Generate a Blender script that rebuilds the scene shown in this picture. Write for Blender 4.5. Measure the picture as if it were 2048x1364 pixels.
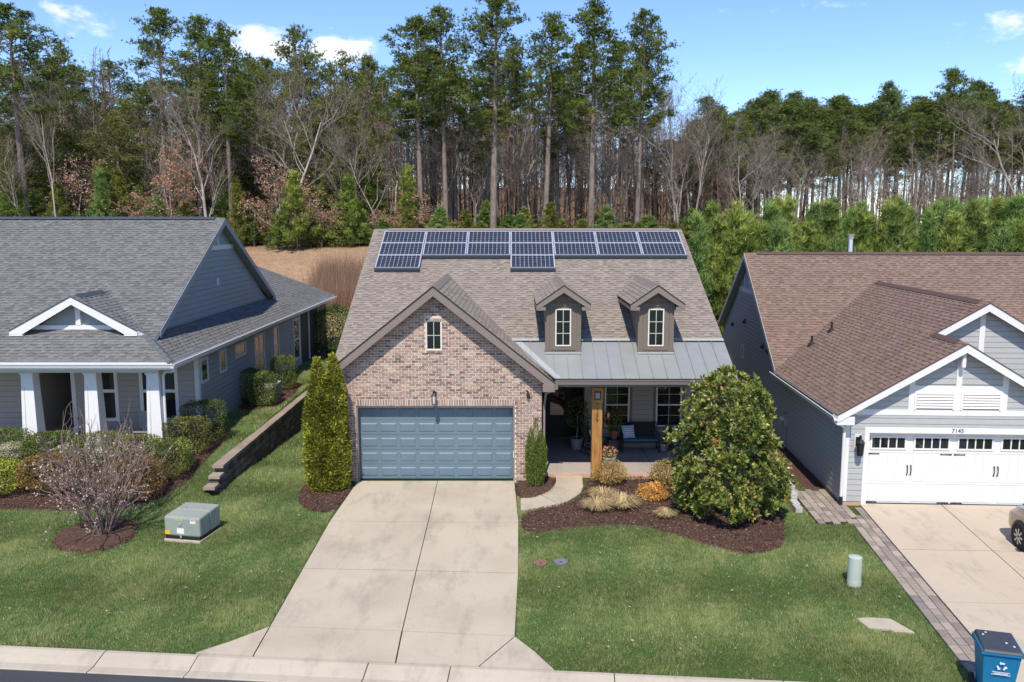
import bpy, math, random
import numpy as np
from mathutils import Vector
R = math.radians
random.seed(7); rng = np.random.default_rng(11)
for o in list(bpy.data.objects): bpy.data.objects.remove(o, do_unlink=True)
sc = bpy.context.scene
col = sc.collection

# ---------------------------------------------------------------- camera
H = 8.03
cam_d = bpy.data.cameras.new('camera'); cam_d.sensor_width = 36.0; cam_d.lens = 29.71
cam_d.clip_start = 0.1; cam_d.clip_end = 6000
cam = bpy.data.objects.new('camera', cam_d); col.objects.link(cam)
cam.location = (0, 0, H); cam.rotation_euler = (R(90 - 7.983), 0, 0)
sc.camera = cam

# ---------------------------------------------------------------- sky and sun
SUN_EL, SUN_AZ = 54.0, 8.0          # degrees; azimuth measured from straight behind the camera towards the left
w = bpy.data.worlds.new('World'); sc.world = w; w.use_nodes = True
nt = w.node_tree; nt.nodes.clear()
wo = nt.nodes.new('ShaderNodeOutputWorld'); bg = nt.nodes.new('ShaderNodeBackground')
sky = nt.nodes.new('ShaderNodeTexSky'); sky.sky_type = 'NISHITA'; sky.sun_disc = False
sky.sun_elevation = R(SUN_EL); sky.sun_rotation = R(180 + SUN_AZ)
sky.altitude = 200; sky.air_density = 0.85; sky.dust_density = 0.0; sky.ozone_density = 5.0
bg.inputs['Strength'].default_value = 0.15
def wn(t, **k):
    n = nt.nodes.new(t)
    for a, b in k.items(): setattr(n, a, b)
    return n
def wl(a, b): nt.links.new(a, b)
# fair-weather clouds: soft ragged noise thresholded around a few cloud directions, thin wisps elsewhere
tc = wn('ShaderNodeTexCoord')
def cloud(px_az, el, wa, we, soft):
    """a cloud centred at azimuth (deg from straight ahead), elevation (deg), half sizes in degrees"""
    d = (math.sin(R(px_az)) * math.cos(R(el)), math.cos(R(px_az)) * math.cos(R(el)), math.sin(R(el)))
    rt = (math.cos(R(px_az)), -math.sin(R(px_az)), 0)
    up = (-math.sin(R(px_az)) * math.sin(R(el)), -math.cos(R(px_az)) * math.sin(R(el)), math.cos(R(el)))
    dots = []
    for v, s in ((rt, wa), (up, we)):
        n = wn('ShaderNodeVectorMath', operation='DOT_PRODUCT'); wl(tc.outputs['Generated'], n.inputs[0]); n.inputs[1].default_value = v
        m = wn('ShaderNodeMath', operation='DIVIDE'); wl(n.outputs['Value'], m.inputs[0]); m.inputs[1].default_value = math.sin(R(s))
        q = wn('ShaderNodeMath', operation='POWER'); ab = wn('ShaderNodeMath', operation='ABSOLUTE'); wl(m.outputs[0], ab.inputs[0])
        wl(ab.outputs[0], q.inputs[0]); q.inputs[1].default_value = 2.0; dots.append(q.outputs[0])
    f = wn('ShaderNodeVectorMath', operation='DOT_PRODUCT'); wl(tc.outputs['Generated'], f.inputs[0]); f.inputs[1].default_value = d
    fr = wn('ShaderNodeMath', operation='GREATER_THAN'); wl(f.outputs['Value'], fr.inputs[0]); fr.inputs[1].default_value = 0.0
    a = wn('ShaderNodeMath', operation='ADD'); wl(dots[0], a.inputs[0]); wl(dots[1], a.inputs[1])
    s = wn('ShaderNodeMath', operation='SUBTRACT'); s.inputs[0].default_value = 1.0; wl(a.outputs[0], s.inputs[1])
    m = wn('ShaderNodeMath', operation='MULTIPLY'); wl(s.outputs[0], m.inputs[0]); m.inputs[1].default_value = soft
    g = wn('ShaderNodeMath', operation='MAXIMUM'); wl(m.outputs[0], g.inputs[0]); g.inputs[1].default_value = -3
    h = wn('ShaderNodeMath', operation='MULTIPLY'); wl(g.outputs[0], h.inputs[0]); wl(fr.outputs[0], h.inputs[1])
    k = wn('ShaderNodeMath', operation='SUBTRACT'); wl(h.outputs[0], k.inputs[0])
    k2 = wn('ShaderNodeMath', operation='SUBTRACT'); k2.inputs[0].default_value = 1.0; wl(fr.outputs[0], k2.inputs[1])
    k3 = wn('ShaderNodeMath', operation='MULTIPLY'); wl(k2.outputs[0], k3.inputs[0]); k3.inputs[1].default_value = 3
    wl(k3.outputs[0], k.inputs[1])
    return k.outputs[0]
mp = wn('ShaderNodeMapping'); wl(tc.outputs['Generated'], mp.inputs[0]); mp.inputs['Scale'].default_value = (1, 1, 2.2)
nz = wn('ShaderNodeTexNoise'); wl(mp.outputs[0], nz.inputs['Vector']); nz.inputs['Scale'].default_value = 15; nz.inputs['Detail'].default_value = 9; nz.inputs['Roughness'].default_value = 0.62
acc = None
CL = [(-26.6, 11.8, 3.0, 1.2, .5), (-16.2, 11.0, 2.6, 1.5, 1.2), (-11.0, 10.9, 2.4, 1.4, 1.1), (29.0, 10.9, 4.0, .8, .45), (31.5, 9.0, 3.5, 1.0, .5),
      (4.6, 14.8, .6, .4, .3), (-25.6, 14.2, 1.0, .6, .3), (-33, 12.6, 3.5, 2.0, .9), (16, 13.0, 5, .45, .25),
      (75, 13, 10, 4, 1), (120, 18, 14, 5, 1), (-80, 15, 10, 4, 1), (-130, 22, 14, 6, 1), (170, 16, 12, 5, 1), (40, 35, 12, 5, .6), (-50, 40, 12, 4, .6)]
for c in CL:
    o_ = cloud(*c)
    if acc is None: acc = o_
    else:
        mx = wn('ShaderNodeMath', operation='MAXIMUM'); wl(acc, mx.inputs[0]); wl(o_, mx.inputs[1]); acc = mx.outputs[0]
sb = wn('ShaderNodeMath', operation='SUBTRACT'); wl(nz.outputs['Fac'], sb.inputs[0]); sb.inputs[1].default_value = 0.55
s3 = wn('ShaderNodeMath', operation='MULTIPLY_ADD'); wl(sb.outputs[0], s3.inputs[0]); s3.inputs[1].default_value = 4.5; wl(acc, s3.inputs[2])
mr = wn('ShaderNodeMapRange'); mr.interpolation_type = 'SMOOTHSTEP'; wl(s3.outputs[0], mr.inputs['Value'])
mr.inputs['From Min'].default_value = 0.0; mr.inputs['From Max'].default_value = 1.1; mr.inputs['To Max'].default_value = 0.93
hs_ = wn('ShaderNodeHueSaturation'); wl(sky.outputs[0], hs_.inputs['Color']); hs_.inputs['Hue'].default_value = 0.508; hs_.inputs['Saturation'].default_value = 1.06; hs_.inputs['Value'].default_value = 0.88
mix = wn('ShaderNodeMixRGB'); wl(mr.outputs[0], mix.inputs['Fac']); wl(hs_.outputs[0], mix.inputs['Color1']); mix.inputs['Color2'].default_value = (4.6, 4.7, 4.85, 1)
wl(mix.outputs[0], bg.inputs['Color']); wl(bg.outputs[0], wo.inputs['Surface'])

sun_d = bpy.data.lights.new('sun', 'SUN'); sun_d.energy = 3.0; sun_d.angle = R(0.55); sun_d.color = (1.0, 0.945, 0.84)
sun = bpy.data.objects.new('sun', sun_d); col.objects.link(sun)
sdir = Vector((-math.sin(R(SUN_AZ)) * math.cos(R(SUN_EL)), -math.cos(R(SUN_AZ)) * math.cos(R(SUN_EL)), math.sin(R(SUN_EL))))
sun.rotation_euler = sdir.to_track_quat('Z', 'Y').to_euler(); sun.location = sdir * 60
sc.view_settings.view_transform = 'Standard'; sc.view_settings.look = 'None'
sc.view_settings.exposure = 0.84; sc.view_settings.gamma = 1.0; sc.view_settings.use_curve_mapping = False
sc.render.engine = 'CYCLES'

# ---------------------------------------------------------------- materials
def mat(name, c=(.5, .5, .5), rough=.8, var=.12, vscale=6., bump=0., bscale=60., metal=0., src=None, spec=.3, tint=None, tscale=1.2, tamt=.5, alpha=None, sss=None, stretch=None, coat=0.):
    """src: None = colour c, 'attr' = mesh colour 'Col' * c, 'obj' = object colour * c. var: fine mottling; tint: second colour patches"""
    m = bpy.data.materials.new(name); m.use_nodes = True
    n = m.node_tree.nodes; l = m.node_tree.links; b = n['Principled BSDF']
    def N(t): return n.new(t)
    if src == 'attr':
        a = N('ShaderNodeAttribute'); a.attribute_name = 'Col'; base = a.outputs['Color']
    elif src == 'obj':
        a = N('ShaderNodeObjectInfo'); base = a.outputs['Color']
    else:
        a = N('ShaderNodeRGB'); a.outputs[0].default_value = (*c, 1); base = a.outputs[0]
    if src:
        q = N('ShaderNodeMixRGB'); q.blend_type = 'MULTIPLY'; q.inputs[0].default_value = 1; l.new(base, q.inputs[1]); q.inputs[2].default_value = (*c, 1); base = q.outputs[0]
    g = N('ShaderNodeNewGeometry'); pos = g.outputs['Position']
    if stretch:
        mpp = N('ShaderNodeMapping'); mpp.inputs['Scale'].default_value = stretch; l.new(pos, mpp.inputs[0]); pos = mpp.outputs[0]
    if tint:
        z = N('ShaderNodeTexNoise'); z.inputs['Scale'].default_value = tscale; z.inputs['Detail'].default_value = 5; l.new(pos, z.inputs['Vector'])
        r = N('ShaderNodeMapRange'); r.inputs['From Min'].default_value = .42; r.inputs['From Max'].default_value = .68; r.inputs['To Max'].default_value = tamt; l.new(z.outputs['Fac'], r.inputs['Value'])
        q = N('ShaderNodeMixRGB'); l.new(r.outputs[0], q.inputs[0]); l.new(base, q.inputs[1]); q.inputs[2].default_value = (*tint, 1); base = q.outputs[0]
    if var:
        z = N('ShaderNodeTexNoise'); z.inputs['Scale'].default_value = vscale; z.inputs['Detail'].default_value = 6; z.inputs['Roughness'].default_value = .65; l.new(pos, z.inputs['Vector'])
        r = N('ShaderNodeMapRange'); r.inputs['From Min'].default_value = .25; r.inputs['From Max'].default_value = .75
        r.inputs['To Min'].default_value = 1 - var; r.inputs['To Max'].default_value = 1 + var; l.new(z.outputs['Fac'], r.inputs['Value'])
        q = N('ShaderNodeVectorMath'); q.operation = 'SCALE'; l.new(base, q.inputs[0]); l.new(r.outputs[0], q.inputs['Scale']); base = q.outputs[0]
    l.new(base, b.inputs['Base Color'])
    b.inputs['Roughness'].default_value = rough; b.inputs['Metallic'].default_value = metal
    b.inputs['Specular IOR Level'].default_value = spec
    if coat: b.inputs['Coat Weight'].default_value = coat; b.inputs['Coat Roughness'].default_value = .08
    if bump:
        z = N('ShaderNodeTexNoise'); z.inputs['Scale'].default_value = bscale; z.inputs['Detail'].default_value = 4; l.new(pos, z.inputs['Vector'])
        bp = N('ShaderNodeBump'); bp.inputs['Strength'].default_value = bump; bp.inputs['Distance'].default_value = .02; l.new(z.outputs['Fac'], bp.inputs['Height']); l.new(bp.outputs[0], b.inputs['Normal'])
    if sss:   # thin leaves let light through
        t = N('ShaderNodeBsdfTranslucent'); l.new(base, t.inputs['Color']); ms = N('ShaderNodeMixShader'); ms.inputs[0].default_value = sss
        l.new(b.outputs[0], ms.inputs[1]); l.new(t.outputs[0], ms.inputs[2]); l.new(ms.outputs[0], n['Material Output'].inputs['Surface'])
    return m

# ---------------------------------------------------------------- mesh helpers
ORG = {}          # world origin that a thing's part vertices are written against
class MB:
    def __init__(s): s.v = []; s.f = []; s.c = []
    def add(s, vs, fs, c=None):
        b = len(s.v); s.v.extend(vs); s.f.extend([tuple(i + b for i in f) for f in fs])
        if c is not None: s.c.extend([c] * len(fs))
        return s
    def box(s, x0, x1, y0, y1, z0, z1, c=None):
        return s.add([(x0, y0, z0), (x1, y0, z0), (x1, y1, z0), (x0, y1, z0), (x0, y0, z1), (x1, y0, z1), (x1, y1, z1), (x0, y1, z1)],
                     [(0, 3, 2, 1), (4, 5, 6, 7), (0, 1, 5, 4), (1, 2, 6, 5), (2, 3, 7, 6), (3, 0, 4, 7)], c)
    def prism(s, base, d, c=None):
        """base: list of 3-D points (planar polygon), d: extrusion vector"""
        n = len(base); top = [tuple(p[i] + d[i] for i in range(3)) for p in base]
        return s.add(list(base) + top, [tuple(range(n - 1, -1, -1)), tuple(range(n, 2 * n))] + [(i, (i + 1) % n, n + (i + 1) % n, n + i) for i in range(n)], c)
    def hexa(s, p, c=None):
        return s.add(p, [(0, 3, 2, 1), (4, 5, 6, 7), (0, 1, 5, 4), (1, 2, 6, 5), (2, 3, 7, 6), (3, 0, 4, 7)], c)
    def tube(s, pts, rad, n=8, c=None, cap=True):
        pts = [Vector(p) for p in pts]; k = len(pts)
        if not hasattr(rad, '__len__'): rad = [rad] * k
        vs = []; fs = []
        t0 = (pts[1] - pts[0]).normalized(); a = Vector((0, 0, 1)) if abs(t0.z) < .9 else Vector((1, 0, 0)); u = t0.cross(a).normalized()
        for i, p in enumerate(pts):
            t = ((pts[min(i + 1, k - 1)] - pts[max(i - 1, 0)])).normalized(); u = (u - t * u.dot(t)).normalized(); w_ = t.cross(u)
            for j in range(n):
                an = 2 * math.pi * j / n; vs.append(tuple(p + (u * math.cos(an) + w_ * math.sin(an)) * rad[i]))
        for i in range(k - 1):
            for j in range(n): fs.append((i * n + j, i * n + (j + 1) % n, (i + 1) * n + (j + 1) % n, (i + 1) * n + j))
        if cap: fs.append(tuple(range(n - 1, -1, -1))); fs.append(tuple((k - 1) * n + j for j in range(n)))
        return s.add(vs, fs, c)
    def lathe(s, prof, cx=0, cy=0, n=16, c=None):
        """prof: list of (radius, z)"""
        vs = []; fs = []; k = len(prof)
        for r, z in prof:
            for j in range(n):
                an = 2 * math.pi * j / n; vs.append((cx + r * math.cos(an), cy + r * math.sin(an), z))
        for i in range(k - 1):
            for j in range(n): fs.append((i * n + j, i * n + (j + 1) % n, (i + 1) * n + (j + 1) % n, (i + 1) * n + j))
        fs.append(tuple(range(n - 1, -1, -1))); fs.append(tuple((k - 1) * n + j for j in range(n)))
        return s.add(vs, fs, c)
    def mesh(s, name, org=(0, 0, 0), smooth=False):
        me = bpy.data.meshes.new(name)
        v = np.array(s.v, float) - np.array(org)
        me.from_pydata([tuple(p) for p in v], [], s.f)
        if s.c:
            at = me.color_attributes.new('Col', 'FLOAT_COLOR', 'CORNER'); a = np.ones((len(me.loops), 4), np.float32)
            i = 0
            for f, c in zip(s.f, s.c): a[i:i + len(f), :3] = c; i += len(f)
            at.data.foreach_set('color', a.ravel())
        if smooth: me.polygons.foreach_set('use_smooth', [True] * len(me.polygons))
        return me
def bevel(o, wd=.01, seg=2):
    m = o.modifiers.new('bevel', 'BEVEL'); m.width = wd; m.segments = seg; m.limit_method = 'ANGLE'; m.angle_limit = R(35); return o
def link(name, me, m, parent=None, kind=None):
    if m is not None and not me.materials: me.materials.append(m)
    o = bpy.data.objects.new(name, me); col.objects.link(o)
    if parent is not None: o.parent = parent; ORG[o] = ORG.get(parent, Vector((0, 0, 0)))
    if kind: o['kind'] = kind
    return o
def part(name, mb, m, parent, bev=0, smooth=False, kind=None, color=None):
    me = mb.mesh(name, ORG.get(parent, (0, 0, 0)), smooth)
    o = link(name, me, m, parent, kind)
    if bev: bevel(o, bev)
    if color: o.color = (*color, 1)
    return o
def tag(o, label, cat, group=None):
    o['label'] = label; o['category'] = cat
    if group: o['group'] = group
    return o
def thing(name, label, cat, loc=(0, 0, 0), rz=0, group=None, world=False):
    """an Empty at the thing's base; world=True: its parts are written in world coordinates"""
    o = bpy.data.objects.new(name, None); col.objects.link(o); o.location = loc; o.rotation_euler = (0, 0, rz); o.empty_display_size = .3
    ORG[o] = Vector(loc) if world else Vector((0, 0, 0))
    return tag(o, label, cat, group)
def solo(name, mb, m, label, cat, loc=(0, 0, 0), rz=0, group=None, bev=0, smooth=False):
    o = link(name, mb.mesh(name, (0, 0, 0), smooth), m); o.location = loc; o.rotation_euler = (0, 0, rz)
    if bev: bevel(o, bev)
    return tag(o, label, cat, group)
def struct(name, mb, m, parent=None, kind='structure', smooth=False):
    o = link(name, mb.mesh(name, (0, 0, 0), smooth), m, parent)
    if parent is None: o['kind'] = kind
    return o
def dup(root, loc, rz=0., sc_=1., label=None, group=None):
    r = root.copy(); col.objects.link(r); r.location = loc; r.rotation_euler = (0, 0, rz)
    r.scale = (sc_, sc_, sc_) if not hasattr(sc_, '__len__') else sc_
    if label: r['label'] = label
    if group: r['group'] = group
    for ch in root.children:
        c = ch.copy(); col.objects.link(c); c.parent = r
        for g in ch.children:
            d = g.copy(); col.objects.link(d); d.parent = c
    return r
def clip(poly, half):
    """clip 2-D polygon by half planes (a,b,c): keep a*x+b*y<=c"""
    for a, b, c in half:
        out = []
        for i in range(len(poly)):
            p = poly[i]; q = poly[(i + 1) % len(poly)]; dp = a * p[0] + b * p[1] - c; dq = a * q[0] + b * q[1] - c
            if dp <= 1e-9: out.append(p)
            if (dp < -1e-9 and dq > 1e-9) or (dp > 1e-9 and dq < -1e-9):
                t = dp / (dp - dq); out.append((p[0] + (q[0] - p[0]) * t, p[1] + (q[1] - p[1]) * t))
        poly = out
        if len(poly) < 3: return []
    return poly
def halves(poly):
    """half planes of a convex polygon given counter-clockwise or clockwise"""
    ar = sum(poly[i][0] * poly[(i + 1) % len(poly)][1] - poly[(i + 1) % len(poly)][0] * poly[i][1] for i in range(len(poly)))
    P = poly if ar > 0 else poly[::-1]; h = []
    for i in range(len(P)):
        (x0, y0), (x1, y1) = P[i], P[(i + 1) % len(P)]; a, b = (y1 - y0), -(x1 - x0); n = math.hypot(a, b) or 1
        h.append((a / n, b / n, (a * x0 + b * y0) / n))
    return h
def area(p): return abs(sum(p[i][0] * p[(i + 1) % len(p)][1] - p[(i + 1) % len(p)][0] * p[i][1] for i in range(len(p)))) / 2
def jit(c, a=.1):
    k = 1 + random.uniform(-a, a); return tuple(max(0, q * k) for q in c)

def shingles(mb, O, U, V, poly, cols, expo=.145, seed=0, thick=.02):
    """laminated shingles over a sloping plane: O origin, U along the courses, V up the slope; poly: convex (u,v) outline"""
    rd = random.Random(seed); O, U, V = Vector(O), Vector(U).normalized(), Vector(V).normalized(); Nn = U.cross(V).normalized()
    if Nn.z < 0: Nn = -Nn
    hs = halves(poly); v0 = min(p[1] for p in poly); v1 = max(p[1] for p in poly); u0 = min(p[0] for p in poly); u1 = max(p[0] for p in poly)
    def P(u, v, h): return tuple(O + U * u + V * v + Nn * h)
    k = 0; v = v0 - .02
    while v < v1:
        u = u0 - rd.uniform(0, .3); hi = False
        while u < u1:
            wd = rd.uniform(.10, .21) if hi else rd.uniform(.11, .30)
            t = thick * (1.0 if hi else .55) + rd.uniform(0, .003)
            kk = rd.uniform(.95, 1.05) * (.98 if not hi else 1.03); c = tuple(q * kk for q in rd.choice(cols))
            rect = [(u, v), (u + wd, v), (u + wd, v + expo), (u, v + expo)]
            pl = clip(rect, hs)
            if pl:
                top = [P(a, b, t * (1 - .75 * (b - v) / expo)) for a, b in pl]
                base = [P(a, b, -.004) for a, b in pl]; n = len(pl)
                fs = [tuple(range(n))] + [(n + i, n + (i + 1) % n, (i + 1) % n, i) for i in range(n) if not (abs(pl[i][1] - v - expo) < 1e-6 and abs(pl[(i + 1) % n][1] - v - expo) < 1e-6)]
                mb.add(top + base, fs, c)
                if not hi and wd > .12 and abs(area(pl) - wd * expo) < 1e-6:      # dark granule band that laminated shingles carry above their cut-outs
                    vb = v + expo * .66; hb = t * (1 - .75 * .66) + .0015; he = t * .25 + .0015
                    mb.add([P(u + .004, vb, hb), P(u + wd - .004, vb, hb), P(u + wd - .004, v + expo, he), P(u + .004, v + expo, he)], [(0, 1, 2, 3)], tuple(q * .72 for q in c))
            u += wd; hi = not hi
        v += expo; k += 1
def slab(mb, O, U, V, poly, th, c=None):
    """flat deck under the shingles, thickness th below the plane"""
    O, U, V = Vector(O), Vector(U).normalized(), Vector(V).normalized(); Nn = U.cross(V).normalized()
    if Nn.z < 0: Nn = -Nn
    ar = sum(poly[i][0] * poly[(i + 1) % len(poly)][1] - poly[(i + 1) % len(poly)][0] * poly[i][1] for i in range(len(poly)))
    mb.prism([tuple(O + U * a + V * b - Nn * (th + .004)) for a, b in poly], tuple(Nn * th), c)
# ---------------------------------------------------------------- material library
M = {}
M['sh_main'] = mat('shingle_taupe', (1, 1, 1), .95, .10, 30, .35, 160, src='attr', spec=.15)
M['sh_left'] = mat('shingle_grey', (1, 1, 1), .95, .10, 30, .35, 160, src='attr', spec=.15)
M['sh_right'] = mat('shingle_brown', (1, 1, 1), .95, .10, 30, .35, 160, src='attr', spec=.15)
C_MAIN = [(.265, .222, .186), (.250, .209, .174), (.28, .236, .199), (.225, .188, .156)]
C_LEFT = [(.168, .164, .158), (.156, .152, .147), (.180, .176, .170), (.136, .132, .127)]
C_RIGHT = [(.212, .142, .112), (.200, .133, .104), (.228, .154, .122), (.180, .118, .092)]
M['brick_o'] = mat('brick', (1, 1, 1), .92, .28, 26, .5, 90, src='obj', spec=.2, tint=(.46, .38, .33), tscale=7, tamt=.35)
M['brick_a'] = mat('brick_small', (1, 1, 1), .92, .28, 26, .5, 90, src='attr', spec=.2, tint=(.46, .38, .33), tscale=7, tamt=.35)
M['mortar'] = mat('mortar', (.70, .59, .49), .95, .10, 20, .4, 120)
M['taupe'] = mat('taupe_trim', (.215, .170, .143), .6, .04, 5)
M['dormer'] = mat('taupe_dormer', (.165, .132, .102), .6, .05, 5)
M['cream'] = mat('cream_frame', (.68, .62, .53), .5, .03, 5)
M['glass'] = mat('window_glass', (.012, .016, .016), .03, 0, spec=.9)
M['muntin'] = mat('muntin', (.42, .46, .33), .5, .03, 5)
M['door'] = mat('garage_door_blue', (.125, .180, .215), .45, .07, 3, spec=.35, tint=(.145, .20, .235), tscale=.8, tamt=.35)
M['metal'] = mat('metal_roof', (.335, .335, .315), .45, .06, 2.0, metal=.35, spec=.5, tint=(.29, .295, .275), tscale=2.5, tamt=.4)
M['flash'] = mat('flashing', (.34, .35, .34), .6, .06, 4, metal=.0)
M['black'] = mat('black_metal', (.018, .018, .02), .45, .1, 9)
M['dark'] = mat('dark_bronze', (.03, .026, .022), .5, .1, 9)
M['soffit'] = mat('soffit_taupe', (.20, .165, .14), .7, .04, 5)
M['porch_side'] = mat('porch_siding', (.33, .285, .245), .7, .06, 9)
M['entry_shade'] = mat('entry_siding_painted_shade', (.045, .04, .037), .8, .1, 9)  # near-black siding: the shade of the recessed entry is put into the colour
M['gutter'] = mat('gutter_bronze', (.26, .22, .19), .45, .06, 6)
M['white'] = mat('white_paint', (.70, .675, .64), .55, .03, 3)
M['white_l'] = mat('white_paint_soft', (.62, .61, .59), .55, .04, 3)
M['louver'] = mat('louver_white', (.74, .71, .64), .5, .03, 3)
M['side_left'] = mat('siding_grey_blue', (.285, .305, .30), .65, .05, 4, .1, 40, stretch=(.3, .3, 1))
M['side_lfront'] = mat('siding_greige', (.35, .315, .28), .65, .05, 4)
M['side_right'] = mat('siding_light_grey', (.395, .39, .375), .65, .05, 4, .1, 40)
M['concrete'] = None
M['glasslit'] = mat('lantern_glass', (.55, .52, .45), .15, 0, spec=.6)
M['pv_frame'] = mat('panel_aluminium', (.72, .73, .75), .35, .03, 5, metal=.6)
M['pv_back'] = mat('panel_backsheet', (.42, .43, .45), .35, .03, 5, spec=.3, coat=.2)
M['pv_cell'] = mat('solar_cell', (1, 1, 1), .25, .10, 3, src='attr', spec=.3, coat=.25)
M['pv_skirt'] = mat('panel_skirt', (.055, .066, .075), .55, .1, 14)
def wood_mat(name, a, b, stretch, sc_):
    m = mat(name, a, .55, .22, sc_, .15, 50, tint=b, tscale=sc_ * .6, tamt=.75, stretch=stretch); return m
M['post'] = wood_mat('stained_post', (.42, .21, .065), (.20, .085, .025), (9, 9, .9), 3.5)
M['wicker'] = mat('dark_wicker', (.035, .026, .022), .7, .3, 40)
M['blue_c'] = mat('blue_cushion', (.07, .15, .20), .9, .12, 8)
M['pillow'] = None
M['terracotta'] = mat('terracotta', (.30, .105, .06), .85, .15, 9)
M['pot_grey'] = mat('grey_pot', (.33, .32, .30), .8, .15, 7)
M['pot_white'] = mat('white_pot', (.55, .52, .46), .75, .12, 7)
M['soil'] = mat('soil', (.03, .022, .016), 1, .3, 30)
def leafm(name, rough=.5, sss=.25, spec=.2, k=(1.75, 1.6, 1.5)): return mat(name, k, rough, 0, src='attr', spec=spec, sss=sss)
M['leaf'] = leafm('foliage'); M['leaf_gloss'] = leafm('glossy_leaf', .40, .18, .4); M['needle'] = leafm('needles', .7, .38, .1, (1.80, 1.80, 1.55))
M['dry'] = leafm('dry_leaves', .8, .3, .1, (1.05, 1.0, .97))
M['bark_pine'] = mat('pine_bark', (.23, .185, .15), .95, .35, 5, .6, 14, tint=(.12, .095, .08), tscale=1.6, tamt=.8, stretch=(3, 3, .8))
M['bark_grey'] = mat('grey_bark', (.38, .325, .27), .95, .22, 6, .3, 16, tint=(.16, .14, .12), tscale=1.5, tamt=.6, stretch=(2, 2, .6))
M['bark_twig'] = mat('twig_bark', (.185, .150, .125), .95, .25, 3)
M['grass'] = leafm('grass_blades', .6, .35, .2, (2.3, 2.05, 2.9))
M['paver'] = mat('paver_stone', (1, 1, 1), .9, .2, 14, .4, 80, src='obj', spec=.2)
M['paver_a'] = mat('paver_stone_small', (1, 1, 1), .9, .2, 14, .4, 80, src='attr', spec=.2)
M['block'] = mat('retaining_block', (1, 1, 1), .95, .22, 9, .7, 40, src='obj', spec=.15)
M['asphalt'] = mat('asphalt', (.060, .062, .066), .92, .22, 90, .6, 220, spec=.2, tint=(.085, .086, .088), tscale=.6, tamt=.5)
M['clay'] = mat('clay_stained_concrete', (.50, .31, .20), .9, .15, 5)

def concrete(name, base, dirt, amt):
    """broom-finished concrete: broad blotches, dark tyre grime patches, fine speckle"""
    m = mat(name, base, .88, .06, 40, .2, 160, spec=.22, tint=dirt, tscale=.55, tamt=amt)
    n = m.node_tree.nodes; l = m.node_tree.links; b = n['Principled BSDF']; src = b.inputs['Base Color'].links[0].from_socket
    g = n.new('ShaderNodeNewGeometry'); mp_ = n.new('ShaderNodeMapping'); mp_.inputs['Scale'].default_value = (1.5, .55, 1); l.new(g.outputs['Position'], mp_.inputs[0])
    z = n.new('ShaderNodeTexNoise'); z.inputs['Scale'].default_value = 1.1; z.inputs['Detail'].default_value = 8; z.inputs['Roughness'].default_value = .7; l.new(mp_.outputs[0], z.inputs['Vector'])
    r = n.new('ShaderNodeMapRange'); r.inputs['From Min'].default_value = .51; r.inputs['From Max'].default_value = .72; r.inputs['To Max'].default_value = .50; l.new(z.outputs['Fac'], r.inputs['Value'])
    q = n.new('ShaderNodeMixRGB'); l.new(r.outputs[0], q.inputs[0]); l.new(src, q.inputs[1]); q.inputs[2].default_value = (.20, .175, .15, 1)
    z2 = n.new('ShaderNodeTexNoise'); z2.inputs['Scale'].default_value = 3.2; z2.inputs['Detail'].default_value = 9; z2.inputs['Roughness'].default_value = .75; l.new(g.outputs['Position'], z2.inputs['Vector'])
    r2 = n.new('ShaderNodeMapRange'); r2.inputs['From Min'].default_value = .54; r2.inputs['From Max'].default_value = .78; r2.inputs['To Max'].default_value = .36; l.new(z2.outputs['Fac'], r2.inputs['Value'])
    q2 = n.new('ShaderNodeMixRGB'); l.new(r2.outputs[0], q2.inputs[0]); l.new(q.outputs[0], q2.inputs[1]); q2.inputs[2].default_value = (.26, .235, .205, 1)
    l.new(q2.outputs[0], b.inputs['Base Color']); return m
M['concrete'] = concrete('concrete_drive', (.475, .40, .30), (.395, .325, .24), .8)
M['kerb'] = concrete('concrete_kerb', (.465, .40, .31), (.395, .335, .26), .6)
M['conc_right'] = concrete('concrete_warm', (.50, .41, .31), (.455, .37, .28), .6)
M['porch'] = concrete('concrete_porch', (.40, .345, .30), (.34, .29, .25), .6)
def stripe_mat():
    m = mat('striped_fabric', (.62, .66, .70), .9, .04, 10); n = m.node_tree.nodes; l = m.node_tree.links; b = n['Principled BSDF']
    src = b.inputs['Base Color'].links[0].from_socket
    t = n.new('ShaderNodeTexCoord'); s = n.new('ShaderNodeSeparateXYZ'); l.new(t.outputs['Object'], s.inputs[0])
    mu = n.new('ShaderNodeMath'); mu.operation = 'MULTIPLY'; l.new(s.outputs['Z'], mu.inputs[0]); mu.inputs[1].default_value = 13
    fr = n.new('ShaderNodeMath'); fr.operation = 'FRACT'; l.new(mu.outputs[0], fr.inputs[0])
    gt = n.new('ShaderNodeMath'); gt.operation = 'GREATER_THAN'; l.new(fr.outputs[0], gt.inputs[0]); gt.inputs[1].default_value = .68
    q = n.new('ShaderNodeMixRGB'); l.new(gt.outputs[0], q.inputs[0]); l.new(src, q.inputs[1]); q.inputs[2].default_value = (.16, .24, .32, 1); l.new(q.outputs[0], b.inputs['Base Color'])
    return m
M['pillow'] = stripe_mat()

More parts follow.
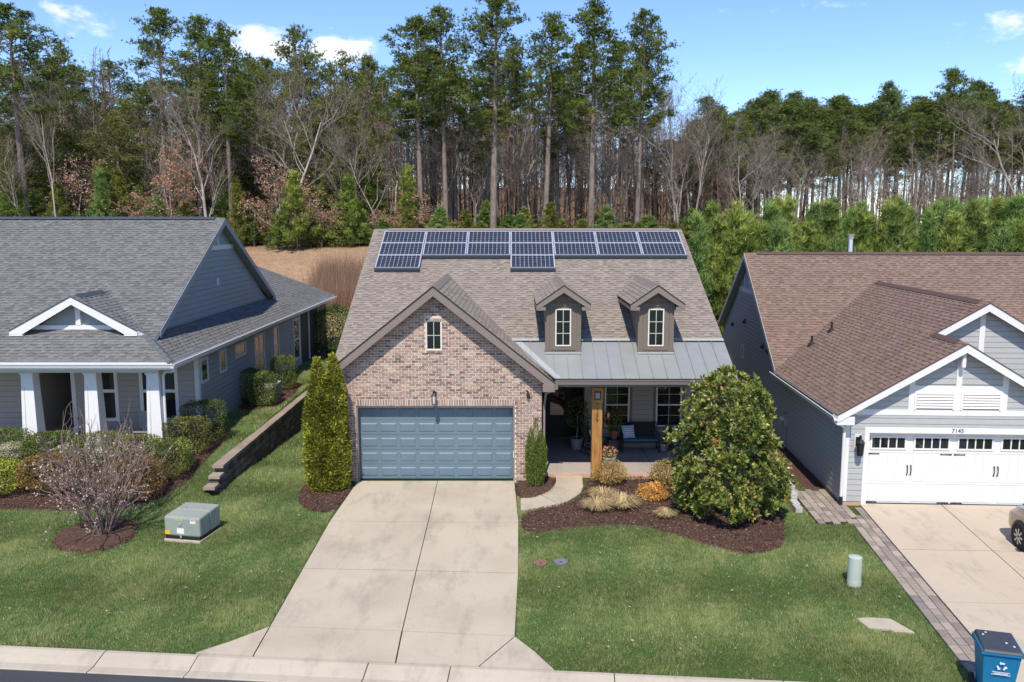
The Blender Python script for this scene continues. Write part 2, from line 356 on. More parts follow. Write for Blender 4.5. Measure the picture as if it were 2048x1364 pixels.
def text_mesh(body, size, depth=.004):
    cu = bpy.data.curves.new('lettering', 'FONT'); cu.body = body; cu.size = size; cu.extrude = depth; cu.align_x = 'CENTER'; cu.align_y = 'CENTER'; cu.resolution_u = 3
    o = bpy.data.objects.new('lettering', cu); col.objects.link(o); dg = bpy.context.evaluated_depsgraph_get()
    me = bpy.data.meshes.new_from_object(o.evaluated_get(dg)); bpy.data.objects.remove(o); return me
def lettering(name, body, size, loc, parent, m, rot=(R(90), 0, 0)):
    o = link(name, text_mesh(body, size), m, parent); o.location = Vector(loc) - Vector(ORG.get(parent, (0, 0, 0))); o.rotation_euler = rot; return o

class Face:
    """a wall frame: point(u, z, out) -> coordinates. o: origin, ud: direction along the wall, od: outward direction"""
    def __init__(s, o, ud, od): s.o, s.ud, s.od = Vector(o), Vector(ud), Vector(od)
    def p(s, u, z, d): return tuple(s.o + s.ud * u + s.od * d + Vector((0, 0, z)))
    def box(s, mb, u0, u1, z0, z1, d0, d1, c=None):
        mb.hexa([s.p(u0, z0, d1), s.p(u1, z0, d1), s.p(u1, z0, d0), s.p(u0, z0, d0), s.p(u0, z1, d1), s.p(u1, z1, d1), s.p(u1, z1, d0), s.p(u0, z1, d0)], c)
def fbox(F, u0, u1, z0, z1, d0, d1): mb = MB(); F.box(mb, u0, u1, z0, z1, d0, d1); return mb
def window(par, F, u0, u1, z0, z1, cols=1, rows=2, fw=.05, fm='cream', depth=.05, mun=.018, mm='cream', label=None, rail=False, back=0.0, sub=True):
    """window frame (part) > pane, muntin (sub-parts); u,z are the outer frame edges"""
    mb = MB()
    F.box(mb, u0, u0 + fw, z0, z1, back - .02, depth); F.box(mb, u1 - fw, u1, z0, z1, back - .02, depth)
    F.box(mb, u0 + fw, u1 - fw, z0, z0 + fw, back - .02, depth - .002); F.box(mb, u0 + fw, u1 - fw, z1 - fw, z1, back - .02, depth - .002)
    if rail: zm = (z0 + z1) / 2; F.box(mb, u0 + fw, u1 - fw, zm - fw * .45, zm + fw * .45, back - .02, depth - .006)
    w_ = part('window', mb, M[fm], par, bev=.004)
    if label: w_['label'] = label
    a0, a1, b0, b1 = u0 + fw, u1 - fw, z0 + fw, z1 - fw
    secs = [(b0, b1)] if not rail else [(b0, (z0 + z1) / 2 - fw * .45), ((z0 + z1) / 2 + fw * .45, b1)]
    rr = rows if not rail else max(1, rows // 2)
    for (s0, s1) in secs:
        for i in range(cols):
            for j in range(rr):
                x0 = a0 + (a1 - a0) * i / cols; x1 = a0 + (a1 - a0) * (i + 1) / cols; y0 = s0 + (s1 - s0) * j / rr; y1 = s0 + (s1 - s0) * (j + 1) / rr
                q = MB(); F.box(q, x0, x1, y0, y1, back - .015, back + .006 + random.uniform(0, .0012)); part('pane', q, M['glass'], w_)
        for i in range(1, cols):
            x = a0 + (a1 - a0) * i / cols; q = MB(); F.box(q, x - mun / 2, x + mun / 2, s0, s1, back + .003, back + .024); part('muntin', q, M[mm], w_)
        for j in range(1, rr):
            y = s0 + (s1 - s0) * j / rr; q = MB(); F.box(q, a0, a1, y - mun / 2, y + mun / 2, back + .003, back + .021); part('muntin', q, M[mm], w_)
    return w_
def siding(wall, F, poly, m, expo=.18, name='board', holes=(), lap=.03):
    """lap boards, each an object, over a convex wall outline poly (u,z); holes: (u0,u1,z0,z1) left open"""
    z0 = min(p[1] for p in poly); z1 = max(p[1] for p in poly); hs = halves(poly); z = z0; out = []
    while z < z1 - .01:
        us = [p[0] for p in poly]; segs = [(min(us), max(us))]
        for h in holes:
            if h[2] < z + expo * .65 and h[3] > z + expo * .35:
                ns = []
                for a, b in segs:
                    if h[1] <= a or h[0] >= b: ns.append((a, b)); continue
                    if h[0] > a: ns.append((a, h[0]))
                    if h[1] < b: ns.append((h[1], b))
                segs = ns
        for a, b in segs:
            pl = clip([(a, z), (b, z), (b, z + expo - .013), (a, z + expo - .013)], hs)
            if len(pl) < 3 or area(pl) < .004: continue
            mb = MB(); n = len(pl)
            fr = [F.p(u, zz, lap * (1 - .35 * (zz - z) / expo) + .004) for u, zz in pl]; bk = [F.p(u, zz, 0.0) for u, zz in pl]
            mb.add(fr + bk, [tuple(range(n)), tuple(range(2 * n - 1, n - 1, -1))] + [(i, n + i, n + (i + 1) % n, (i + 1) % n) for i in range(n)])
            out.append(part(name, mb, m, wall))
        z += expo
    return out
# ================================================================ the brick-fronted house in the middle
HX, HY = .8, 25.57
house = thing('brick_gable_house', 'brick garage-front house with taupe roof, blue garage door and solar panels', 'house', (HX, HY, 0), world=True)
EV, EZ, SL = 25.22, 3.35, .48; RY = 34.4; RZ = EZ + SL * (RY - EV); KL = math.sqrt(1 + SL * SL)
XL, XR = -5.56, 6.84
def mz(y): return EZ + SL * (y - EV)
GX, GZ, GS = -2.36, 6.15, .80; KG = math.sqrt(1 + GS * GS); GY0 = 25.2
def gz_(x): return GZ - GS * abs(x - GX)
GYB = EV + (GZ - EZ) / SL           # garage ridge meets the main slope
# --- main roof: deck + shingles
MU, MV, MO = (1, 0, 0), (0, 1, SL), (XL, EV, EZ)
def muv(x, y): return (x - XL, (y - EV) * KL)
MT = 27.06                           # top of the metal porch roof
def vy(x): return EV + (gz_(x) - EZ) / SL
xm = GX + (GZ - mz(MT)) / GS         # x where the valley crosses the metal top
polys = [[muv(XL, vy(XL)), muv(GX, GYB), muv(GX, RY), muv(XL, RY)],
         [muv(GX, GYB), muv(xm, MT), muv(xm, RY), muv(GX, RY)],
         [muv(xm, MT), muv(XR, MT), muv(XR, RY), muv(xm, RY)]]
d = MB(); s = MB()
for i, pl in enumerate(polys):
    slab(d, MO, MU, MV, pl, .10); shingles(s, MO, MU, MV, pl, C_MAIN, .145, 100 + i)
slab(d, MO, MU, MV, [muv(1.34, EV), muv(XR, EV), muv(XR, MT), muv(xm, MT)], .10)
BS = (RZ - 3.1) / (43.6 - RY)
d.prism([(XL, RY, RZ - .11), (XR, RY, RZ - .11), (XR, 43.6, 3.0), (XL, 43.6, 3.0)], (0, 0, .1))
roof = part('roof', d, M['taupe'], house)
bo = (XR, 43.6, 3.1); shingles(s, bo, (-1, 0, 0), (0, RY - 43.6, RZ - 3.1), [(0, 0), (XR - XL, 0), (XR - XL, math.hypot(RZ - 3.1, 9.2)), (0, math.hypot(RZ - 3.1, 9.2))], C_MAIN, .29, 105)
part('shingles', s, M['sh_main'], roof, kind='stuff')
rv = MB(); rv.prism([(-4.95, RY - .22, RZ - .05), (-4.95, RY, RZ + .045), (-4.95, RY + .22, RZ - .05), (-4.95, RY, RZ - .02)], (11.3, 0, 0)); part('ridge_vent', rv, M['taupe'], roof)
for x0, y0 in ((XL - .02, vy(XL) - .2), (XR - .01, EV)):
    rk = MB(); rk.prism([(x0, y0, mz(y0) - .30), (x0, y0, mz(y0) - .03), (x0, RY, RZ - .03), (x0, RY, RZ - .30)], (.03, 0, 0)); part('rake_board', rk, M['taupe'], roof)
# --- garage cross gable
d = MB(); s = MB()
ro = (1.30, GY0, gz_(1.30)); wv = (1.30 - GX) * KG
pr = [(0, 0), (.02, 0), (GYB - GY0 + .05, wv), (0, wv)]
slab(d, ro, (0, 1, 0), (-1, 0, GS), pr, .09); shingles(s, ro, (0, 1, 0), (-1, 0, GS), pr, C_MAIN, .145, 111)
lo = (-5.42, GY0, gz_(-5.42)); wl_ = (GX + 5.42) * KG
pl = [(0, 0), (vy(-5.42) - GY0, 0), (GYB - GY0 + .05, wl_), (0, wl_)]
slab(d, lo, (0, 1, 0), (1, 0, GS), pl, .09); shingles(s, lo, (0, 1, 0), (1, 0, GS), pl, C_MAIN, .145, 112)
groof = part('gable_roof', d, M['taupe'], house); part('shingles', s, M['sh_main'], groof, kind='stuff')
q = MB(); q.prism([(GX - .17, GY0 + .22, GZ - .105), (GX, GY0 + .22, GZ + .05), (GX + .17, GY0 + .22, GZ - .105), (GX, GY0 + .22, GZ - .02)], (0, GYB - GY0 - .45, 0)); part('ridge_vent', q, M['taupe'], groof)
# rake fascia boards at the front
for sgn, xe in ((1, 1.30), (-1, -5.42)):
    q = MB(); a = (GX, GY0 - .025, GZ - .03); b = (xe, GY0 - .025, gz_(xe) - .03); hgt = .27
    q.prism([a, b, (b[0], b[1], b[2] - hgt), (a[0], a[1], a[2] - hgt)], (0, .03, 0)); part('rake_board', q, M['taupe'], groof)
    q = MB(); q.prism([(GX, GY0 - .045, GZ + .012), (xe + .01 * sgn, GY0 - .045, gz_(xe) + .012), (xe + .01 * sgn, GY0 - .045, gz_(xe) - .028), (GX, GY0 - .045, GZ - .028)], (0, .02, 0)); part('drip_edge', q, M['dark'], groof)
q = MB(); q.box(.93, 1.30, GY0 - .03, HY + .4, 2.93, 3.17); part('eave_return', q, M['taupe'], groof, bev=.01)
q = MB(); q.box(-5.42, -5.25, GY0 - .022, HY + .4, gz_(-5.42) - .28, gz_(-5.42) - .1); part('eave_return', q, M['taupe'], groof)
q = MB(); q.tube([(1.34, 25.10, 3.16), (1.36, 25.10, 3.06), (1.22, 25.3, 2.94), (1.05, 25.62, 2.8), (1.0, 25.66, 2.4), (1.0, 25.66, .15)], .035, 8); part('downspout', q, M['gutter'], house)
# --- brick wall
BW0, BW1 = -5.24, .92; DX0, DX1, DZ = -4.83, .085, 2.42; WX0, WX1, WZ0, WZ1 = -2.63, -2.155, 4.16, 5.06
gab = halves([(BW0, -.1), (BW1, -.1), (BW1, gz_(BW1) - .12), (GX, GZ - .13), (BW0, gz_(BW0) - .12)])
bw = MB()
for r_ in ((BW0, DX0, -.1, DZ), (DX1, BW1, -.1, DZ), (BW0, BW1, DZ, WZ0), (BW0, WX0, WZ0, WZ1), (WX1, BW1, WZ0, WZ1), (BW0, BW1, WZ1, 6.2)):
    pl = clip([(r_[0], r_[2]), (r_[1], r_[2]), (r_[1], r_[3]), (r_[0], r_[3])], gab)
    if pl: bw.prism([(x, HY + .008, z) for x, z in pl], (0, .2, 0))
wall = part('brick_wall', bw, M['mortar'], house)
BC = [(.44, .30, .24), (.40, .265, .21), (.50, .36, .295), (.33, .22, .18), (.235, .163, .137), (.37, .30, .265), (.47, .325, .255), (.55, .42, .35), (.20, .14, .12), (.42, .29, .235)]
BL, BH, BP, BQ = .190, .0655, .2065, .0806
allb = []; small = MB()
def brick_shape(x0, x1, z0, z1, j):
    dy = random.uniform(-.004, .004); e = .004
    r = lambda: random.uniform(-.0025, .0025)
    f = [(x0 + r(), z0 + r()), (x1 + r(), z0 + r()), (x1 + r(), z1 + r()), (x0 + r(), z1 + r())]
    return [(f[i][0], HY + .001 + dy + random.uniform(-.002, .002), f[i][1]) for i in range(4)] + [(p[0], HY + .03, p[1]) for p in f]
BF = [(0, 1, 2, 3), (0, 4, 5, 1), (1, 5, 6, 2), (2, 6, 7, 3), (3, 7, 4, 0), (4, 7, 6, 5)]
holes = [(DX0, DX1, -.2, DZ + .215), (WX0 - .01, WX1 + .01, WZ0 - .085, WZ1 + .09)]
k = 0; z = -.02
while z < 6.1:
    x = BW0 - (BP / 2 if k % 2 else 0) + .0
    while x < BW1:
        a, b = max(x, BW0), min(x + BL, BW1 - .002); pieces = [(a, b)] if b - a > .03 else []
        for h in holes:
            if h[2] < z + BH - .01 and h[3] > z + .01:
                n2 = []
                for a, b in pieces:
                    if h[1] <= a or h[0] >= b: n2.append((a, b)); continue
                    if h[0] - .008 - a > .02: n2.append((a, h[0] - .008))
                    if b - h[1] - .008 > .02: n2.append((h[1] + .008, b))
                pieces = n2
        for a, b in pieces:
            pl = clip([(a, z), (b, z), (b, z + BH), (a, z + BH)], gab)
            if not pl: continue
            full = abs(area(pl) - (b - a) * BH) < 1e-5
            allb.append((a, b, z, z + BH, full and b - a > .19, pl))
        x += BP
    z += BQ; k += 1
ful = sorted([b for b in allb if b[4] and 2.6 < b[2]], key=lambda b: abs(b[0] + 2.3) * .35 + abs(b[2] - 3.7))
pick = set(id(b) for b in ful[:300]); VM = []
for v_ in range(6):
    sh = brick_shape(-BL / 2, BL / 2, -BH / 2, BH / 2, v_); mb = MB(); mb.add([(p[0], p[1] - HY, p[2]) for p in sh], BF); VM.append(mb.mesh('brick')); VM[-1].materials.append(M['brick_o'])
rb = random.Random(3)
def bcol():
    c = rb.choice(BC); return tuple(q * w_ for q, w_ in zip(jit(c, .13), (.80, .745, .69)))
for b in allb:
    c = bcol()
    if id(b) in pick:
        o = link('brick', rb.choice(VM), None, wall); o.location = ((b[0] + b[1]) / 2 - HX, rb.uniform(-.003, .003), (b[2] + b[3]) / 2); o.color = (*c, 1)
    elif b[4] or len(b[5]) == 4 and abs(area(b[5]) - (b[1] - b[0]) * BH) < 1e-5: small.add(brick_shape(b[0], b[1], b[2], b[3], 0), BF, c)
    else: small.prism([(x, HY + .001, z) for x, z in b[5]], (0, .03, 0), c)
x = DX0 - .11                                        # soldier course over the door
while x < DX1 + .09:
    small.add(brick_shape(x, x + .062, DZ + .01, DZ + .203, 0), BF, tuple(q_ * .72 for q_ in jit(rb.choice(BC[:4] + BC[5:7]), .14))); x += .0785
x = WX0
while x < WX1 - .02:
    small.add(brick_shape(x, x + .062, WZ1 + .008, WZ1 + .08, 0), BF, bcol()); 
    sh = brick_shape(x, x + .062, WZ0 - .078, WZ0 - .006, 0); sh = [(p[0], p[1] - .03, p[2]) for p in sh]; small.add(sh, BF, bcol()); x += .0715
for i in range(34):                                  # the return at the right corner
    pass
part('small_bricks', small, M['brick_a'], wall, kind='stuff')
# --- garage door: jambs, five sections, 8 raised panels each
F0 = Face((0, HY, 0), (1, 0, 0), (0, -1, 0))
FD = Face((0, HY + .085, 0), (1, 0, 0), (0, -1, 0))
jm = MB(); F0.box(jm, DX0, DX0 + .055, -.02, DZ, -.33, -.03); F0.box(jm, DX1 - .05, DX1, -.02, DZ, -.33, -.03); F0.box(jm, DX0 + .055, DX1 - .05, DZ - .05, DZ, -.33, -.03); part('door_frame', jm, M['taupe'], house)
q = MB(); FD.box(q, DX0 + .03, DX1 - .03, -.03, DZ, -.30, -.245); gd = part('garage_door', q, M['door'], house)
dx0, dx1, dz1 = DX0 + .055, DX1 - .05, DZ - .05; sh_ = dz1 / 5
for j in range(5):
    q = MB(); FD.box(q, dx0 + .004, dx1 - .004, j * sh_ + .006, (j + 1) * sh_ - .004, -.245, -.215); part('door_section', q, M['door'], gd, bev=.008)
    for i in range(8):
        u0 = dx0 + (dx1 - dx0) * i / 8 + .055; u1 = dx0 + (dx1 - dx0) * (i + 1) / 8 - .055; a, b = j * sh_ + .10, (j + 1) * sh_ - .095; e = .03
        q = MB(); p1 = [FD.p(u0, a, -.2155), FD.p(u1, a, -.2155), FD.p(u1, b, -.2155), FD.p(u0, b, -.2155)]; p2 = [FD.p(u0 + e, a + e, -.199), FD.p(u1 - e, a + e, -.199), FD.p(u1 - e, b - e, -.199), FD.p(u0 + e, b - e, -.199)]
        q.add(p1 + p2, [(4, 5, 6, 7), (0, 1, 5, 4), (1, 2, 6, 5), (2, 3, 7, 6), (3, 0, 4, 7)]); part('raised_panel', q, M['door'], gd)
q = MB(); FD.box(q, dx0, dx1, -.012, .012, -.235, -.2); part('bottom_seal', q, M['black'], gd)
q = MB(); F0.box(q, DX1 - .05, DX1 - .028, .78, .98, -.03, .01); part('keypad', q, M['white'], house)
window(house, F0, WX0, WX1, WZ0, WZ1, 2, 2, .035, 'cream', -.03, .022, 'muntin', back=-.06)
# --- side walls, rear wall, right part of the front
q = MB()
q.prism([(BW0, HY + .2, -.7), (BW0, 43.2, -.7), (BW0, 43.2, 3.2), (BW0, RY, RZ - .12), (BW0, HY + .2, 3.4)], (.12, 0, 0))
q.prism([(6.54, 29.25, -.1), (6.54, 43.2, -.1), (6.54, 43.2, 3.2), (6.54, RY, RZ - .12), (6.54, 26.0, 3.55), (6.54, 26.0, 2.9), (6.54, 29.25, 2.9)], (-.12, 0, 0))
q.box(-5.1, 6.4, 43.05, 43.2, -.7, 3.2)
part('side_wall', q, M['dormer'], house)
# --- porch
ps = MB(); ps.box(.95, 6.62, 26.12, 31.2, -.12, .12); pf = part('porch_floor', ps, M['porch'], house, bev=.015)
q = MB()
for x in (2.62, 4.6): q.box(x - .006, x + .006, 26.13, 29.2, .1205, .1225)
part('floor_joint', q, M['soil'], pf)
q = MB(); q.box(.95, 6.62, 26.085, 26.118, -.12, .095); part('slab_edge', q, M['clay'], pf)
q = MB(); q.box(2.5, 6.62, 25.78, 26.08, -.05, .03); part('ledge', q, M['clay'], pf)
FP = Face((0, 29.2, 0), (1, 0, 0), (0, -1, 0))
q = MB(); FP.box(q, 2.55, 6.55, .12, 3.1, -.15, 0.0); pw = part('porch_wall', q, M['porch_side'], house)
pwh = [(3.16, 4.24, .80, 2.56), (4.97, 6.08, .80, 2.56)]
siding(pw, FP, [(2.66, .14), (6.5, .14), (6.5, 3.05), (2.66, 3.05)], M['porch_side'], .17, holes=pwh)
for (a, b, c_, d_) in pwh:
    t = MB(); FP.box(t, a, a + .1, c_, d_, 0, .03); FP.box(t, b - .1, b, c_, d_, 0, .03); FP.box(t, a + .1, b - .1, c_, c_ + .08, 0, .035); FP.box(t, a + .1, b - .1, d_ - .1, d_, 0, .03); part('window_trim', t, M['dormer'], pw)
    window(house, FP, a + .1, b - .1, c_ + .08, d_ - .1, 2, 4, .055, 'cream', .05, .010, 'cream', rail=True, back=.01)
q = MB(); FP.box(q, 2.55, 2.66, .12, 3.05, 0, .035); part('corner_board', q, M['porch_side'], pw)
q = MB(); q.box(.80, .92, HY + .2, 31.0, 0, 3.1); q.box(.92, 2.55, 30.8, 31.0, 0, 3.1); q.box(2.5, 2.55, 29.2, 30.9, .12, 3.1); part('entry_wall', q, M['entry_shade'], house)
q = MB(); q.box(1.2, 2.15, 30.74, 30.80, .12, 2.25); ed = part('front_door', q, M['dark'], house)
q = MB(); q.box(1.42, 1.93, 30.72, 30.739, .95, 2.1); part('door_glass', q, M['glass'], ed)
q = MB(); q.box(1.26, 1.30, 30.66, 30.74, 1.05, 1.25); part('door_handle', q, M['black'], ed)
q = MB(); q.box(.92, 6.6, 25.9, 31.0, 3.1, 3.16); part('porch_ceiling', q, M['soffit'], house)
q = MB(); q.box(1.31, 6.62, 25.80, 26.10, 2.96, 3.088); part('porch_beam', q, M['dormer'], house, bev=.01)
q = MB(); q.box(1.31, 6.8, 25.24, 25.9, 3.09, 3.13); q.box(1.31, 6.8, 25.215, 25.245, 3.09, 3.28); part('soffit', q, M['soffit'], house)
q = MB(); g0 = 25.21
q.prism([(1.36, g0, 3.17), (1.36, g0 - .09, 3.17), (1.36, g0 - .13, 3.29), (1.36, g0 - .145, 3.30), (1.36, g0 - .145, 3.315), (1.36, g0 - .115, 3.315), (1.36, g0 - .08, 3.19), (1.36, g0, 3.19)], (5.46, 0, 0)); part('gutter', q, M['gutter'], house)
def post_part():
    q = MB(); q.box(2.50, 2.82, 25.78, 26.08, .03, 2.47); p = part('porch_post', q, M['post'], house, bev=.012)
    q = MB(); q.box(2.48, 2.84, 25.76, 26.10, 2.47, 2.96); part('post_capital', q, M['post'], p, bev=.012)
    q = MB(); q.box(2.56, 2.76, 25.735, 25.758, 2.58, 2.84); part('post_light', q, M['dark'], p, bev=.006)
    q = MB(); q.box(2.59, 2.73, 25.726, 25.736, 2.62, 2.80); part('light_glass', q, M['pot_grey'], p)
    for i, ch in enumerate('7139'):
        lettering('house_number', ch, .19, (2.66, 25.773, 2.385 - i * .16), p, M['black'])
post_part()
q = MB(); q.box(6.2, 6.52, 25.78, 26.08, .03, 2.96); part('porch_post', q, M['post'], house, bev=.012)
# --- metal porch roof: standing seam panels
def mp3(x, y, h): n = Vector((0, -SL, 1)).normalized(); return tuple(Vector((x, y, mz(y))) + n * h)
x = xm; edges = []; x0 = 1.30; pw_ = (XR - x0) / 13
for a, b in [(xm, xm + .55), (xm + .55, x0)] + [(x0 + i * pw_, x0 + (i + 1) * pw_) for i in range(13)]:
    ya = max(EV - .03, vy(a) - .02) if a < x0 - .01 else EV - .03; yb = max(EV - .03, vy(b) - .02) if b < x0 - .01 else EV - .03
    q = MB(); q.hexa([mp3(a + .001, ya, -.01), mp3(b - .001, yb, -.01), mp3(b - .001, MT, -.01), mp3(a + .001, MT, -.01), mp3(a + .001, ya, .012), mp3(b - .001, yb, .012), mp3(b - .001, MT, .012), mp3(a + .001, MT, .012)])
    q.hexa([mp3(a + .001, ya, .012), mp3(a + .02, ya, .012), mp3(a + .02, MT, .012), mp3(a + .001, MT, .012), mp3(a + .003, ya, .05), mp3(a + .016, ya, .05), mp3(a + .016, MT, .05), mp3(a + .003, MT, .05)])
    part('metal_panel', q, M['metal'], house)
q = MB(); q.hexa([mp3(xm - .05, MT - .05, .02), mp3(XR, MT - .05, .02), mp3(XR, MT + .09, .02), mp3(xm - .05, MT + .09, .02), mp3(xm - .05, MT - .05, .055), mp3(XR, MT - .05, .055), mp3(XR, MT + .09, .04), mp3(xm - .05, MT + .09, .04)]); part('flashing', q, M['flash'], house)
q = MB(); q.hexa([mp3(xm - .05, MT - .075, .02), mp3(XR, MT - .075, .02), mp3(XR, MT - .052, .02), mp3(xm - .05, MT - .052, .02), mp3(xm - .05, MT - .075, .05), mp3(XR, MT - .075, .05), mp3(XR, MT - .052, .05), mp3(xm - .05, MT - .052, .05)]); part('flashing_painted_shadow', q, M['dark'], house)  # solid dark strip, painting in the shadow line below the flashing
q = MB(); n_ = Vector((0, -SL, 1)).normalized()
a = Vector((xm, MT, mz(MT))); b = Vector((1.30, 25.2, mz(25.2)))
q.hexa([tuple(a + n_ * .014), tuple(a + Vector((.24, 0, 0)) + n_ * .014), tuple(b + Vector((.2, 0, 0)) + n_ * .014), tuple(b + n_ * .014), tuple(a + n_ * .03), tuple(a + Vector((.24, 0, 0)) + n_ * .022), tuple(b + Vector((.2, 0, 0)) + n_ * .022), tuple(b + n_ * .03)]); part('valley_flashing', q, M['flash'], house)
# --- dormers
def dormer(cx):
    yf, hw, zb = 26.5, .555, 3.93; az, ds = 6.10, .70; ov = .85
    q = MB(); top = az - .08
    q.prism([(cx - hw, yf, zb), (cx + hw, yf, zb), (cx + hw, yf, top - ds * hw), (cx, yf, top), (cx - hw, yf, top - ds * hw)], (0, .1, 0))
    yb = EV + (top - ds * hw - EZ) / SL
    for sx in (-1, 1):
        x0 = cx + sx * hw; q.prism([(x0, yf + .1, zb - .1), (x0, yf + .1, top - ds * hw), (x0, yb, top - ds * hw)], (-sx * .1, 0, 0))
    w_ = part('dormer_wall', q, M['dormer'], house)
    F = Face((cx, yf, 0), (1, 0, 0), (0, -1, 0))
    t = MB()
    F.box(t, -hw - .012, -hw + .13, zb + .1, top - ds * hw - .02, 0, .03); F.box(t, hw - .13, hw + .012, zb + .1, top - ds * hw - .02, 0, .03)
    F.box(t, -hw + .13, hw - .13, zb + .1, zb + .19, 0, .028); F.box(t, -hw + .13, hw - .13, 5.42, 5.52, 0, .028); part('trim', t, M['dormer'], w_, bev=.005)
    t = MB(); F.box(t, -hw - .03, hw + .03, zb + .03, zb + .10, 0, .05); part('sill', t, M['dormer'], w_)
    t = MB(); F.box(t, -hw + .16, hw - .16, zb + .075, zb + .09, .051, .056); part('groove', t, M['dark'], w_)
    t = MB(); t.hexa([(cx - hw - .02, yf - .05, mz(yf - .05) + .02), (cx + hw + .02, yf - .05, mz(yf - .05) + .02), (cx + hw + .02, yf + .0, mz(yf) + .02), (cx - hw - .02, yf, mz(yf) + .02),
                      (cx - hw - .02, yf - .16, mz(yf - .16) + .045), (cx + hw + .02, yf - .16, mz(yf - .16) + .045), (cx + hw + .02, yf, zb + .03), (cx - hw - .02, yf, zb + .03)]); part('apron', t, M['flash'], w_)
    window(house, F, -.25, .25, 4.15, 5.34, 2, 3, .04, 'cream', .04, .022, 'muntin', back=.012)
    kd = math.sqrt(1 + ds * ds); y0 = yf - .3; ye = EV + (az - ds * ov - EZ) / SL; yr = EV + (az - EZ) / SL
    dd = MB(); ss = MB(); poly = [(0, 0), (ye - y0, 0), (yr - y0, ov * kd), (0, ov * kd)]
    for sx in (-1, 1):
        O = (cx + sx * ov, y0, az - ds * ov); slab(dd, O, (0, 1, 0), (-sx, 0, ds), poly, .07); shingles(ss, O, (0, 1, 0), (-sx, 0, ds), poly, C_MAIN, .145, int(cx * 10) + sx)
    r_ = part('dormer_roof', dd, M['taupe'], house); part('shingles', ss, M['sh_main'], r_, kind='stuff')
    for sx in (-1, 1):
        q = MB(); a = (cx, y0 - .02, az - .02); b = (cx + sx * ov, y0 - .02, az - ds * ov - .02)
        q.prism([a, b, (b[0], b[1], b[2] - .17), (a[0], a[1], a[2] - .21)], (0, .03, 0)); part('rake_board', q, M['taupe'], r_)
        q = MB(); q.prism([(cx, y0 - .035, az + .015), (cx + sx * ov, y0 - .035, az - ds * ov + .015), (cx + sx * ov, y0 - .035, az - ds * ov - .018), (cx, y0 - .035, az - .018)], (0, .014, 0)); part('drip_edge', q, M['dark'], r_)
        q = MB(); xa, xb = sorted((cx + sx * (hw + .01), cx + sx * ov)); q.box(xa, xb, y0 - .01, ye - .3, az - ds * ov - .19, az - ds * ov - .08); part('eave_return', q, M['taupe'], r_)
    q = MB(); q.prism([(cx - .14, y0 + .16, az - .08), (cx, y0 + .16, az + .045), (cx + .14, y0 + .16, az - .08), (cx, y0 + .16, az - .02)], (0, yr - y0 - .35, 0)); part('ridge_vent', q, M['taupe'], r_)
dormer(1.615); dormer(4.545)
# --- lamps on the brick
def lantern(loc, label, glass='glasslit', arm=.2, par=None):
    t = thing('wall_lantern', label, 'lantern', loc)
    q = MB(); q.box(-.06, .06, -.02, .0, .02, .22); part('back_plate', q, M['black'], t, bev=.01)
    q = MB(); q.tube([(0, -.02, .2), (0, -.10, .27), (0, -arm, .25), (0, -arm, .15)], .011, 6); part('arm', q, M['black'], t)
    q = MB(); q.lathe([(.004, .30), (.02, .26), (.025, .2), (.09, .13), (.095, .12)][::-1], 0, -arm, 6); part('roof_cap', q, M['black'], t)
    q = MB(); q.lathe([(.055, -.14), (.078, .12)], 0, -arm, 6); part('lamp_glass', q, M[glass], t)
    q = MB()
    for i in range(6):
        an = math.pi / 3 * i; q.tube([(.058 * math.cos(an), -arm + .058 * math.sin(an), -.145), (.081 * math.cos(an), -arm + .081 * math.sin(an), .125)], .007, 4)
    q.lathe([(.062, -.16), (.062, -.14)], 0, -arm, 6); part('cage', q, M['black'], t); return t
lantern((-2.39, HY, 2.66), 'black coach lantern on the brick above the blue garage door', arm=.17)
t = thing('motion_sensor_light', 'small dark sensor light on the brick near the porch corner', 'light', (.50, HY, 2.74))
q = MB(); q.lathe([(.045, -.02), (.05, 0), (.05, .05)], 0, -.03, 10); q.tube([(0, -.01, .08), (-.02, -.07, .16), (-.07, -.10, .18)], .02, 6); part('lamp_body', q, M['black'], t)
q = MB(); q.lathe([(.02, -.06), (.055, .0), (.035, .06)], 0, -.09, 10); part('sensor', q, M['black'], t)
# --- solar panels, each a thing of its own
PW, PH, PX, PV0 = 1.645, .985, -5.06, 9.72
nrm = Vector((0, -SL, 1)).normalized(); vv = Vector((0, 1, SL)).normalized()
CELLS = MB(); rc = random.Random(5)
cw, ch = (PW - .07) / 10, (PH - .07) / 6
for i in range(10):
    for j in range(6):
        a, b = .035 + i * cw + .0045, .035 + j * ch + .0045; e = .014; c = (.014 + rc.uniform(0, .012), .016 + rc.uniform(0, .012), .024 + rc.uniform(0, .022))
        x1, y1 = a + cw - .009, b + ch - .009
        CELLS.add([(a + e, b, .0365), (x1 - e, b, .0365), (x1, b + e, .0365), (x1, y1 - e, .0365), (x1 - e, y1, .0365), (a + e, y1, .0365), (a, y1 - e, .0365), (a, b + e, .0365)], [tuple(range(8))], c)
cm = CELLS.mesh('solar_cells'); cm.materials.append(M['pv_cell'])
fr = MB()
for bx in ((0, PW, 0, .02), (0, PW, PH - .02, PH), (0, .024, .02, PH - .02), (PW - .024, PW, .02, PH - .02)): fr.box(bx[0], bx[1], bx[2], bx[3], 0, .042)
fm_ = fr.mesh('panel_frame'); fm_.materials.append(M['pv_frame'])
bk = MB(); bk.box(.024, PW - .024, .02, PH - .02, .01, .034); bm_ = bk.mesh('backsheet'); bm_.materials.append(M['pv_back'])
skm = MB(); skm.box(-.01, PW + .01, -.11, -.005, -.10, .03); skm_ = skm.mesh('skirt'); skm_.materials.append(M['pv_skirt'])
ordn = ['leftmost', 'second', 'third', 'middle', 'fifth', 'sixth', 'rightmost']
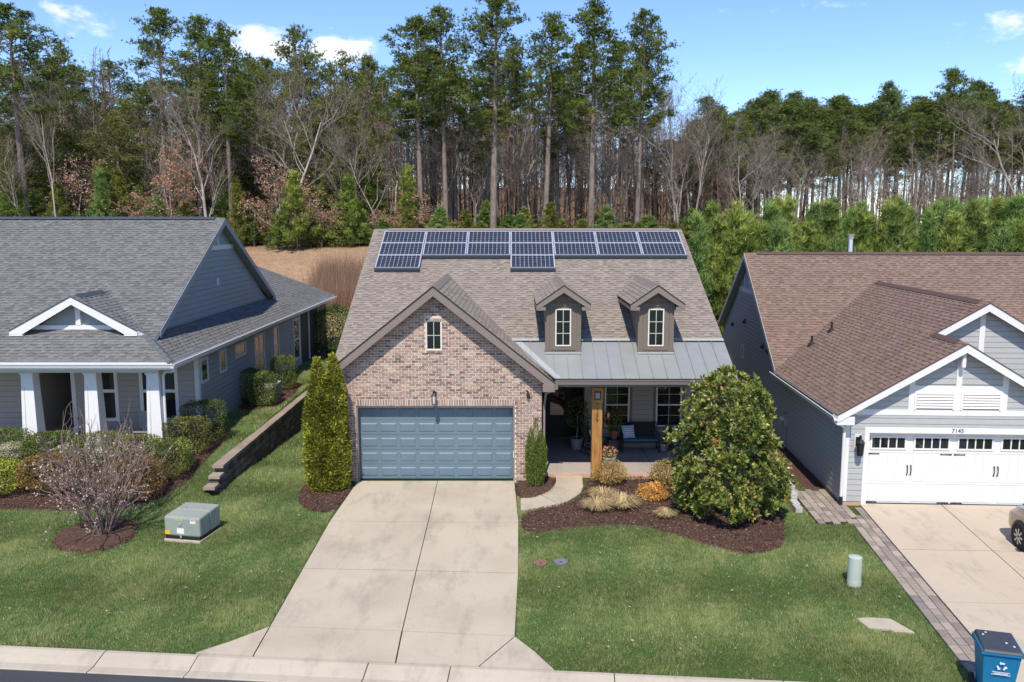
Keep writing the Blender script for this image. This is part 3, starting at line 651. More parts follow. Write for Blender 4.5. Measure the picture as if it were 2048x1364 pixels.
for r_ in range(3):
    for i in range(7):
        if r_ == 2 and i not in (0, 3): continue
        v = PV0 - (r_ + 1) * (PH + .02); p = Vector(MO) + Vector((PX - XL + i * (PW + .025), 0, 0)) + vv * v + nrm * .12
        if r_ == 2: lb = ('lone dark solar panel hanging below the row at its left end' if i == 0 else 'lone dark solar panel hanging below the middle of the row')
        else: lb = f'dark blue solar panel, {ordn[i]} of seven in the {("top row by the ridge", "second row from the ridge")[r_]}'
        t = thing('solar_panel', lb, 'solar panel', tuple(p), group='solar panels on the taupe roof'); t.rotation_euler = (math.atan(SL), 0, 0)
        link('panel_frame', fm_, None, t); link('backsheet', bm_, None, t); link('solar_cells', cm, None, t, 'stuff')
        if r_ == 2 or (r_ == 1 and i not in (0, 3)): link('skirt', skm_, None, t)
# ================================================================ ground, street, drives, beds
def interp(Y, pts): return np.interp(Y, [p[0] for p in pts], [p[1] for p in pts])
HILL = [(48, .6), (55, 1.6), (60, 3.1), (66, 4.9), (72, 6.05), (80, 6.6), (100, 7.1), (140, 7.4), (500, 7.2), (3000, 6.5)]
GL = [(-60, -.35), (10, -.38), (14.5, -.30), (21, -.12), (23.2, .02), (24.5, .28), (25.8, .62), (28, .72), (40, .86)] + HILL
GR = [(-60, -.35), (10, -.38), (25.57, 0.0), (35.5, -.55), (42, -.3)] + HILL
GM = [(-60, -.35), (10, -.38), (25.57, 0.0), (42, 0.05)] + HILL
def sst(a, b, x): t = np.clip((x - a) / (b - a), 0, 1); return t * t * (3 - 2 * t)
def gz(x, y):
    x = np.asarray(x, float); y = np.asarray(y, float)
    l, r, m = interp(y, GL), interp(y, GR), interp(y, GM)
    wd = np.interp(y, [23.0, 24.4], [1.8, .10]); a = sst(-8.95 - wd, -8.95 + wd, x)
    b = sst(-5.6, -4.6, x); z = l * (1 - a) + r * a; z = z * (1 - b) + m * b
    far = sst(52, 75, y); z = z + sst(105, 170, y) * (1 - sst(15, 38, x - (y - 105) * .25)) * 7.0; return z + far * (.35 * np.sin(x * .11 + 1) + .25 * np.sin(x * .043 + y * .05))
def gz1(x, y): return float(gz(x, y))
def kerb_y(x): return 15.74 - .087 * (x + 10.14)
def grid(name, xs, ys, off, m, keep=None):
    X, Y = np.meshgrid(xs, ys); Z = gz(X, Y) + off - .5 * (Y < kerb_y(X) - .12); nx, ny = len(xs), len(ys)
    v = np.stack([X.ravel(), Y.ravel(), Z.ravel()], 1); f = []
    for j in range(ny - 1):
        for i in range(nx - 1): f.append((j * nx + i, j * nx + i + 1, (j + 1) * nx + i + 1, (j + 1) * nx + i))
    me = bpy.data.meshes.new(name); me.from_pydata(v.tolist(), [], f); me.polygons.foreach_set('use_smooth', [True] * len(f)); o = link(name, me, m); o['kind'] = 'structure'; return o
def ground_mat():
    m = mat('ground_cover', (.055, .085, .024), 1.0, .25, 3, .5, 20, tint=(.095, .10, .036), tscale=.7, tamt=.7, spec=.05); n = m.node_tree.nodes; l = m.node_tree.links; b = n['Principled BSDF']
    src = b.inputs['Base Color'].links[0].from_socket
    g = n.new('ShaderNodeNewGeometry'); sp = n.new('ShaderNodeSeparateXYZ'); l.new(g.outputs['Position'], sp.inputs[0])
    z = n.new('ShaderNodeTexNoise'); z.inputs['Scale'].default_value = .18; z.inputs['Detail'].default_value = 6; l.new(g.outputs['Position'], z.inputs['Vector'])
    def zone(src, y0, y1, colr, amp=9):
        a = n.new('ShaderNodeMath'); a.operation = 'MULTIPLY_ADD'; l.new(z.outputs['Fac'], a.inputs[0]); a.inputs[1].default_value = amp; l.new(sp.outputs['Y'], a.inputs[2])
        r = n.new('ShaderNodeMapRange'); r.inputs['From Min'].default_value = y0 + amp / 2; r.inputs['From Max'].default_value = y1 + amp / 2; l.new(a.outputs[0], r.inputs['Value'])
        q = n.new('ShaderNodeMixRGB'); l.new(r.outputs[0], q.inputs[0]); l.new(src, q.inputs[1]); 
        z2 = n.new('ShaderNodeTexNoise'); z2.inputs['Scale'].default_value = 1.6; z2.inputs['Detail'].default_value = 8; z2.inputs['Roughness'].default_value = .75; l.new(g.outputs['Position'], z2.inputs['Vector'])
        cr = n.new('ShaderNodeValToRGB'); l.new(z2.outputs['Fac'], cr.inputs[0])
        cr.color_ramp.elements[0].position = .3; cr.color_ramp.elements[1].position = .7; cr.color_ramp.elements[0].color = (*[c * .72 for c in colr], 1); cr.color_ramp.elements[1].color = (*[min(1, c * 1.25) for c in colr], 1)
        l.new(cr.outputs[0], q.inputs[2]); return q.outputs[0]
    c1 = zone(src, 45, 49, (.33, .215, .130), 5); c2 = zone(c1, 71, 77, (.17, .10, .062), 6); l.new(c2, b.inputs['Base Color']); return m
xs = np.concatenate([np.linspace(-2500, -150, 9), np.linspace(-110, -32, 14), np.arange(-30, -9.8, .6), np.arange(-9.6, -8.2, .12), np.arange(-8.0, 30, .6), np.linspace(32, 110, 14), np.linspace(150, 2500, 9)])
ys = np.concatenate([np.linspace(-200, 8, 6), np.arange(10, 60, .5), np.linspace(61, 110, 40), np.arange(115, 200, 6), np.linspace(220, 3000, 9)])
ground = grid('ground', xs, ys, -.035, ground_mat())
# --- street and kerb
q = MB(); kd_ = Vector((1, -.087, 0)).normalized(); kn = Vector((-.087, -1, 0)).normalized()
def kp(x, o, z): p = Vector((x, kerb_y(x), 0)) + kn * o; return (p.x, p.y, z)
zk = gz1(0, 15.3)
q.add([kp(-200, .6, zk - .105), kp(200, .6, zk - .105), kp(200, 9, zk + .0), kp(-200, 9, zk + .0), kp(200, 60, zk - .2), kp(-200, 60, zk - .2)], [(0, 1, 2, 3), (3, 2, 4, 5)]); struct('street', q, M['asphalt'])
kerb = MB(); kerb.add([kp(-60, .02, zk - .16), kp(60, .02, zk - .16), kp(60, .6, zk - .16), kp(-60, .6, zk - .16)], [(0, 1, 2, 3)]); kerb = struct('kerb', kerb, M['soil'])
kj = [-29, -26, -23, -20, -17, -13.9, -11.0, -7.93, -6.05, -2.72, -1.15, 1.9, 4.95, 8.0, 11.0, 14.0, 17.0, 20, 23, 26]
for a, b in zip(kj[:-1], kj[1:]):
    m = MB(); prof = [(0, -.02), (.10, -.012), (.30, -.055), (.47, -.10), (.70, -.093), (.70, -.2), (0, -.2)]
    dz = random.uniform(-.004, .004)
    m.prism([kp(a + .008, o, zk + .01 + z + dz) for o, z in prof], tuple(Vector(kp(b - .008, 0, 0)) - Vector(kp(a + .008, 0, 0))))
    o = part('kerb_segment', m, M['kerb'], kerb); bevel(o, .008, 1)
# --- the driveway, slab by slab
def slab_poly(par, pts, m, name='slab', th=.12, off=.013, gap=.016):
    cx = sum(p[0] for p in pts) / len(pts); cy = sum(p[1] for p in pts) / len(pts); pp = []
    for x, y in pts:
        d = math.hypot(x - cx, y - cy); pp.append((x + (cx - x) / d * gap, y + (cy - y) / d * gap))
    dz = random.uniform(-.002, .002)
    mb = MB(); top = [(x, y, gz1(x, y) + off + dz) for x, y in pp]; n = len(pp)
    ar = sum(pp[i][0] * pp[(i + 1) % n][1] - pp[(i + 1) % n][0] * pp[i][1] for i in range(n))
    if ar < 0: top = top[::-1]
    mb.add(top + [(x, y, z - th) for x, y, z in top], [tuple(range(n)), tuple(range(2 * n - 1, n - 1, -1))] + [(i, n + i, n + (i + 1) % n, (i + 1) % n) for i in range(n)])
    return part(name, mb, m, par)
def under(name, pts, m=None, dz=.003):
    mb = MB(); mb.add([(x, y, gz1(x, y) + dz) for x, y in pts], [tuple(range(len(pts)))]); return struct(name, mb, m or M['soil'])
drv = under('driveway', [(-4.9, 15.5), (0.0, 15.1), (.2, 25.4), (-4.8, 25.4)])
ky = lambda x: kerb_y(x) - .0
LE = [(-4.83, 25.62), (-4.99, 22.25), (-4.99, 19.22), (-4.99, 16.43), (-4.99, ky(-4.99))]
CE = [(-2.33, 25.62), (-2.29, 22.18), (-2.27, 19.1), (-2.24, 16.24), (-2.21, ky(-2.2))]
RE = [(.08, 25.62), (.18, 22.11), (.15, 18.95), (.06, 16.03), (-.62, ky(-.62))]
for i in range(4):
    slab_poly(drv, [LE[i], CE[i], CE[i + 1], LE[i + 1]], M['concrete']); slab_poly(drv, [CE[i], RE[i], RE[i + 1], CE[i + 1]], M['concrete'])
slab_poly(drv, [LE[3], LE[4], (-6.15, ky(-6.15)), (-5.6, 15.85)], M['concrete']); slab_poly(drv, [RE[3], RE[4], (.80, ky(.80)), (.45, 15.45)], M['concrete'])
# --- curved front walk
wi = [(.24, 24.05), (.55, 24.12), (.84, 24.36), (1.10, 24.68), (1.24, 25.03), (1.36, 25.5), (1.39, 26.10)]
wo_ = [(.24, 23.03), (.80, 23.18), (1.39, 23.50), (1.80, 24.0), (2.07, 24.5), (2.19, 25.03), (2.24, 26.10)]
walk = under('front_walk', [wi[0], wo_[0], wo_[3], wo_[6], wi[6], wi[3]])
for a, b in ((0, 2), (2, 4), (4, 6)):
    slab_poly(walk, wo_[a:b + 1] + wi[a:b + 1][::-1], M['concrete'], off=.016)
# --- right-hand drive, paver strip and paver pad
rd_l = lambda y: 10.02 + .104 * (y - 23.2)
rdrv = under('neighbour_driveway', [(9.3, 14.4), (15, 13.9), (16, 23.0), (10.1, 23.3)])
yy = [23.62, 20.35, 17.5, 14.0]
for i in range(3):
    for a, b in ((0, 2.33), (2.33, 4.9), (4.9, 6.6)):
        def P_(o, y): return (rd_l(y) + o, y - .045 * o)
        slab_poly(rdrv, [P_(a, yy[i]), P_(b, yy[i]), P_(b, yy[i + 1]), P_(a, yy[i + 1])], M['conc_right'])
pstrip = under('paver_border', [(8.75, 14.3), (9.35, 14.3), (9.98, 23.2), (9.35, 22.1)], dz=-.02)
PC = [(.33, .275, .225), (.29, .24, .195), (.25, .21, .175), (.36, .30, .24), (.31, .25, .20), (.225, .19, .165)]
PVM = []
for i in range(4):
    mb = MB(); a, b, h = .145, .0955, .05; e = .006; r = lambda: random.uniform(-.003, .003)
    lo_ = [(-a, -b), (a, -b), (a, b), (-a, b)]; mb.add([(x, y, 0) for x, y in lo_] + [(x, y, h - .006) for x, y in lo_] + [(x * (1 - .04), y * (1 - .06), h + r() * .4) for x, y in lo_],
        [(0, 1, 5, 4), (1, 2, 6, 5), (2, 3, 7, 6), (3, 0, 4, 7), (4, 5, 9, 8), (5, 6, 10, 9), (6, 7, 11, 10), (7, 4, 8, 11), (8, 9, 10, 11)]); me = mb.mesh('paver'); me.materials.append(M['paver']); PVM.append(me)
def paver(par, x, y, rz, s=1.):
    o = link('paver', random.choice(PVM), None, par); o.location = (x, y, gz1(x, y) - .034 + random.uniform(-.002, .002)); o.rotation_euler = (0, 0, rz); o.color = (*jit(random.choice(PC), .10), 1); return o
ang = math.atan2(1, .104)
for c_ in range(3):
    y = 23.15 - (c_ % 2) * .15 - (0 if c_ == 2 else (2 - c_) * .45)
    while y > 14.15:
        paver(pstrip, rd_l(y) - .125 - (2 - c_) * .205, y, ang); y -= .305
pad = under('paver_pad', [(8.32, 22.1), (9.45, 22.1), (9.62, 24.6), (8.45, 24.6)], dz=-.02)
for i in range(6):
    y = 22.25 + (i % 2) * .15
    while y < 24.75:
        x = 8.45 + i * .205 + .05 * (y - 22.2)
        if x < 9.56 and not (y < 22.45 and i > 4): paver(pad, x, y, math.pi / 2 - .05)
        y += .305
# --- retaining wall
wallr = thing('retaining_wall', 'low brown block retaining wall between the two left lawns', 'wall', (-8.95, 24.2, -.1))
ORG[wallr] = Vector((-8.95, 24.2, -.1))
BCc = [(.20, .150, .115), (.16, .12, .095), (.24, .18, .14), (.125, .096, .078)]
BKM = []
for i in range(4):
    mb = MB(); r = lambda: random.uniform(-.012, .012)
    a, b, h = .15, .198, .176
    mb.add([(-a, -b, 0), (a - .02 + r(), -b, 0), (a + r(), 0, 0), (a - .02 + r(), b, 0), (-a, b, 0), (-a, -b, h), (a - .025 + r(), -b, h), (a - .005 + r(), 0, h), (a - .025 + r(), b, h), (-a, b, h)],
           [(0, 4, 3, 2, 1), (5, 6, 7, 8, 9), (0, 1, 6, 5), (1, 2, 7, 6), (2, 3, 8, 7), (3, 4, 9, 8), (4, 0, 5, 9)]); me = mb.mesh('block'); me.materials.append(M['block']); BKM.append(me)
for lev, (zt, ys_) in enumerate([(-.40, 30), (-.20, 27.2), (0, 24.6), (.20, 24.25), (.40, 24.6), (.60, 25.0)]):
    y = ys_ + (.2 if lev % 2 else 0)
    while y < 37.5:
        if gz1(-8.6, y) < zt:
            o = link('block', random.choice(BKM), None, wallr); o.location = (random.uniform(-.012, .012) - .018 * lev + .05, y + .2 - 24.2, zt - .195 + .1); o.color = (*jit(random.choice(BCc), .15), 1)
        y += .415
cm2 = MB(); cm2.box(-.165, .175, -.30, .30, 0, .09); cme = cm2.mesh('cap_stone'); cme.materials.append(M['block'])
for y0, z0 in [(24.3, .2), (24.75, .4)]:
    o = link('cap_stone', cme, None, wallr); o.location = (0, y0 - 24.2, z0 + .1 + .002); o.scale = (1, .7, 1); o.color = (*jit((.31, .245, .195), .1), 1)
y = 25.2
while y < 37.5:
    o = link('cap_stone', cme, None, wallr); o.location = (random.uniform(-.006, .006) - .04, y + .1 - 24.2, .602 + .1 + random.uniform(0, .004)); o.color = (*jit((.30, .235, .185), .12), 1); y += .606
bevel(wallr.children[-1], .012, 1)
for y0, x0 in ((24.15, 8.3), (23.7, 8.25), (23.25, 8.18), (22.9, 8.1)):
    pass
step = thing('block_edging', 'short stepped row of pale grey edging blocks beside the paver pad', 'edging', (8.22, 23.4, -.06)); rr_ = random.Random(2)
for i in range(4):
    for j in range(max(1, 3 - i)):
        mb = MB(); mb.box(-.10, .10, -.17, .17, 0, .16); o = part('block', mb, M['block'], step, bev=.012); o.location = (-.05 * i, .75 - i * .38, j * .165); o.color = (*jit((.42, .40, .37), .12), 1)
# --- mulch beds
M['mulch'] = mat('mulch', (.085, .048, .036), 1.0, .45, 22, .9, 45, spec=.05, tint=(.14, .086, .066), tscale=9, tamt=.6)
def smooth_poly(pts, it=2):
    for _ in range(it):
        o_ = []
        for i in range(len(pts)):
            a, b = pts[i], pts[(i + 1) % len(pts)]; o_ += [(a[0] * .75 + b[0] * .25, a[1] * .75 + b[1] * .25), (a[0] * .25 + b[0] * .75, a[1] * .25 + b[1] * .75)]
        pts = o_
    return pts
def inpoly(P, poly):
    x, y = P[:, 0], P[:, 1]; r = np.zeros(len(P), bool); n = len(poly)
    for i in range(n):
        x0, y0 = poly[i]; x1, y1 = poly[(i + 1) % n]
        c = ((y0 > y) != (y1 > y)); xi = (x1 - x0) * (y - y0) / ((y1 - y0) if y1 != y0 else 1e-9) + x0; r ^= c & (x < xi)
    return r
BEDS = []
def bed(name, pts, lift=.05, it=2):
    pl = smooth_poly(pts, it) if it else pts; BEDS.append(pl); cx = sum(p[0] for p in pl) / len(pl); cy = sum(p[1] for p in pl) / len(pl); n = len(pl)
    # fill with a fine grid clipped by inset rings so the mound follows the ground
    vs = []; fs = []; K = 10
    for k in range(K + 1):
        t = k / K
        for (x, y) in pl:
            X, Y = x + (cx - x) * t, y + (cy - y) * t; vs.append((X, Y, gz1(X, Y) - .04 + (lift + .02) * min(1, t * 8 + .15)))
    for k in range(K):
        for i in range(n): fs.append((k * n + i, k * n + (i + 1) % n, (k + 1) * n + (i + 1) % n, (k + 1) * n + i))
    mb = MB(); mb.add(vs, fs); return struct(name, mb, M['mulch'], smooth=True), pl
bed('mulch_bed', [(.26, 23.0), (.24, 21.38), (1.01, 21.62), (2.11, 21.93), (2.94, 22.07), (3.71, 21.82), (4.61, 20.98), (5.24, 20.34), (5.93, 20.05), (6.75, 20.35), (7.2, 21.3), (7.75, 23.4), (7.6, 25.4), (6.9, 26.0), (2.3, 26.0), (2.28, 25.0), (1.95, 24.1), (1.45, 23.5)], .05)
bed('mulch_bed', [(.17, 24.0), (.55, 24.02), (.9, 24.3), (1.2, 24.75), (1.33, 25.4), (1.3, 26.1), (.7, 25.9), (.45, 25.62), (.1, 25.62)], .07)
bed('mulch_bed', [(-6.45, 24.6), (-6.2, 23.6), (-5.6, 22.95), (-5.05, 22.9), (-4.95, 24), (-4.85, 25.6), (-5.2, 25.9), (-5.4, 27), (-6.3, 26.4)], .05)
bed('mulch_bed', [(-11.9, 20.9), (-11.5, 20.35), (-10.6, 20.1), (-9.9, 20.7), (-9.95, 21.7), (-10.5, 22.3), (-11.4, 22.3), (-12, 21.6)], .09)
bed('mulch_bed', [(-22, 23.3), (-16, 23.1), (-13.5, 23.0), (-11.5, 22.9), (-10.3, 23.4), (-9.75, 24.6), (-9.6, 26.2), (-9.75, 28.5), (-10.2, 30), (-10.95, 30), (-10.95, 28.8), (-12, 27.3), (-22, 27.3)], .05)
bed('mulch_bed', [(-10.95, 32.2), (-9.9, 32.3), (-9.35, 33.2), (-9.2, 35.2), (-9.5, 37.6), (-10.95, 38)], .05)
bed('mulch_bed', [(9.0, 24.4), (9.6, 24.5), (10.3, 31), (8.8, 31), (8.6, 27.5)], .03)
# ================================================================ grey bungalow on the left
lh = thing('grey_bungalow', 'grey-roofed bungalow with white tapered porch columns on the left', 'house', (-16, 28.9, .7), world=True)
LE_, LZ, LS = 25.7, 3.78, .54; LK = math.sqrt(1 + LS * LS); LX = -10.5; LRY = 33.9; LRZ = LZ + LS * (LRY - LE_); LGX = -11.4; LXW = -34.0
d = MB(); s = MB()
Oa = (LXW, LE_, LZ); ua = lambda x, y: (x - LXW, (y - LE_) * LK)
sgx = -14.05; sgy = 26.85; sgh = 2.1   # small front gable: ridge x, front, half width
yv = lambda x: LE_ + (LX - x)
pa = [[ua(LXW, LE_), ua(LX, LE_), ua(LGX, LE_ + .9), ua(LXW, LE_ + .9)], [ua(LXW, LE_ + .9), ua(LGX, LE_ + .9), ua(LGX, LRY), ua(LXW, LRY)]]
for i, p_ in enumerate(pa): slab(d, Oa, (1, 0, 0), (0, 1, LS), p_, .12); shingles(s, Oa, (1, 0, 0), (0, 1, LS), p_, C_LEFT, .15, 200 + i)
Ob = (LX, LE_, LZ); ub = lambda x, y: (y - LE_, (LX - x) * LK)
pb = [[ub(LX, LE_), ub(-11.75, yv(-11.75)), ub(-11.75, 48.75), ub(LX, 50)],
      [ub(-11.75, yv(-11.75)), ub(-12.0, sgy), ub(sgx, sgy), ub(sgx, yv(sgx) + .05)],
      [ub(-11.75, 40.3), ub(-11.75, 48.75), ub(-14.1, 46.4), ub(-14.1, 42.6)]]
for i, p_ in enumerate(pb): slab(d, Ob, (0, 1, 0), (-1, 0, LS), p_, .12); shingles(s, Ob, (0, 1, 0), (-1, 0, LS), p_, C_LEFT, .15, 210 + i)
lw = 2 * sgx + 12.0    # left eave x of the small gable
Oc = (lw, sgy, LZ + LS * (LX + 12.0)); uc = lambda x, y: (y - sgy, (x - lw) * LK)
pc = [uc(lw, sgy), uc(sgx, sgy), uc(sgx, yv(sgx) + .05), uc(lw, sgy + .3)]
slab(d, Oc, (0, 1, 0), (1, 0, LS), pc, .12); shingles(s, Oc, (0, 1, 0), (1, 0, LS), pc, C_LEFT, .15, 220)
d.prism([(LXW, LRY, LRZ - .13), (LGX, LRY, LRZ - .13), (LGX, 40.5, 4.5), (-14.1, 46.4, 3.6), (LXW, 46.4, 3.3)], (0, 0, .1))
lroof = part('roof', d, M['white_l'], lh); part('shingles', s, M['sh_left'], lroof, kind='stuff')
q = MB(); q.prism([(LXW, LRY - .2, LRZ - .04), (LXW, LRY, LRZ + .05), (LXW, LRY + .2, LRZ - .04), (LXW, LRY, LRZ - .03)], (LGX - .35 - LXW, 0, 0)); part('ridge_vent', q, M['pv_skirt'], lroof)
q = MB(); sz = LZ + LS * (LX - sgx); q.prism([(sgx - .17, sgy + .3, sz - .07), (sgx, sgy + .3, sz + .05), (sgx + .17, sgy + .3, sz - .07), (sgx, sgy + .3, sz - .03)], (0, 1.75, 0)); part('ridge_vent', q, M['pv_skirt'], lroof)
q = MB()
for i in range(9):       # hip caps at the front corner
    t0, t1 = i * .19, i * .19 + .23; a, b = Vector((LX - t0, LE_ + t0, LZ + LS * t0)), Vector((LX - t1, LE_ + t1, LZ + LS * t1)); sd = Vector((1, 1, 0)).normalized() * .13
    q.add([tuple(a - sd + Vector((0, 0, -.02))), tuple(a + Vector((0, 0, .055))), tuple(a + sd + Vector((0, 0, -.02))), tuple(b - sd + Vector((0, 0, -.04))), tuple(b + Vector((0, 0, .03))), tuple(b + sd + Vector((0, 0, -.04)))], [(0, 1, 4, 3), (1, 2, 5, 4), (0, 2, 1)], (.115, .12, .126))
part('hip_caps', q, M['sh_left'], lroof, kind='stuff')
# rake boards of the big side gable
for y1, z1 in ((27.15, LZ + LS * (27.15 - LE_)), (40.65, LZ + LS * (27.15 - LE_))):
    q = MB(); q.prism([(LGX - .01, LRY, LRZ - .02), (LGX - .01, y1, z1 - .02), (LGX - .01, y1, z1 - .24), (LGX - .01, LRY, LRZ - .26)], (.03, 0, 0)); part('rake_board', q, M['side_left'], lroof)
q = MB(); kb = -LS; q.prism([(LGX, LRY, LRZ), (LGX, 40.65, LRZ + kb * (40.65 - LRY)), (LGX, 40.65, LRZ + kb * (40.65 - LRY) - .1), (LGX, LRY, LRZ - .1)], (-.4, 0, 0)); part('rear_overhang', q, M['side_left'], lroof)
# gable wall with lap boards
FG = Face((-11.75, 0, 0), (0, 1, 0), (1, 0, 0))
tri = [(27.35, 4.30), (40.45, 4.30), (LRY, LRZ - .12)]
q = MB(); q.prism([FG.p(u, z, -.1) for u, z in tri], (.1, 0, 0)); gw = part('gable_wall', q, M['side_left'], lh)
siding(gw, FG, tri, M['side_left'], .20)
t = MB(); zb = 7.05; hwz = (LRZ - .12 - zb) / ((LRZ - .12 - 4.30) / 6.55); FG.box(t, LRY - hwz, LRY + hwz, zb - .09, zb + .09, 0, .05); part('gable_trim', t, M['white_l'], gw)
t = MB(); FG.box(t, LRY - .07, LRY + .07, zb + .09, LRZ - .3, 0, .045); part('gable_trim', t, M['white_l'], gw)
t = MB(); FG.box(t, 33.55, 33.72, 5.55, 5.85, 0, .06); part('vent_hood', t, M['white_l'], gw)
# small front gable: white rakes, tie, king post
FS = Face((0, sgy, 0), (1, 0, 0), (0, -1, 0)); ez = LZ + LS * (LX + 12.0)
for sg in (-1, 1):
    xe = sgx + sg * (sgx + 12.0) * -1 if sg == -1 else -12.0
    xe = lw if sg == -1 else -12.0
    q = MB(); q.prism([(sgx, sgy - .03, sz - .0), (xe, sgy - .03, ez - .0), (xe, sgy - .03, ez - .10), (xe - sg * .42, sgy - .03, ez - .10), (sgx, sgy - .03, sz - .26)], (0, .05, 0)); part('rake_board', q, M['white'], lroof)
    q = MB(); q.prism([(sgx, sgy - .05, sz + .02), (xe, sgy - .05, ez + .02), (xe, sgy - .05, ez - .012), (sgx, sgy - .05, sz - .012)], (0, .018, 0)); part('drip_edge', q, M['pv_skirt'], lroof)
    q = MB(); xa, xb = sorted((xe, xe - sg * .42)); q.box(xa, xb, sgy - .03, sgy + .35, ez - .16, ez - .105); part('eave_return', q, M['white'], lroof)
q = MB(); q.prism([(lw + .35, sgy + .42, ez - .15), (-12.35, sgy + .42, ez - .15), (sgx, sgy + .42, sz - .14)], (0, .06, 0)); sgw = part('gable_panel', q, M['side_left'], lh)
q = MB(); q.box(lw + .55, -12.55, sgy + .34, sgy + .42, ez - .02, ez + .14); part('gable_trim', q, M['white'], sgw)
q = MB(); q.box(sgx - .08, sgx + .08, sgy + .33, sgy + .42, ez + .14, sz - .16); part('gable_trim', q, M['white'], sgw)
# gutters
gp = [(0, 0), (.09, 0), (.125, .10), (.14, .115), (.14, .13), (.11, .13), (.08, .03), (0, .03)]
q = MB(); q.prism([(LXW, LE_ - o, LZ - .19 + z) for o, z in gp], (LX - LXW + .1, 0, 0)); part('gutter', q, M['white'], lh)
q = MB(); q.prism([(LX + o, LE_ - .1, LZ - .19 + z) for o, z in gp], (0, 50.1 - LE_, 0)); part('gutter', q, M['white'], lh)
q = MB(); q.box(LXW, LX, LE_, LE_ + .03, LZ - .26, LZ - .04); q2 = q; part('fascia', q, M['white_l'], lh)
q = MB(); q.box(LX - .03, LX, LE_ + .03, 50, LZ - .26, LZ - .04); part('fascia', q, M['white_l'], lh)
q = MB(); q.box(LXW, LX - .02, LE_ + .03, 28.9, LZ - .27, LZ - .24); part('soffit', q, M['white_l'], lh)
q = MB(); q.box(-10.9, LX - .02, 28.9, 50, LZ - .27, LZ - .24); part('soffit', q, M['white_l'], lh)
q = MB(); q.tube([(-10.42, 25.66, 3.6), (-10.44, 25.72, 3.5), (-10.62, 25.95, 3.42), (-10.95, 26.3, 3.36), (-11.06, 26.38, 3.2), (-11.08, 26.38, .8)], .045, 8); part('downspout', q, M['white'], lh)
# side wall and boards
FSd = Face((-10.9, 0, 0), (0, 1, 0), (1, 0, 0))
q = MB(); FSd.box(q, 28.9, 43.0, .2, 3.52, -.15, 0); sw = part('side_wall', q, M['side_left'], lh)
wins = [(29.08, 29.83, 2.42, 3.32, 1, 1, 0), (31.0, 31.76, 2.44, 3.32, 1, 1, 0), (32.82, 34.17, 2.70, 3.27, 1, 1, 0), (35.3, 36.74, 1.35, 3.29, 2, 2, 1), (38.15, 39.03, 1.5, 3.3, 1, 2, 1), (41.66, 42.83, 1.15, 3.26, 1, 2, 1)]
siding(sw, FSd, [(29.02, .62), (43.0, .62), (43.0, 3.52), (29.02, 3.52)], M['side_left'], .18, holes=[w_[:4] for w_ in wins])
for a, b, z0, z1, cN, rN, rl in wins: window(lh, FSd, a, b, z0, z1, cN, rN, .10, 'white_l', .045, .05, 'white_l', rail=bool(rl), back=.012)
q = MB(); FSd.box(q, 28.9, 29.02, .55, 3.5, 0, .035); part('corner_board', q, M['white_l'], sw)
q = MB(); FSd.box(q, 42.9, 43.05, .55, 3.5, .001, .038); part('corner_board', q, M['white_l'], sw)
q = MB(); FSd.box(q, 28.9, 43.0, -.1, .62, -.12, -.01); part('foundation', q, M['clay'], sw)
# screened porch at the back
q = MB(); q.box(-14, -10.96, 43.0, 43.12, .4, 3.5); q.box(-14, -13.9, 43, 49.5, .4, 3.5); q.box(-14, -10.9, 43.0, 49.6, .5, .75); part('screen_porch', q, M['entry_shade'], lh)
for y in (45.1, 47.3, 49.4):
    q = MB(); FSd.box(q, y - .06, y + .06, .5, 3.5, -.12, 0.0); part('porch_post', q, M['white_l'], lh)
q = MB(); FSd.box(q, 43.05, 49.4, .75, 3.5, -.06, -.05)
M['screen'] = mat('insect_screen', (.035, .036, .034), .6, .1, 5); part('screen', q, M['screen'], lh)
# front wall with entry and windows
FF = Face((0, 28.9, 0), (1, 0, 0), (0, -1, 0)); lfw = [(-14.5, -13.7, 1.15, 3.30), (-12.95, -11.6, 1.15, 3.30)]
q = MB(); FF.box(q, -15.3, -10.9, .4, 3.52, -.15, 0); FF.box(q, -34, -16.45, .4, 3.52, -.15, 0); fw_ = part('front_wall', q, M['side_lfront'], lh)
siding(fw_, FF, [(-15.2, .9), (-11.0, .9), (-11.0, 3.5), (-15.2, 3.5)], M['side_lfront'], .19, holes=lfw)
siding(fw_, FF, [(-21, .9), (-16.55, .9), (-16.55, 3.5), (-21, 3.5)], M['side_lfront'], .19)
for a, b, z0, z1 in lfw: window(lh, FF, a, b, z0, z1, 1 if b - a < 1 else 2, 2, .12, 'white', .05, .12, 'white', rail=True, back=.01)
q = MB(); FF.box(q, -11.02, -10.88, .6, 3.5, 0, .04); part('corner_board', q, M['white_l'], fw_)
q = MB(); FF.box(q, -15.32, -15.18, .6, 3.5, 0, .04); part('corner_board', q, M['white_l'], fw_)
q = MB(); q.box(-16.5, -15.3, 31.5, 31.6, .7, 3.5); q.box(-16.5, -16.44, 28.95, 31.5, .7, 3.5); q.box(-15.36, -15.3, 28.95, 31.5, .7, 3.5); part('entry_recess', q, M['porch_side'], lh)
q = MB(); q.box(-34, -11.0, 26.0, 31.5, .2, .74); part('porch_floor', q, M['porch'], lh)
q = MB(); q.box(-34, -11.15, 26.25, 26.55, 3.34, 3.52); part('porch_beam', q, M['white_l'], lh)
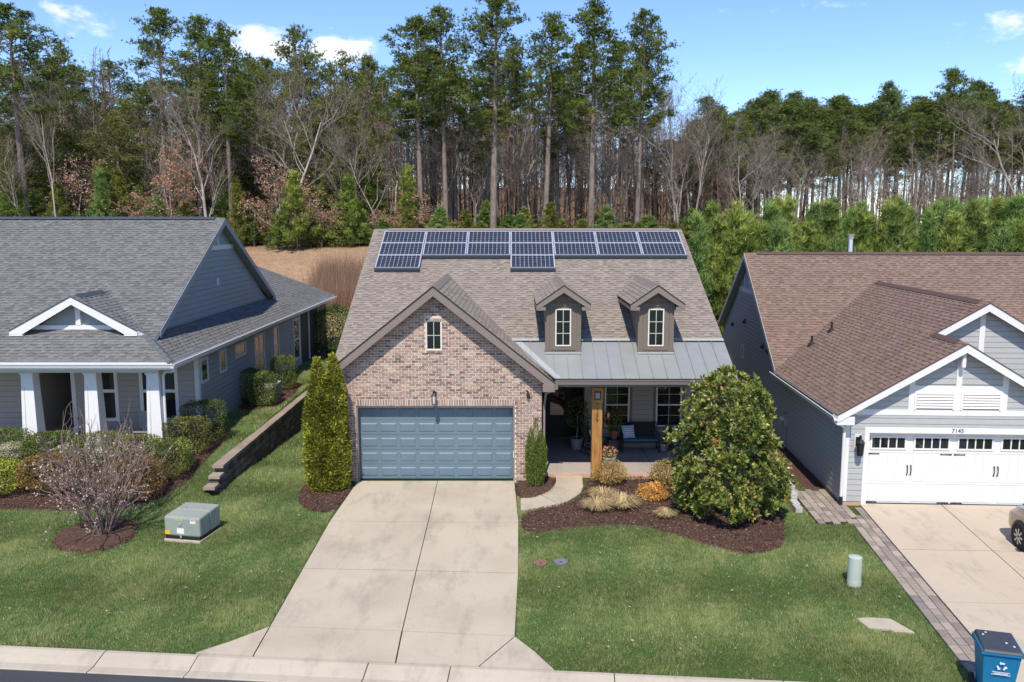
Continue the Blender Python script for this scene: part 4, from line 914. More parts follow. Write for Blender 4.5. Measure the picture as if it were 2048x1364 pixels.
for cx in (-17.3, -15.3, -13.3, -11.34):
    q = MB(); a, b, z0, z1 = .255, .185, .74, 3.34; y = 26.4
    q.hexa([(cx - a, y - a, z0), (cx + a, y - a, z0), (cx + a, y + a, z0), (cx - a, y + a, z0), (cx - b, y - b, z1), (cx + b, y - b, z1), (cx + b, y + b, z1), (cx - b, y + b, z1)]); cpart = part('tapered_column', q, M['white'], lh, bev=.01)
    q = MB(); q.box(cx - b - .03, cx + b + .03, y - b - .03, y + b + .03, z1 - .06, z1 - .001); part('capital', q, M['white'], cpart)
    q = MB()
    q.hexa([(cx - .5 * a, y - a - .004, z0 + .25), (cx - .44 * a, y - a - .004, z0 + .25), (cx - .44 * a, y - a + .02, z0 + .25), (cx - .5 * a, y - a + .02, z0 + .25), (cx - .5 * b, y - b - .004, z1 - .2), (cx - .44 * b, y - b - .004, z1 - .2), (cx - .44 * b, y - b + .02, z1 - .2), (cx - .5 * b, y - b + .02, z1 - .2)])
    part('panel_groove', q, M['side_left'], cpart)
t = thing('patio_chair', 'grey patio chair behind the right column of the left porch', 'chair', (-12.3, 27.6, .74)); q = MB(); q.box(-.28, .28, -.25, .25, .38, .44); part('seat', q, M['side_left'], t)
q = MB(); q.hexa([(-.28, .2, .44), (.28, .2, .44), (.28, .25, .44), (-.28, .25, .44), (-.28, .34, .98), (.28, .34, .98), (.28, .39, .98), (-.28, .39, .98)]); part('backrest', q, M['side_left'], t)
for sx in (-.25, .25):
    for sy in (-.22, .22):
        q = MB(); q.box(sx - .02, sx + .02, sy - .02, sy + .02, 0, .38); part('leg', q, M['black'], t)
t = thing('air_conditioner', 'grey air-conditioning unit half hidden by clipped shrubs at the side wall', 'air conditioner', (-9.98, 34.35, .78)); q = MB(); q.box(-.36, .36, -.36, .36, 0, .72); part('cabinet', q, M['pot_grey'], t, bev=.03)
q = MB(); q.lathe([(.30, .722), (.30, .74), (.05, .755)], 0, 0, 16); part('fan_guard', q, M['black'], t)
# ================================================================ light grey house on the right, turned 3 degrees
rh = thing('light_grey_house', 'light grey house with brown roof and white carriage garage door', 'house', (9.54, 23.6, -.05), R(-3))
PE, PS = 2.72, .60; PK = math.sqrt(1 + PS * PS); U1, U2 = 3.06, 4.62; V2 = 1.75; MR, MRZ, MS = 12.6, 6.8, .69; MK = math.sqrt(1 + MS * MS)
pz = lambda u: PE + PS * (u + .35); mzr = lambda v: MRZ - MS * (MR - v); vval = lambda u: MR - (MRZ - pz(u)) / MS
d = MB(); s = MB(); O = (-.35, -.35, PE); uv = lambda u, v: (v + .35, (u + .35) * PK)
P1 = [uv(-.35, -.35), uv(-.35, vval(-.35)), uv(U1, vval(U1)), uv(U1, -.35)]
P2 = [uv(U1, V2), uv(U1, vval(U1)), uv(U2, vval(U2)), uv(U2, V2)]
for i, p_ in enumerate((P1, P2)): slab(d, O, (0, 1, 0), (1, 0, PS), p_, .11); shingles(s, O, (0, 1, 0), (1, 0, PS), p_, C_RIGHT, .145, 300 + i)
# right slopes of both gables
for i, (uc_, v0, v1) in enumerate(((U1, -.35, V2 + .3), (U2, V2, vval(U2)))):
    wdt = 3.41 if i == 0 else 5.0; O2 = (uc_ + wdt, v0, pz(uc_) - PS * wdt); p_ = [(0, 0), (v1 - v0, 0), (v1 - v0, wdt * PK), (0, wdt * PK)]
    if i == 1: p_ = [(0, 0), (v1 - v0 - wdt * PS / MS, 0), (v1 - v0, wdt * PK), (0, wdt * PK)]
    slab(d, O2, (0, 1, 0), (-1, 0, PS), p_, .11); shingles(s, O2, (0, 1, 0), (-1, 0, PS), p_, C_RIGHT, .145, 310 + i)
OM = (-.3, MR, MRZ); rl_ = 16.0; um = lambda u, v: (u + .3, (MR - v) * MK)
PM = [[um(-.3, MR), um(-.3, vval(-.35)), um(U2, vval(U2)), um(U2, MR)], [um(U2, MR), um(U2, vval(U2)), um(U2 + 5, vval(U2) - 5 * PS / MS), um(rl_, vval(U2) - 5 * PS / MS), um(rl_, MR)]]
for i, p_ in enumerate(PM):
    p_ = [(a, -b) for a, b in p_]; slab(d, OM, (1, 0, 0), (0, 1, MS), p_, .11); shingles(s, OM, (1, 0, 0), (0, 1, MS), p_, C_RIGHT, .145, 320 + i)
d.prism([(-.3, MR, MRZ - .11), (rl_, MR, MRZ - .11), (rl_, 18.3, 2.95), (-.3, 18.3, 2.95)], (0, 0, .1))
rroof = part('roof', d, M['side_right'], rh); part('shingles', s, M['sh_right'], rroof, kind='stuff')
def rv_(a, b, zc, name='ridge_vent'):
    q = MB(); q.prism([(a[0] - .16, a[1], zc - .06), (a[0], a[1], zc + .05), (a[0] + .16, a[1], zc - .06), (a[0], a[1], zc - .03)], (0, b - a[1], 0)); part(name, q, M['sh_cap'], rroof)
M['sh_cap'] = mat('ridge_cap_brown', (.10, .062, .052), .9, .1, 10)
rv_((U1, .1), V2 - .05, pz(U1)); rv_((U2, V2 + .5), vval(U2) - .4, pz(U2))
q = MB(); q.prism([(.2, MR - .17, MRZ - .06), (.2, MR, MRZ + .05), (.2, MR + .17, MRZ - .06), (.2, MR, MRZ - .03)], (rl_ - .4, 0, 0)); part('ridge_vent', q, M['sh_cap'], rroof)
for uc_, v0, wdt in ((U1, -.35, 3.41), (U2, V2, 3.6)):
    for sg in (-1, 1):
        zt = pz(uc_); ue = uc_ + sg * wdt; ze = zt - PS * wdt
        q = MB(); q.prism([(uc_, v0 - .03, zt - .02), (ue, v0 - .03, ze - .02), (ue, v0 - .03, ze - .22), (uc_, v0 - .03, zt - .25)], (0, .045, 0)); part('rake_board', q, M['white'], rroof)
        q = MB(); q.prism([(uc_, v0 - .045, zt + .018), (ue, v0 - .045, ze + .018), (ue, v0 - .045, ze - .015), (uc_, v0 - .045, zt - .015)], (0, .014, 0)); part('drip_edge', q, M['sh_cap'], rroof)
q = MB(); q.box(-.36, .13, -.36, .06, PE - .30, PE - .06); part('eave_return', q, M['white'], rroof, bev=.01)
q = MB(); q.prism([(-.35 - o, -.37, PE - .17 + z) for o, z in gp], (0, vval(-.35) + .55, 0)); part('gutter', q, M['white'], rh)
q = MB(); q.tube([(-.42, -.28, 2.58), (-.36, -.27, 2.46), (-.16, -.2, 2.38), (-.07, -.13, 2.28), (-.06, -.12, .25)], .045, 8); part('downspout', q, M['white'], rh)
q = MB(); q.tube([(-.06, -.12, .27), (-.06, -.14, .05)], .055, 8); part('drain_boot', q, M['black'], rh)
q = MB(); q.box(-.33, 0, -.3, 6.8, PE - .20, PE - .17); part('soffit', q, M['side_right'], rh)
# left gable rake boards
for v1, z1 in ((vval(-.35) - .0, PE), (18.3, 2.95)):
    q = MB(); q.prism([(-.32, MR, MRZ - .02), (-.32, v1, z1 - .02), (-.32, v1, z1 - .24), (-.32, MR, MRZ - .26)], (.03, 0, 0)); part('rake_board', q, M['side_right'], rroof)
# walls
FR = Face((0, 0, 0), (1, 0, 0), (0, -1, 0)); apz = pz(U1) - .16; ew = pz(0) - .16
fpoly = [(0, 0), (6.12, 0), (6.12, ew), (U1, apz), (0, ew)]
DU0, DU1, DTZ = .68, 5.56, 2.13
q = MB()
for r_ in ((0, DU0 - .1, 0, DTZ + .15), (DU1 + .1, 6.12, 0, DTZ + .15), (0, 6.12, DTZ + .15, 6)):
    pl = clip([(r_[0], r_[2]), (r_[1], r_[2]), (r_[1], r_[3]), (r_[0], r_[3])], halves(fpoly)); q.prism([FR.p(u, z, 0) for u, z in pl], (0, .12, 0))
fwl = part('front_wall', q, M['side_right'], rh)
siding(fwl, FR, [(.12, .1), (6.0, .1), (6.0, ew), (U1, apz - .02), (.12, ew)], M['side_right'], .165, holes=[(DU0 - .14, DU1 + .14, -.2, DTZ + .17), (1.72, 4.42, 2.86, 3.50)])
q = MB(); FR.box(q, 0, .62, -.12, .1, 0, .015); part('foundation', q, M['clay'], fwl)
q = MB(); FR.box(q, -.01, .12, .1, ew, 0, .035); part('corner_board', q, M['white'], fwl)
q = MB(); FR.box(q, .12, 6.0, 2.66, 2.82, 0, .04); part('frieze_board', q, M['white'], fwl)
gt = MB()
for u0, u1, z0, z1 in ((1.70, 1.86, 2.82, 3.96), (4.26, 4.42, 2.82, 3.96)): 
    q = MB(); FR.box(q, u0, u1, z0, z1, 0, .04); part('gable_trim', q, M['white'], fwl)
q = MB(); FR.box(q, 2.98, 3.14, 2.82, apz - .1, 0, .045); part('gable_trim', q, M['white'], fwl)
q = MB(); FR.box(q, 1.86, 2.98, 3.38, 3.52, 0, .037); part('gable_trim', q, M['white'], fwl)
q = MB(); FR.box(q, 3.14, 4.26, 3.38, 3.52, 0, .037); part('gable_trim', q, M['white'], fwl)
q = MB(); q.prism([FR.p(U1 - .06, apz - .55, .045), FR.p(U1 + .06, apz - .55, .045), FR.p(U1 + .06, apz - .12, .045), FR.p(U1 - .06, apz - .12, .045)], (0, -.22, 0)); part('bracket', q, M['white'], fwl, bev=.04)
for a, b in ((1.86, 2.98), (3.14, 4.26)):
    q = MB(); FR.box(q, a, b, 2.82, 3.38, 0, .012); lv = part('louver', q, M['louver'], rh)
    for k in range(6):
        q = MB(); z0 = 2.87 + k * .08; q.hexa([FR.p(a + .06, z0, .07), FR.p(b - .06, z0, .07), FR.p(b - .06, z0 + .004, .012), FR.p(a + .06, z0 + .004, .012), FR.p(a + .06, z0 + .016, .075), FR.p(b - .06, z0 + .016, .075), FR.p(b - .06, z0 + .085, .02), FR.p(a + .06, z0 + .085, .02)]); part('slat', q, M['louver'], lv)
    q = MB(); FR.box(q, a, a + .055, 2.82, 3.38, .012, .06); FR.box(q, b - .055, b, 2.82, 3.38, .012, .06); FR.box(q, a + .055, b - .055, 3.33, 3.38, .012, .055); part('louver_frame', q, M['louver'], lv)
# door surround, door, windows, straps, handles
q = MB(); FR.box(q, DU0 - .14, DU0, -.03, DTZ, -.12, .035); FR.box(q, DU1, DU1 + .14, -.03, DTZ, -.12, .035); FR.box(q, DU0 - .14, DU1 + .14, DTZ, DTZ + .17, -.12, .038); part('door_surround', q, M['white'], rh, bev=.005)
lettering('house_number', '7145', .17, FR.p(3.12, DTZ + .085, .042), rh, M['dark'])
q = MB(); FR.box(q, DU0, DU1, -.02, DTZ, -.22, -.19); gdr = part('garage_door', q, M['white'], rh)
secw = (DU1 - DU0) / 4; rows_ = [(0.01, .58), (.585, 1.50), (1.505, DTZ)]
for (z0, z1) in rows_:
    q = MB(); FR.box(q, DU0 + .003, DU1 - .003, z0, z1 - .004, -.19, -.165); part('door_section', q, M['white'], gdr)
for i in range(4):
    u0 = DU0 + i * secw; u1 = u0 + secw
    for z0, z1, nb in ((.06, .55, 4), (.66, 1.44, 4)):
        for k in range(nb):
            bw_ = (secw - .20) / nb; a = u0 + .10 + k * bw_; q = MB(); FR.box(q, a + .008, a + bw_ - .008, z0, z1, -.165, -.155); part('plank', q, M['white'], gdr)
    a, b, z0, z1 = u0 + .10, u1 - .10, 1.60, 2.0
    q = MB(); FR.box(q, a, a + .05, z0, z1, -.165, -.14); FR.box(q, b - .05, b, z0, z1, -.165, -.14); FR.box(q, a + .05, b - .05, z0, z0 + .05, -.165, -.142); FR.box(q, a + .05, b - .05, z1 - .05, z1, -.165, -.142); wfr = part('door_window', q, M['white'], rh)
    for k in range(4):
        pw2 = (b - a - .1) / 4; x0 = a + .05 + k * pw2; q = MB(); FR.box(q, x0, x0 + pw2, z0 + .05, z1 - .05, -.17, -.158 - k * .0004); part('pane', q, M['glass'], wfr)
        if k: q = MB(); FR.box(q, x0 - .017, x0 + .017, z0 + .05, z1 - .05, -.158, -.143); part('muntin', q, M['white'], wfr)
for zc_ in (1.475, .035):
    for uc_, sg in ((DU0 + .05, 1), (DU0 + 2 * secw - .03, -1), (DU0 + 2 * secw + .03, 1), (DU1 - .05, -1)):
        q = MB(); L_ = .33; q.prism([FR.p(uc_, zc_ + .016, -.154), FR.p(uc_ + sg * L_ * .85, zc_ + .008, -.154), FR.p(uc_ + sg * L_ * .85, zc_ + .022, -.154), FR.p(uc_ + sg * L_, zc_, -.154), FR.p(uc_ + sg * L_ * .85, zc_ - .022, -.154), FR.p(uc_ + sg * L_ * .85, zc_ - .008, -.154), FR.p(uc_, zc_ - .016, -.154)], (0, -.012, 0)); part('strap_hinge', q, M['black'], gdr)
for uc_ in (DU0 + secw - .04, DU0 + secw + .06, DU0 + 3 * secw - .04, DU0 + 3 * secw + .06):
    q = MB(); q.tube([FR.p(uc_, .86, -.15), FR.p(uc_, .90, -.115), FR.p(uc_, 1.0, -.10), FR.p(uc_, 1.10, -.115), FR.p(uc_, 1.14, -.15)], [.022, .012, .011, .012, .022], 6); part('handle', q, M['black'], gdr)
# side wall (faces the brick house)
FL = Face((0, 0, 0), (0, 1, 0), (-1, 0, 0)); spoly = [(0.0, .12), (17.9, .12), (17.9, 3.0), (MR, MRZ - .14), (vval(-.3) + .1, PE - .15), (0.0, PE - .15)]
q = MB(); q.prism([FL.p(u, z, 0) for u, z in [(0, .0), (17.9, .0), (17.9, 3.0), (MR, MRZ - .14), (6.9, PE - .1), (0, PE - .1)]], (.12, 0, 0)); swl = part('side_wall', q, M['side_right'], rh)
siding(swl, FL, [(.0, .12), (6.95, .12), (6.95, PE - .17), (0, PE - .17)], M['side_right'], .165)
siding(swl, FL, [(6.95, .12), (17.9, .12), (17.9, 2.98), (MR, MRZ - .2), (6.95, PE - .05)], M['side_right'], .165)
q = MB(); FL.box(q, 0, 17.9, -.15, .12, -.1, .012); part('foundation', q, M['clay'], swl)
q = MB(); FL.box(q, 0, .12, .1, PE - .2, 0, .03); part('corner_board', q, M['white'], swl)
hz = 5.15; hw_ = (MRZ - .2 - hz) / .69
q = MB(); FL.box(q, MR - hw_, MR + hw_, hz - .09, hz + .09, 0, .045); part('gable_trim', q, M['white_l'], swl)
for k in (-1, 0, 1):
    q = MB(); FL.box(q, MR + k * .9 - .05, MR + k * .9 + .05, hz + .09, MRZ - .35 - abs(k) * .62, 0, .042); part('gable_trim', q, M['white_l'], swl)
for (Y_, z) in ((39.2, 3.41), (36.72, 3.82), (33.34, 3.2), (32.54, 3.16), (32.15, 3.11)):
    q = MB(); q.tube([FL.p(Y_ - 23.6, z, .0), FL.p(Y_ - 23.6, z, .06)], .10, 10); q.tube([FL.p(Y_ - 23.6, z + .02, .03), FL.p(Y_ - 23.6, z - .09, .13)], .07, 8); part('vent_hood', q, M['pv_skirt'], swl)
for (Y_, z) in ((42.0, 1.95), (37.03, 2.44)):
    window(rh, FL, Y_ - 23.9, Y_ - 23.3, z - .3, z + .3, 1, 1, .07, 'cream', .05, back=.014)
# upper gable wall
F2 = Face((0, V2 + .35, 0), (1, 0, 0), (0, -1, 0)); a2 = pz(U2) - .15
q = MB(); up = [(U2 - 4.0, 2.9), (U2 + 4.0, 2.9), (U2 + 4.0, a2 - 4 * PS), (U2, a2), (U2 - 4.0, a2 - 4 * PS)]; up = clip(up, [(0, -1, -2.9)]); q.prism([F2.p(u, z, 0) for u, z in up], (0, .1, 0)); uw = part('upper_gable_wall', q, M['side_right'], rh)
siding(uw, F2, [(U2 - 3.4, 3.0), (U2 + 3.4, 3.0), (U2 + 3.4, a2 - 3.4 * PS), (U2, a2 - .02), (U2 - 3.4, a2 - 3.4 * PS)], M['side_right'], .165)
q = MB(); F2.box(q, U2 - .08, U2 + .08, 3.6, a2 - .1, 0, .045); part('gable_trim', q, M['white'], uw)
for sg in (-1, 1):
    q = MB(); F2.box(q, U2 + sg * 1.55 - .08, U2 + sg * 1.55 + .08, 3.6, a2 - 1.0, 0, .042); part('gable_trim', q, M['white'], uw)
q = MB(); q.box(.15, 5.95, .4, 12, 0, 2.5); q.box(.15, 15.5, 7.5, 17.6, 0, 2.9); part('inner_walls', q, M['entry_shade'], rh)
q = MB(); q.box(6.0, 15.8, 4.2, 4.35, -.05, 2.9); part('front_wall', q, M['side_right'], rh)
# roof pipes, flue, meter
for i, (u, v) in enumerate(((1.93, 7.65), (1.13, 7.32))):
    q = MB(); q.tube([(u, v, pz(u) - .05), (u, v, pz(u) + .34)], .045, 8); vp = part('vent_pipe', q, M['dark'], rh); q = MB(); q.lathe([(.16, pz(u) - .02), (.06, pz(u) + .10)], u, v, 10); part('boot', q, M['black'], vp)
q = MB(); q.tube([(4.3, 13.1, 6.2), (4.3, 13.1, 7.45)], .085, 10); fl = part('flue_pipe', q, M['pv_frame'], rh); q = MB(); q.lathe([(.12, 7.40), (.12, 7.52), (.145, 7.53), (.145, 7.58)], 4.3, 13.1, 12); part('flue_cap', q, M['pot_grey'], fl)
q = MB(); FL.box(q, 5.75, 6.05, .85, 1.35, .02, .16); mt = part('electric_meter', q, M['pot_grey'], rh, bev=.02); q = MB(); q.tube([FL.p(5.9, 1.15, .16), FL.p(5.9, 1.15, .26)], .09, 12); part('meter_glass', q, M['pv_frame'], mt); q = MB(); q.tube([FL.p(5.9, .85, .06), FL.p(5.9, .1, .06)], .03, 8); part('conduit', q, M['pot_grey'], mt)
lr = lantern((0, 0, 0), 'black wall lantern beside the white carriage garage door', glass='black', arm=.15)
lr.location = Vector((9.54, 23.6, -.05)) + Vector((.37 * math.cos(R(3)), -.37 * math.sin(R(3)) - .04, 1.72)); lr.rotation_euler = (0, 0, R(-3)); lr.scale = (1.35, 1.2, 1.35)
q = MB(); FR.box(q, .27, .47, 1.70, 2.10, .015, .035); part('lantern_block', q, M['white'], rh)
# ================================================================ vegetation
def npmesh(name, V, Fc, C, m, nper):
    """V (n,3), Fc (k,nper) faces, C (n,3) point colours"""
    me = bpy.data.meshes.new(name); k = len(Fc)
    me.vertices.add(len(V)); me.vertices.foreach_set('co', np.asarray(V, np.float32).ravel())
    me.loops.add(k * nper); me.loops.foreach_set('vertex_index', np.asarray(Fc, np.int32).ravel())
    me.polygons.add(k); me.polygons.foreach_set('loop_start', np.arange(0, k * nper, nper, dtype=np.int32)); me.polygons.foreach_set('loop_total', np.full(k, nper, np.int32))
    at = me.color_attributes.new('Col', 'FLOAT_COLOR', 'POINT'); a = np.ones((len(V), 4), np.float32); a[:, :3] = C; at.data.foreach_set('color', a.ravel())
    me.update(calc_edges=True); me.materials.append(m); return me
def unit(a): return a / (np.linalg.norm(a, axis=-1, keepdims=True) + 1e-9)
def rdir(r, n): return unit(r.normal(size=(n, 3)))
def leafset(r, P, D, L, W, C, fold=.15):
    """diamond leaves: P base, D direction, L length, W width, C colour -> V, F(quads), C"""
    n = len(P); L = np.broadcast_to(L, n)[:, None]; W = np.broadcast_to(W, n)[:, None]
    S = unit(np.cross(D, rdir(r, n))); Nn = np.cross(S, D)
    V = np.stack([P, P + D * L * .45 + S * W * .5 + Nn * W * fold, P + D * L, P + D * L * .45 - S * W * .5 + Nn * W * fold], 1).reshape(-1, 3)
    F = np.arange(n * 4).reshape(n, 4); return V, F, np.repeat(C, 4, 0)
def bladeset(r, P, D, L, W, C):
    n = len(P); L = np.broadcast_to(L, n)[:, None]; W = np.broadcast_to(W, n)[:, None]; S = unit(np.cross(D, rdir(r, n)))
    V = np.stack([P - S * W * .5, P + S * W * .5, P + D * L], 1).reshape(-1, 3); F = np.arange(n * 3).reshape(n, 3); return V, F, np.repeat(C, 3, 0)
def tubes(segs, n=4):
    """segs: list of (p0, p1, r0, r1) -> quads, one open tube per segment"""
    A = np.array([s_[0] for s_ in segs]); B = np.array([s_[1] for s_ in segs]); r0 = np.array([s_[2] for s_ in segs])[:, None]; r1 = np.array([s_[3] for s_ in segs])[:, None]
    D = unit(B - A); ref = np.where(np.abs(D[:, 2:3]) < .9, np.array([[0, 0, 1.]]), np.array([[1., 0, 0]])); U = unit(np.cross(D, ref)); W = np.cross(D, U); k = len(A); vs = []
    for j in range(n):
        a = 2 * math.pi * j / n; d_ = U * math.cos(a) + W * math.sin(a); vs += [A + d_ * r0, B + d_ * r1]
    V = np.stack(vs, 1); F = []
    base = np.arange(k)[:, None] * 2 * n
    for j in range(n): q_ = (j + 1) % n; F.append(np.concatenate([base + 2 * j, base + 2 * q_, base + 2 * q_ + 1, base + 2 * j + 1], 1))
    return V.reshape(-1, 3), np.concatenate(F, 0)
def tubemesh(name, segs, m, n=4, c=(1, 1, 1)):
    V, F = tubes(segs, n); me = npmesh(name, V, F, np.tile(np.array(c, float), (len(V), 1)), m, 4); me.polygons.foreach_set('use_smooth', [True] * len(F)); return me
def chain(pts, rad): return [(pts[i], pts[i + 1], rad[i], rad[i + 1]) for i in range(len(pts) - 1)]
def mixc(r, n, a, b, j=.15):
    t = r.random((n, 1)); return (np.array(a) * (1 - t) + np.array(b) * t) * (1 + r.uniform(-j, j, (n, 1)))
# ---- trees. every builder returns (part name, mesh) lists so that copies share the data
def pine(seed, Ht=23., cs=.55, cr=3.6, tufts=1500, c0=(.030, .048, .013), c1=(.135, .158, .042), r0=.27, flat=.5, dead=10, bl=.30, spar=1.0):
    r = np.random.default_rng(seed); n = 16; t = np.linspace(0, 1, n); bx = np.cumsum(r.normal(0, .05, n)) * t * .6; by = np.cumsum(r.normal(0, .05, n)) * t * .6
    tp = np.stack([bx, by, t * Ht], 1); tr = r0 * (1 - t) ** .75 + .025; at = lambda h: np.array([np.interp(h, tp[:, 2], tp[:, k]) for k in range(3)])
    limbs = []; clus = []; nb = int(46 * spar)
    for i in range(nb):
        q = (i + r.random()) / nb; h = Ht * (cs + (1 - cs) * q ** .9); prof = (math.sin(math.pi * min(1, .18 + .82 * q) ** (1 - flat * .4))) ** .7
        ln = cr * max(.16, prof) * r.uniform(.45, 1.12); az = i * 2.4 + r.normal(0, .5); up = np.interp(q, [0, .5, 1], [-.10, .22, .85]) + r.normal(0, .12)
        d = np.array([math.cos(az) * math.cos(up), math.sin(az) * math.cos(up), math.sin(up)]); p0 = at(h); pts = [p0]; 
        for k in range(4): d = unit(d + np.array([0, 0, .10]) + r.normal(0, .09, 3)); pts.append(pts[-1] + d * ln / 4)
        limbs += chain(pts, [.055 * (ln / cr) + .02, .045 * (ln / cr) + .016, .03, .02, .01])
        for k in range(int(2 + 5 * ln / cr * 1.3)):
            f = r.uniform(.35, 1.0); j = min(3, int(f * 4)); p = pts[j] + (pts[j + 1] - pts[j]) * (f * 4 - j); e = p + unit(d + r.normal(0, .75, 3) + np.array([0, 0, .25])) * r.uniform(.3, .95) * (ln / cr + .25); limbs.append((p, e, .014, .006)); clus.append(e)
        clus.append(pts[-1])
    for i in range(dead):
        h = Ht * r.uniform(.25, cs + .05); az = r.random() * 6.28; ln = r.uniform(.5, 1.9); p = at(h); e = p + np.array([math.cos(az), math.sin(az), r.uniform(-.25, .3)]) * ln; limbs.append((p, e, .025, .006))
    clus = np.array(clus); per = max(4, tufts // len(clus)); P = np.repeat(clus, per, 0); cl = np.repeat(mixc(r, len(clus), c0, c1, .1), per, 0)
    P = P + r.normal(0, .32, P.shape) * np.array([1, 1, .5]); P[:, 2] += .05; nb_ = 9
    up = unit(rdir(r, len(P)) * .8 + np.array([0, 0, .55])); P9 = np.repeat(P, nb_, 0); D = unit(np.repeat(up, nb_, 0) * .75 + rdir(r, len(P9)) * .9); C = np.repeat(cl, nb_, 0) * r.uniform(.65, 1.4, (len(P9), 1))
    V, F, C = bladeset(r, P9, D, r.uniform(.7, 1.2, len(P9)) * bl, .062, C)
    return [('trunk', tubemesh('trunk', chain(tp, tr), M['bark_pine'], 7)), ('limbs', tubemesh('limbs', limbs, M['bark_pine'], 3)), ('crown', npmesh('crown', V, F, C, M['needle'], 3))]
def baretree(seed, Ht=14., r0=.16, lev=4, spread=.55, leaf=None, nleaf=0, bark='bark_grey', stems=1, bare=.35, lsize=.16, twigs=2, tw=1.0):
    r = np.random.default_rng(seed); trunk = []; br = []; tips = []; tw_P = []; tw_D = []; tw_L = []
    def grow(p, d, ln, rad, lv):
        n = 4 if lv < 2 else 3; pts = [p]; rs = [rad]
        for k in range(n): d = unit(d + r.normal(0, .10 if lv == 0 else .17, 3) + np.array([0, 0, .05 if lv else .10])); pts.append(pts[-1] + d * ln / n); rs.append(rad * (1 - .5 * (k + 1) / n) if lv else rad * (1 - .62 * (k + 1) / n))
        (trunk if lv == 0 else br).extend(chain(pts, rs))
        if lv >= lev:
            tips.append(pts[-1])
            for _ in range(twigs * 3): tw_P.append(pts[r.integers(0, n + 1)]); tw_D.append(unit(d + r.normal(0, .55, 3) + np.array([0, 0, .25]))); tw_L.append(ln * r.uniform(.35, .9))
            return
        m = {0: 9, 1: 5, 2: 4, 3: 3}.get(lv, 3)
        for i in range(m):
            f = (bare + (1 - bare) * (i + r.random()) / m) if lv == 0 else .25 + .75 * (i + r.random()) / m; j = min(n - 1, int(f * n)); q = pts[j] + (pts[j + 1] - pts[j]) * (f * n - j)
            s = unit(np.cross(d, r.normal(0, 1, 3))); dd = unit(d * (1 - spread * .55) + s * spread + np.array([0, 0, .25])); grow(q, dd, ln * (.50 if lv == 0 else .62) * r.uniform(.7, 1.15) * (1.15 - .55 * f if lv == 0 else 1), max(.006, rs[j] * .5), lv + 1)
    for s_ in range(stems):
        a = r.random() * 6.28; tl = 0 if stems == 1 else r.uniform(.25, .75); grow(np.array([math.cos(a), math.sin(a), 0]) * (.0 if stems == 1 else .12), unit(np.array([math.cos(a) * tl, math.sin(a) * tl, 1.])), Ht * (.82 if stems == 1 else r.uniform(.6, .8)), r0 * (1 if stems == 1 else r.uniform(.5, 1)), 0)
    tw_P = np.array(tw_P); tw_D = np.array(tw_D); tw_L = np.array(tw_L)
    out = [('trunk', tubemesh('trunk', trunk, M[bark], 6)), ('branches', tubemesh('branches', br, M[bark], 3))]
    V, F, C = bladeset(r, tw_P, tw_D, tw_L, .022 * tw, np.tile([[.19, .155, .13]], (len(tw_P), 1)) * r.uniform(.7, 1.25, (len(tw_P), 1)))
    out.append(('twigs', npmesh('twigs', V, F, C, M['dry'], 3)))
    if nleaf:
        k = r.integers(0, len(tw_P), nleaf); P = tw_P[k] + tw_D[k] * (tw_L[k] * r.random(nleaf))[:, None] + r.normal(0, .08, (nleaf, 3)); C = mixc(r, nleaf, *leaf, .2); V, F, C = leafset(r, P, unit(rdir(r, nleaf) + np.array([0, 0, -.2])), lsize, lsize * .62, C); out.append(('crown', npmesh('crown', V, F, C, M['dry'], 4)))
    return out
def youngpine(seed, Ht=6., cr=1.55, tufts=2100, c0=(.075, .115, .026), c1=(.27, .30, .085), bl=.36):
    r = np.random.default_rng(seed); limbs = []; clus = []; tp = np.stack([np.zeros(8), np.zeros(8), np.linspace(0, Ht, 8)], 1)
    for i in range(54):
        q = (i + r.random()) / 54; h = Ht * (.06 + .92 * q); ln = cr * (1.06 - q) ** .95 * r.uniform(.65, 1.2); az = i * 2.4 + r.normal(0, .4); up = .25 + .7 * q + r.normal(0, .1)
        d = np.array([math.cos(az) * math.cos(up), math.sin(az) * math.cos(up), math.sin(up)]); p = np.array([0, 0, h]); e = p + d * ln; limbs.append((p, e, .022, .008))
        for k in range(max(2, int(6 * ln / cr))): f = r.uniform(.25, 1); clus.append(p + (e - p) * f + r.normal(0, .14, 3))
        clus.append(e)
    clus += [np.array([0, 0, Ht * 1.01]), np.array([0, 0, Ht * .97])]
    clus = np.array(clus); per = max(3, tufts // len(clus)); P = np.repeat(clus, per, 0) + r.normal(0, .12, (len(clus) * per, 3)); cl = np.repeat(mixc(r, len(clus), c0, c1, .12), per, 0); nb_ = 8
    up = unit(rdir(r, len(P)) * .55 + np.array([0, 0, .8])); P9 = np.repeat(P, nb_, 0); D = unit(np.repeat(up, nb_, 0) + rdir(r, len(P9)) * .75); C = np.repeat(cl, nb_, 0) * r.uniform(.65, 1.35, (len(P9), 1))
    V, F, C = bladeset(r, P9, D, r.uniform(.7, 1.2, len(P9)) * bl, .042, C)
    return [('trunk', tubemesh('trunk', chain(tp, np.linspace(.08, .015, 8)), M['bark_pine'], 6)), ('limbs', tubemesh('limbs', limbs, M['bark_pine'], 3)), ('crown', npmesh('crown', V, F, C, M['needle'], 3))]
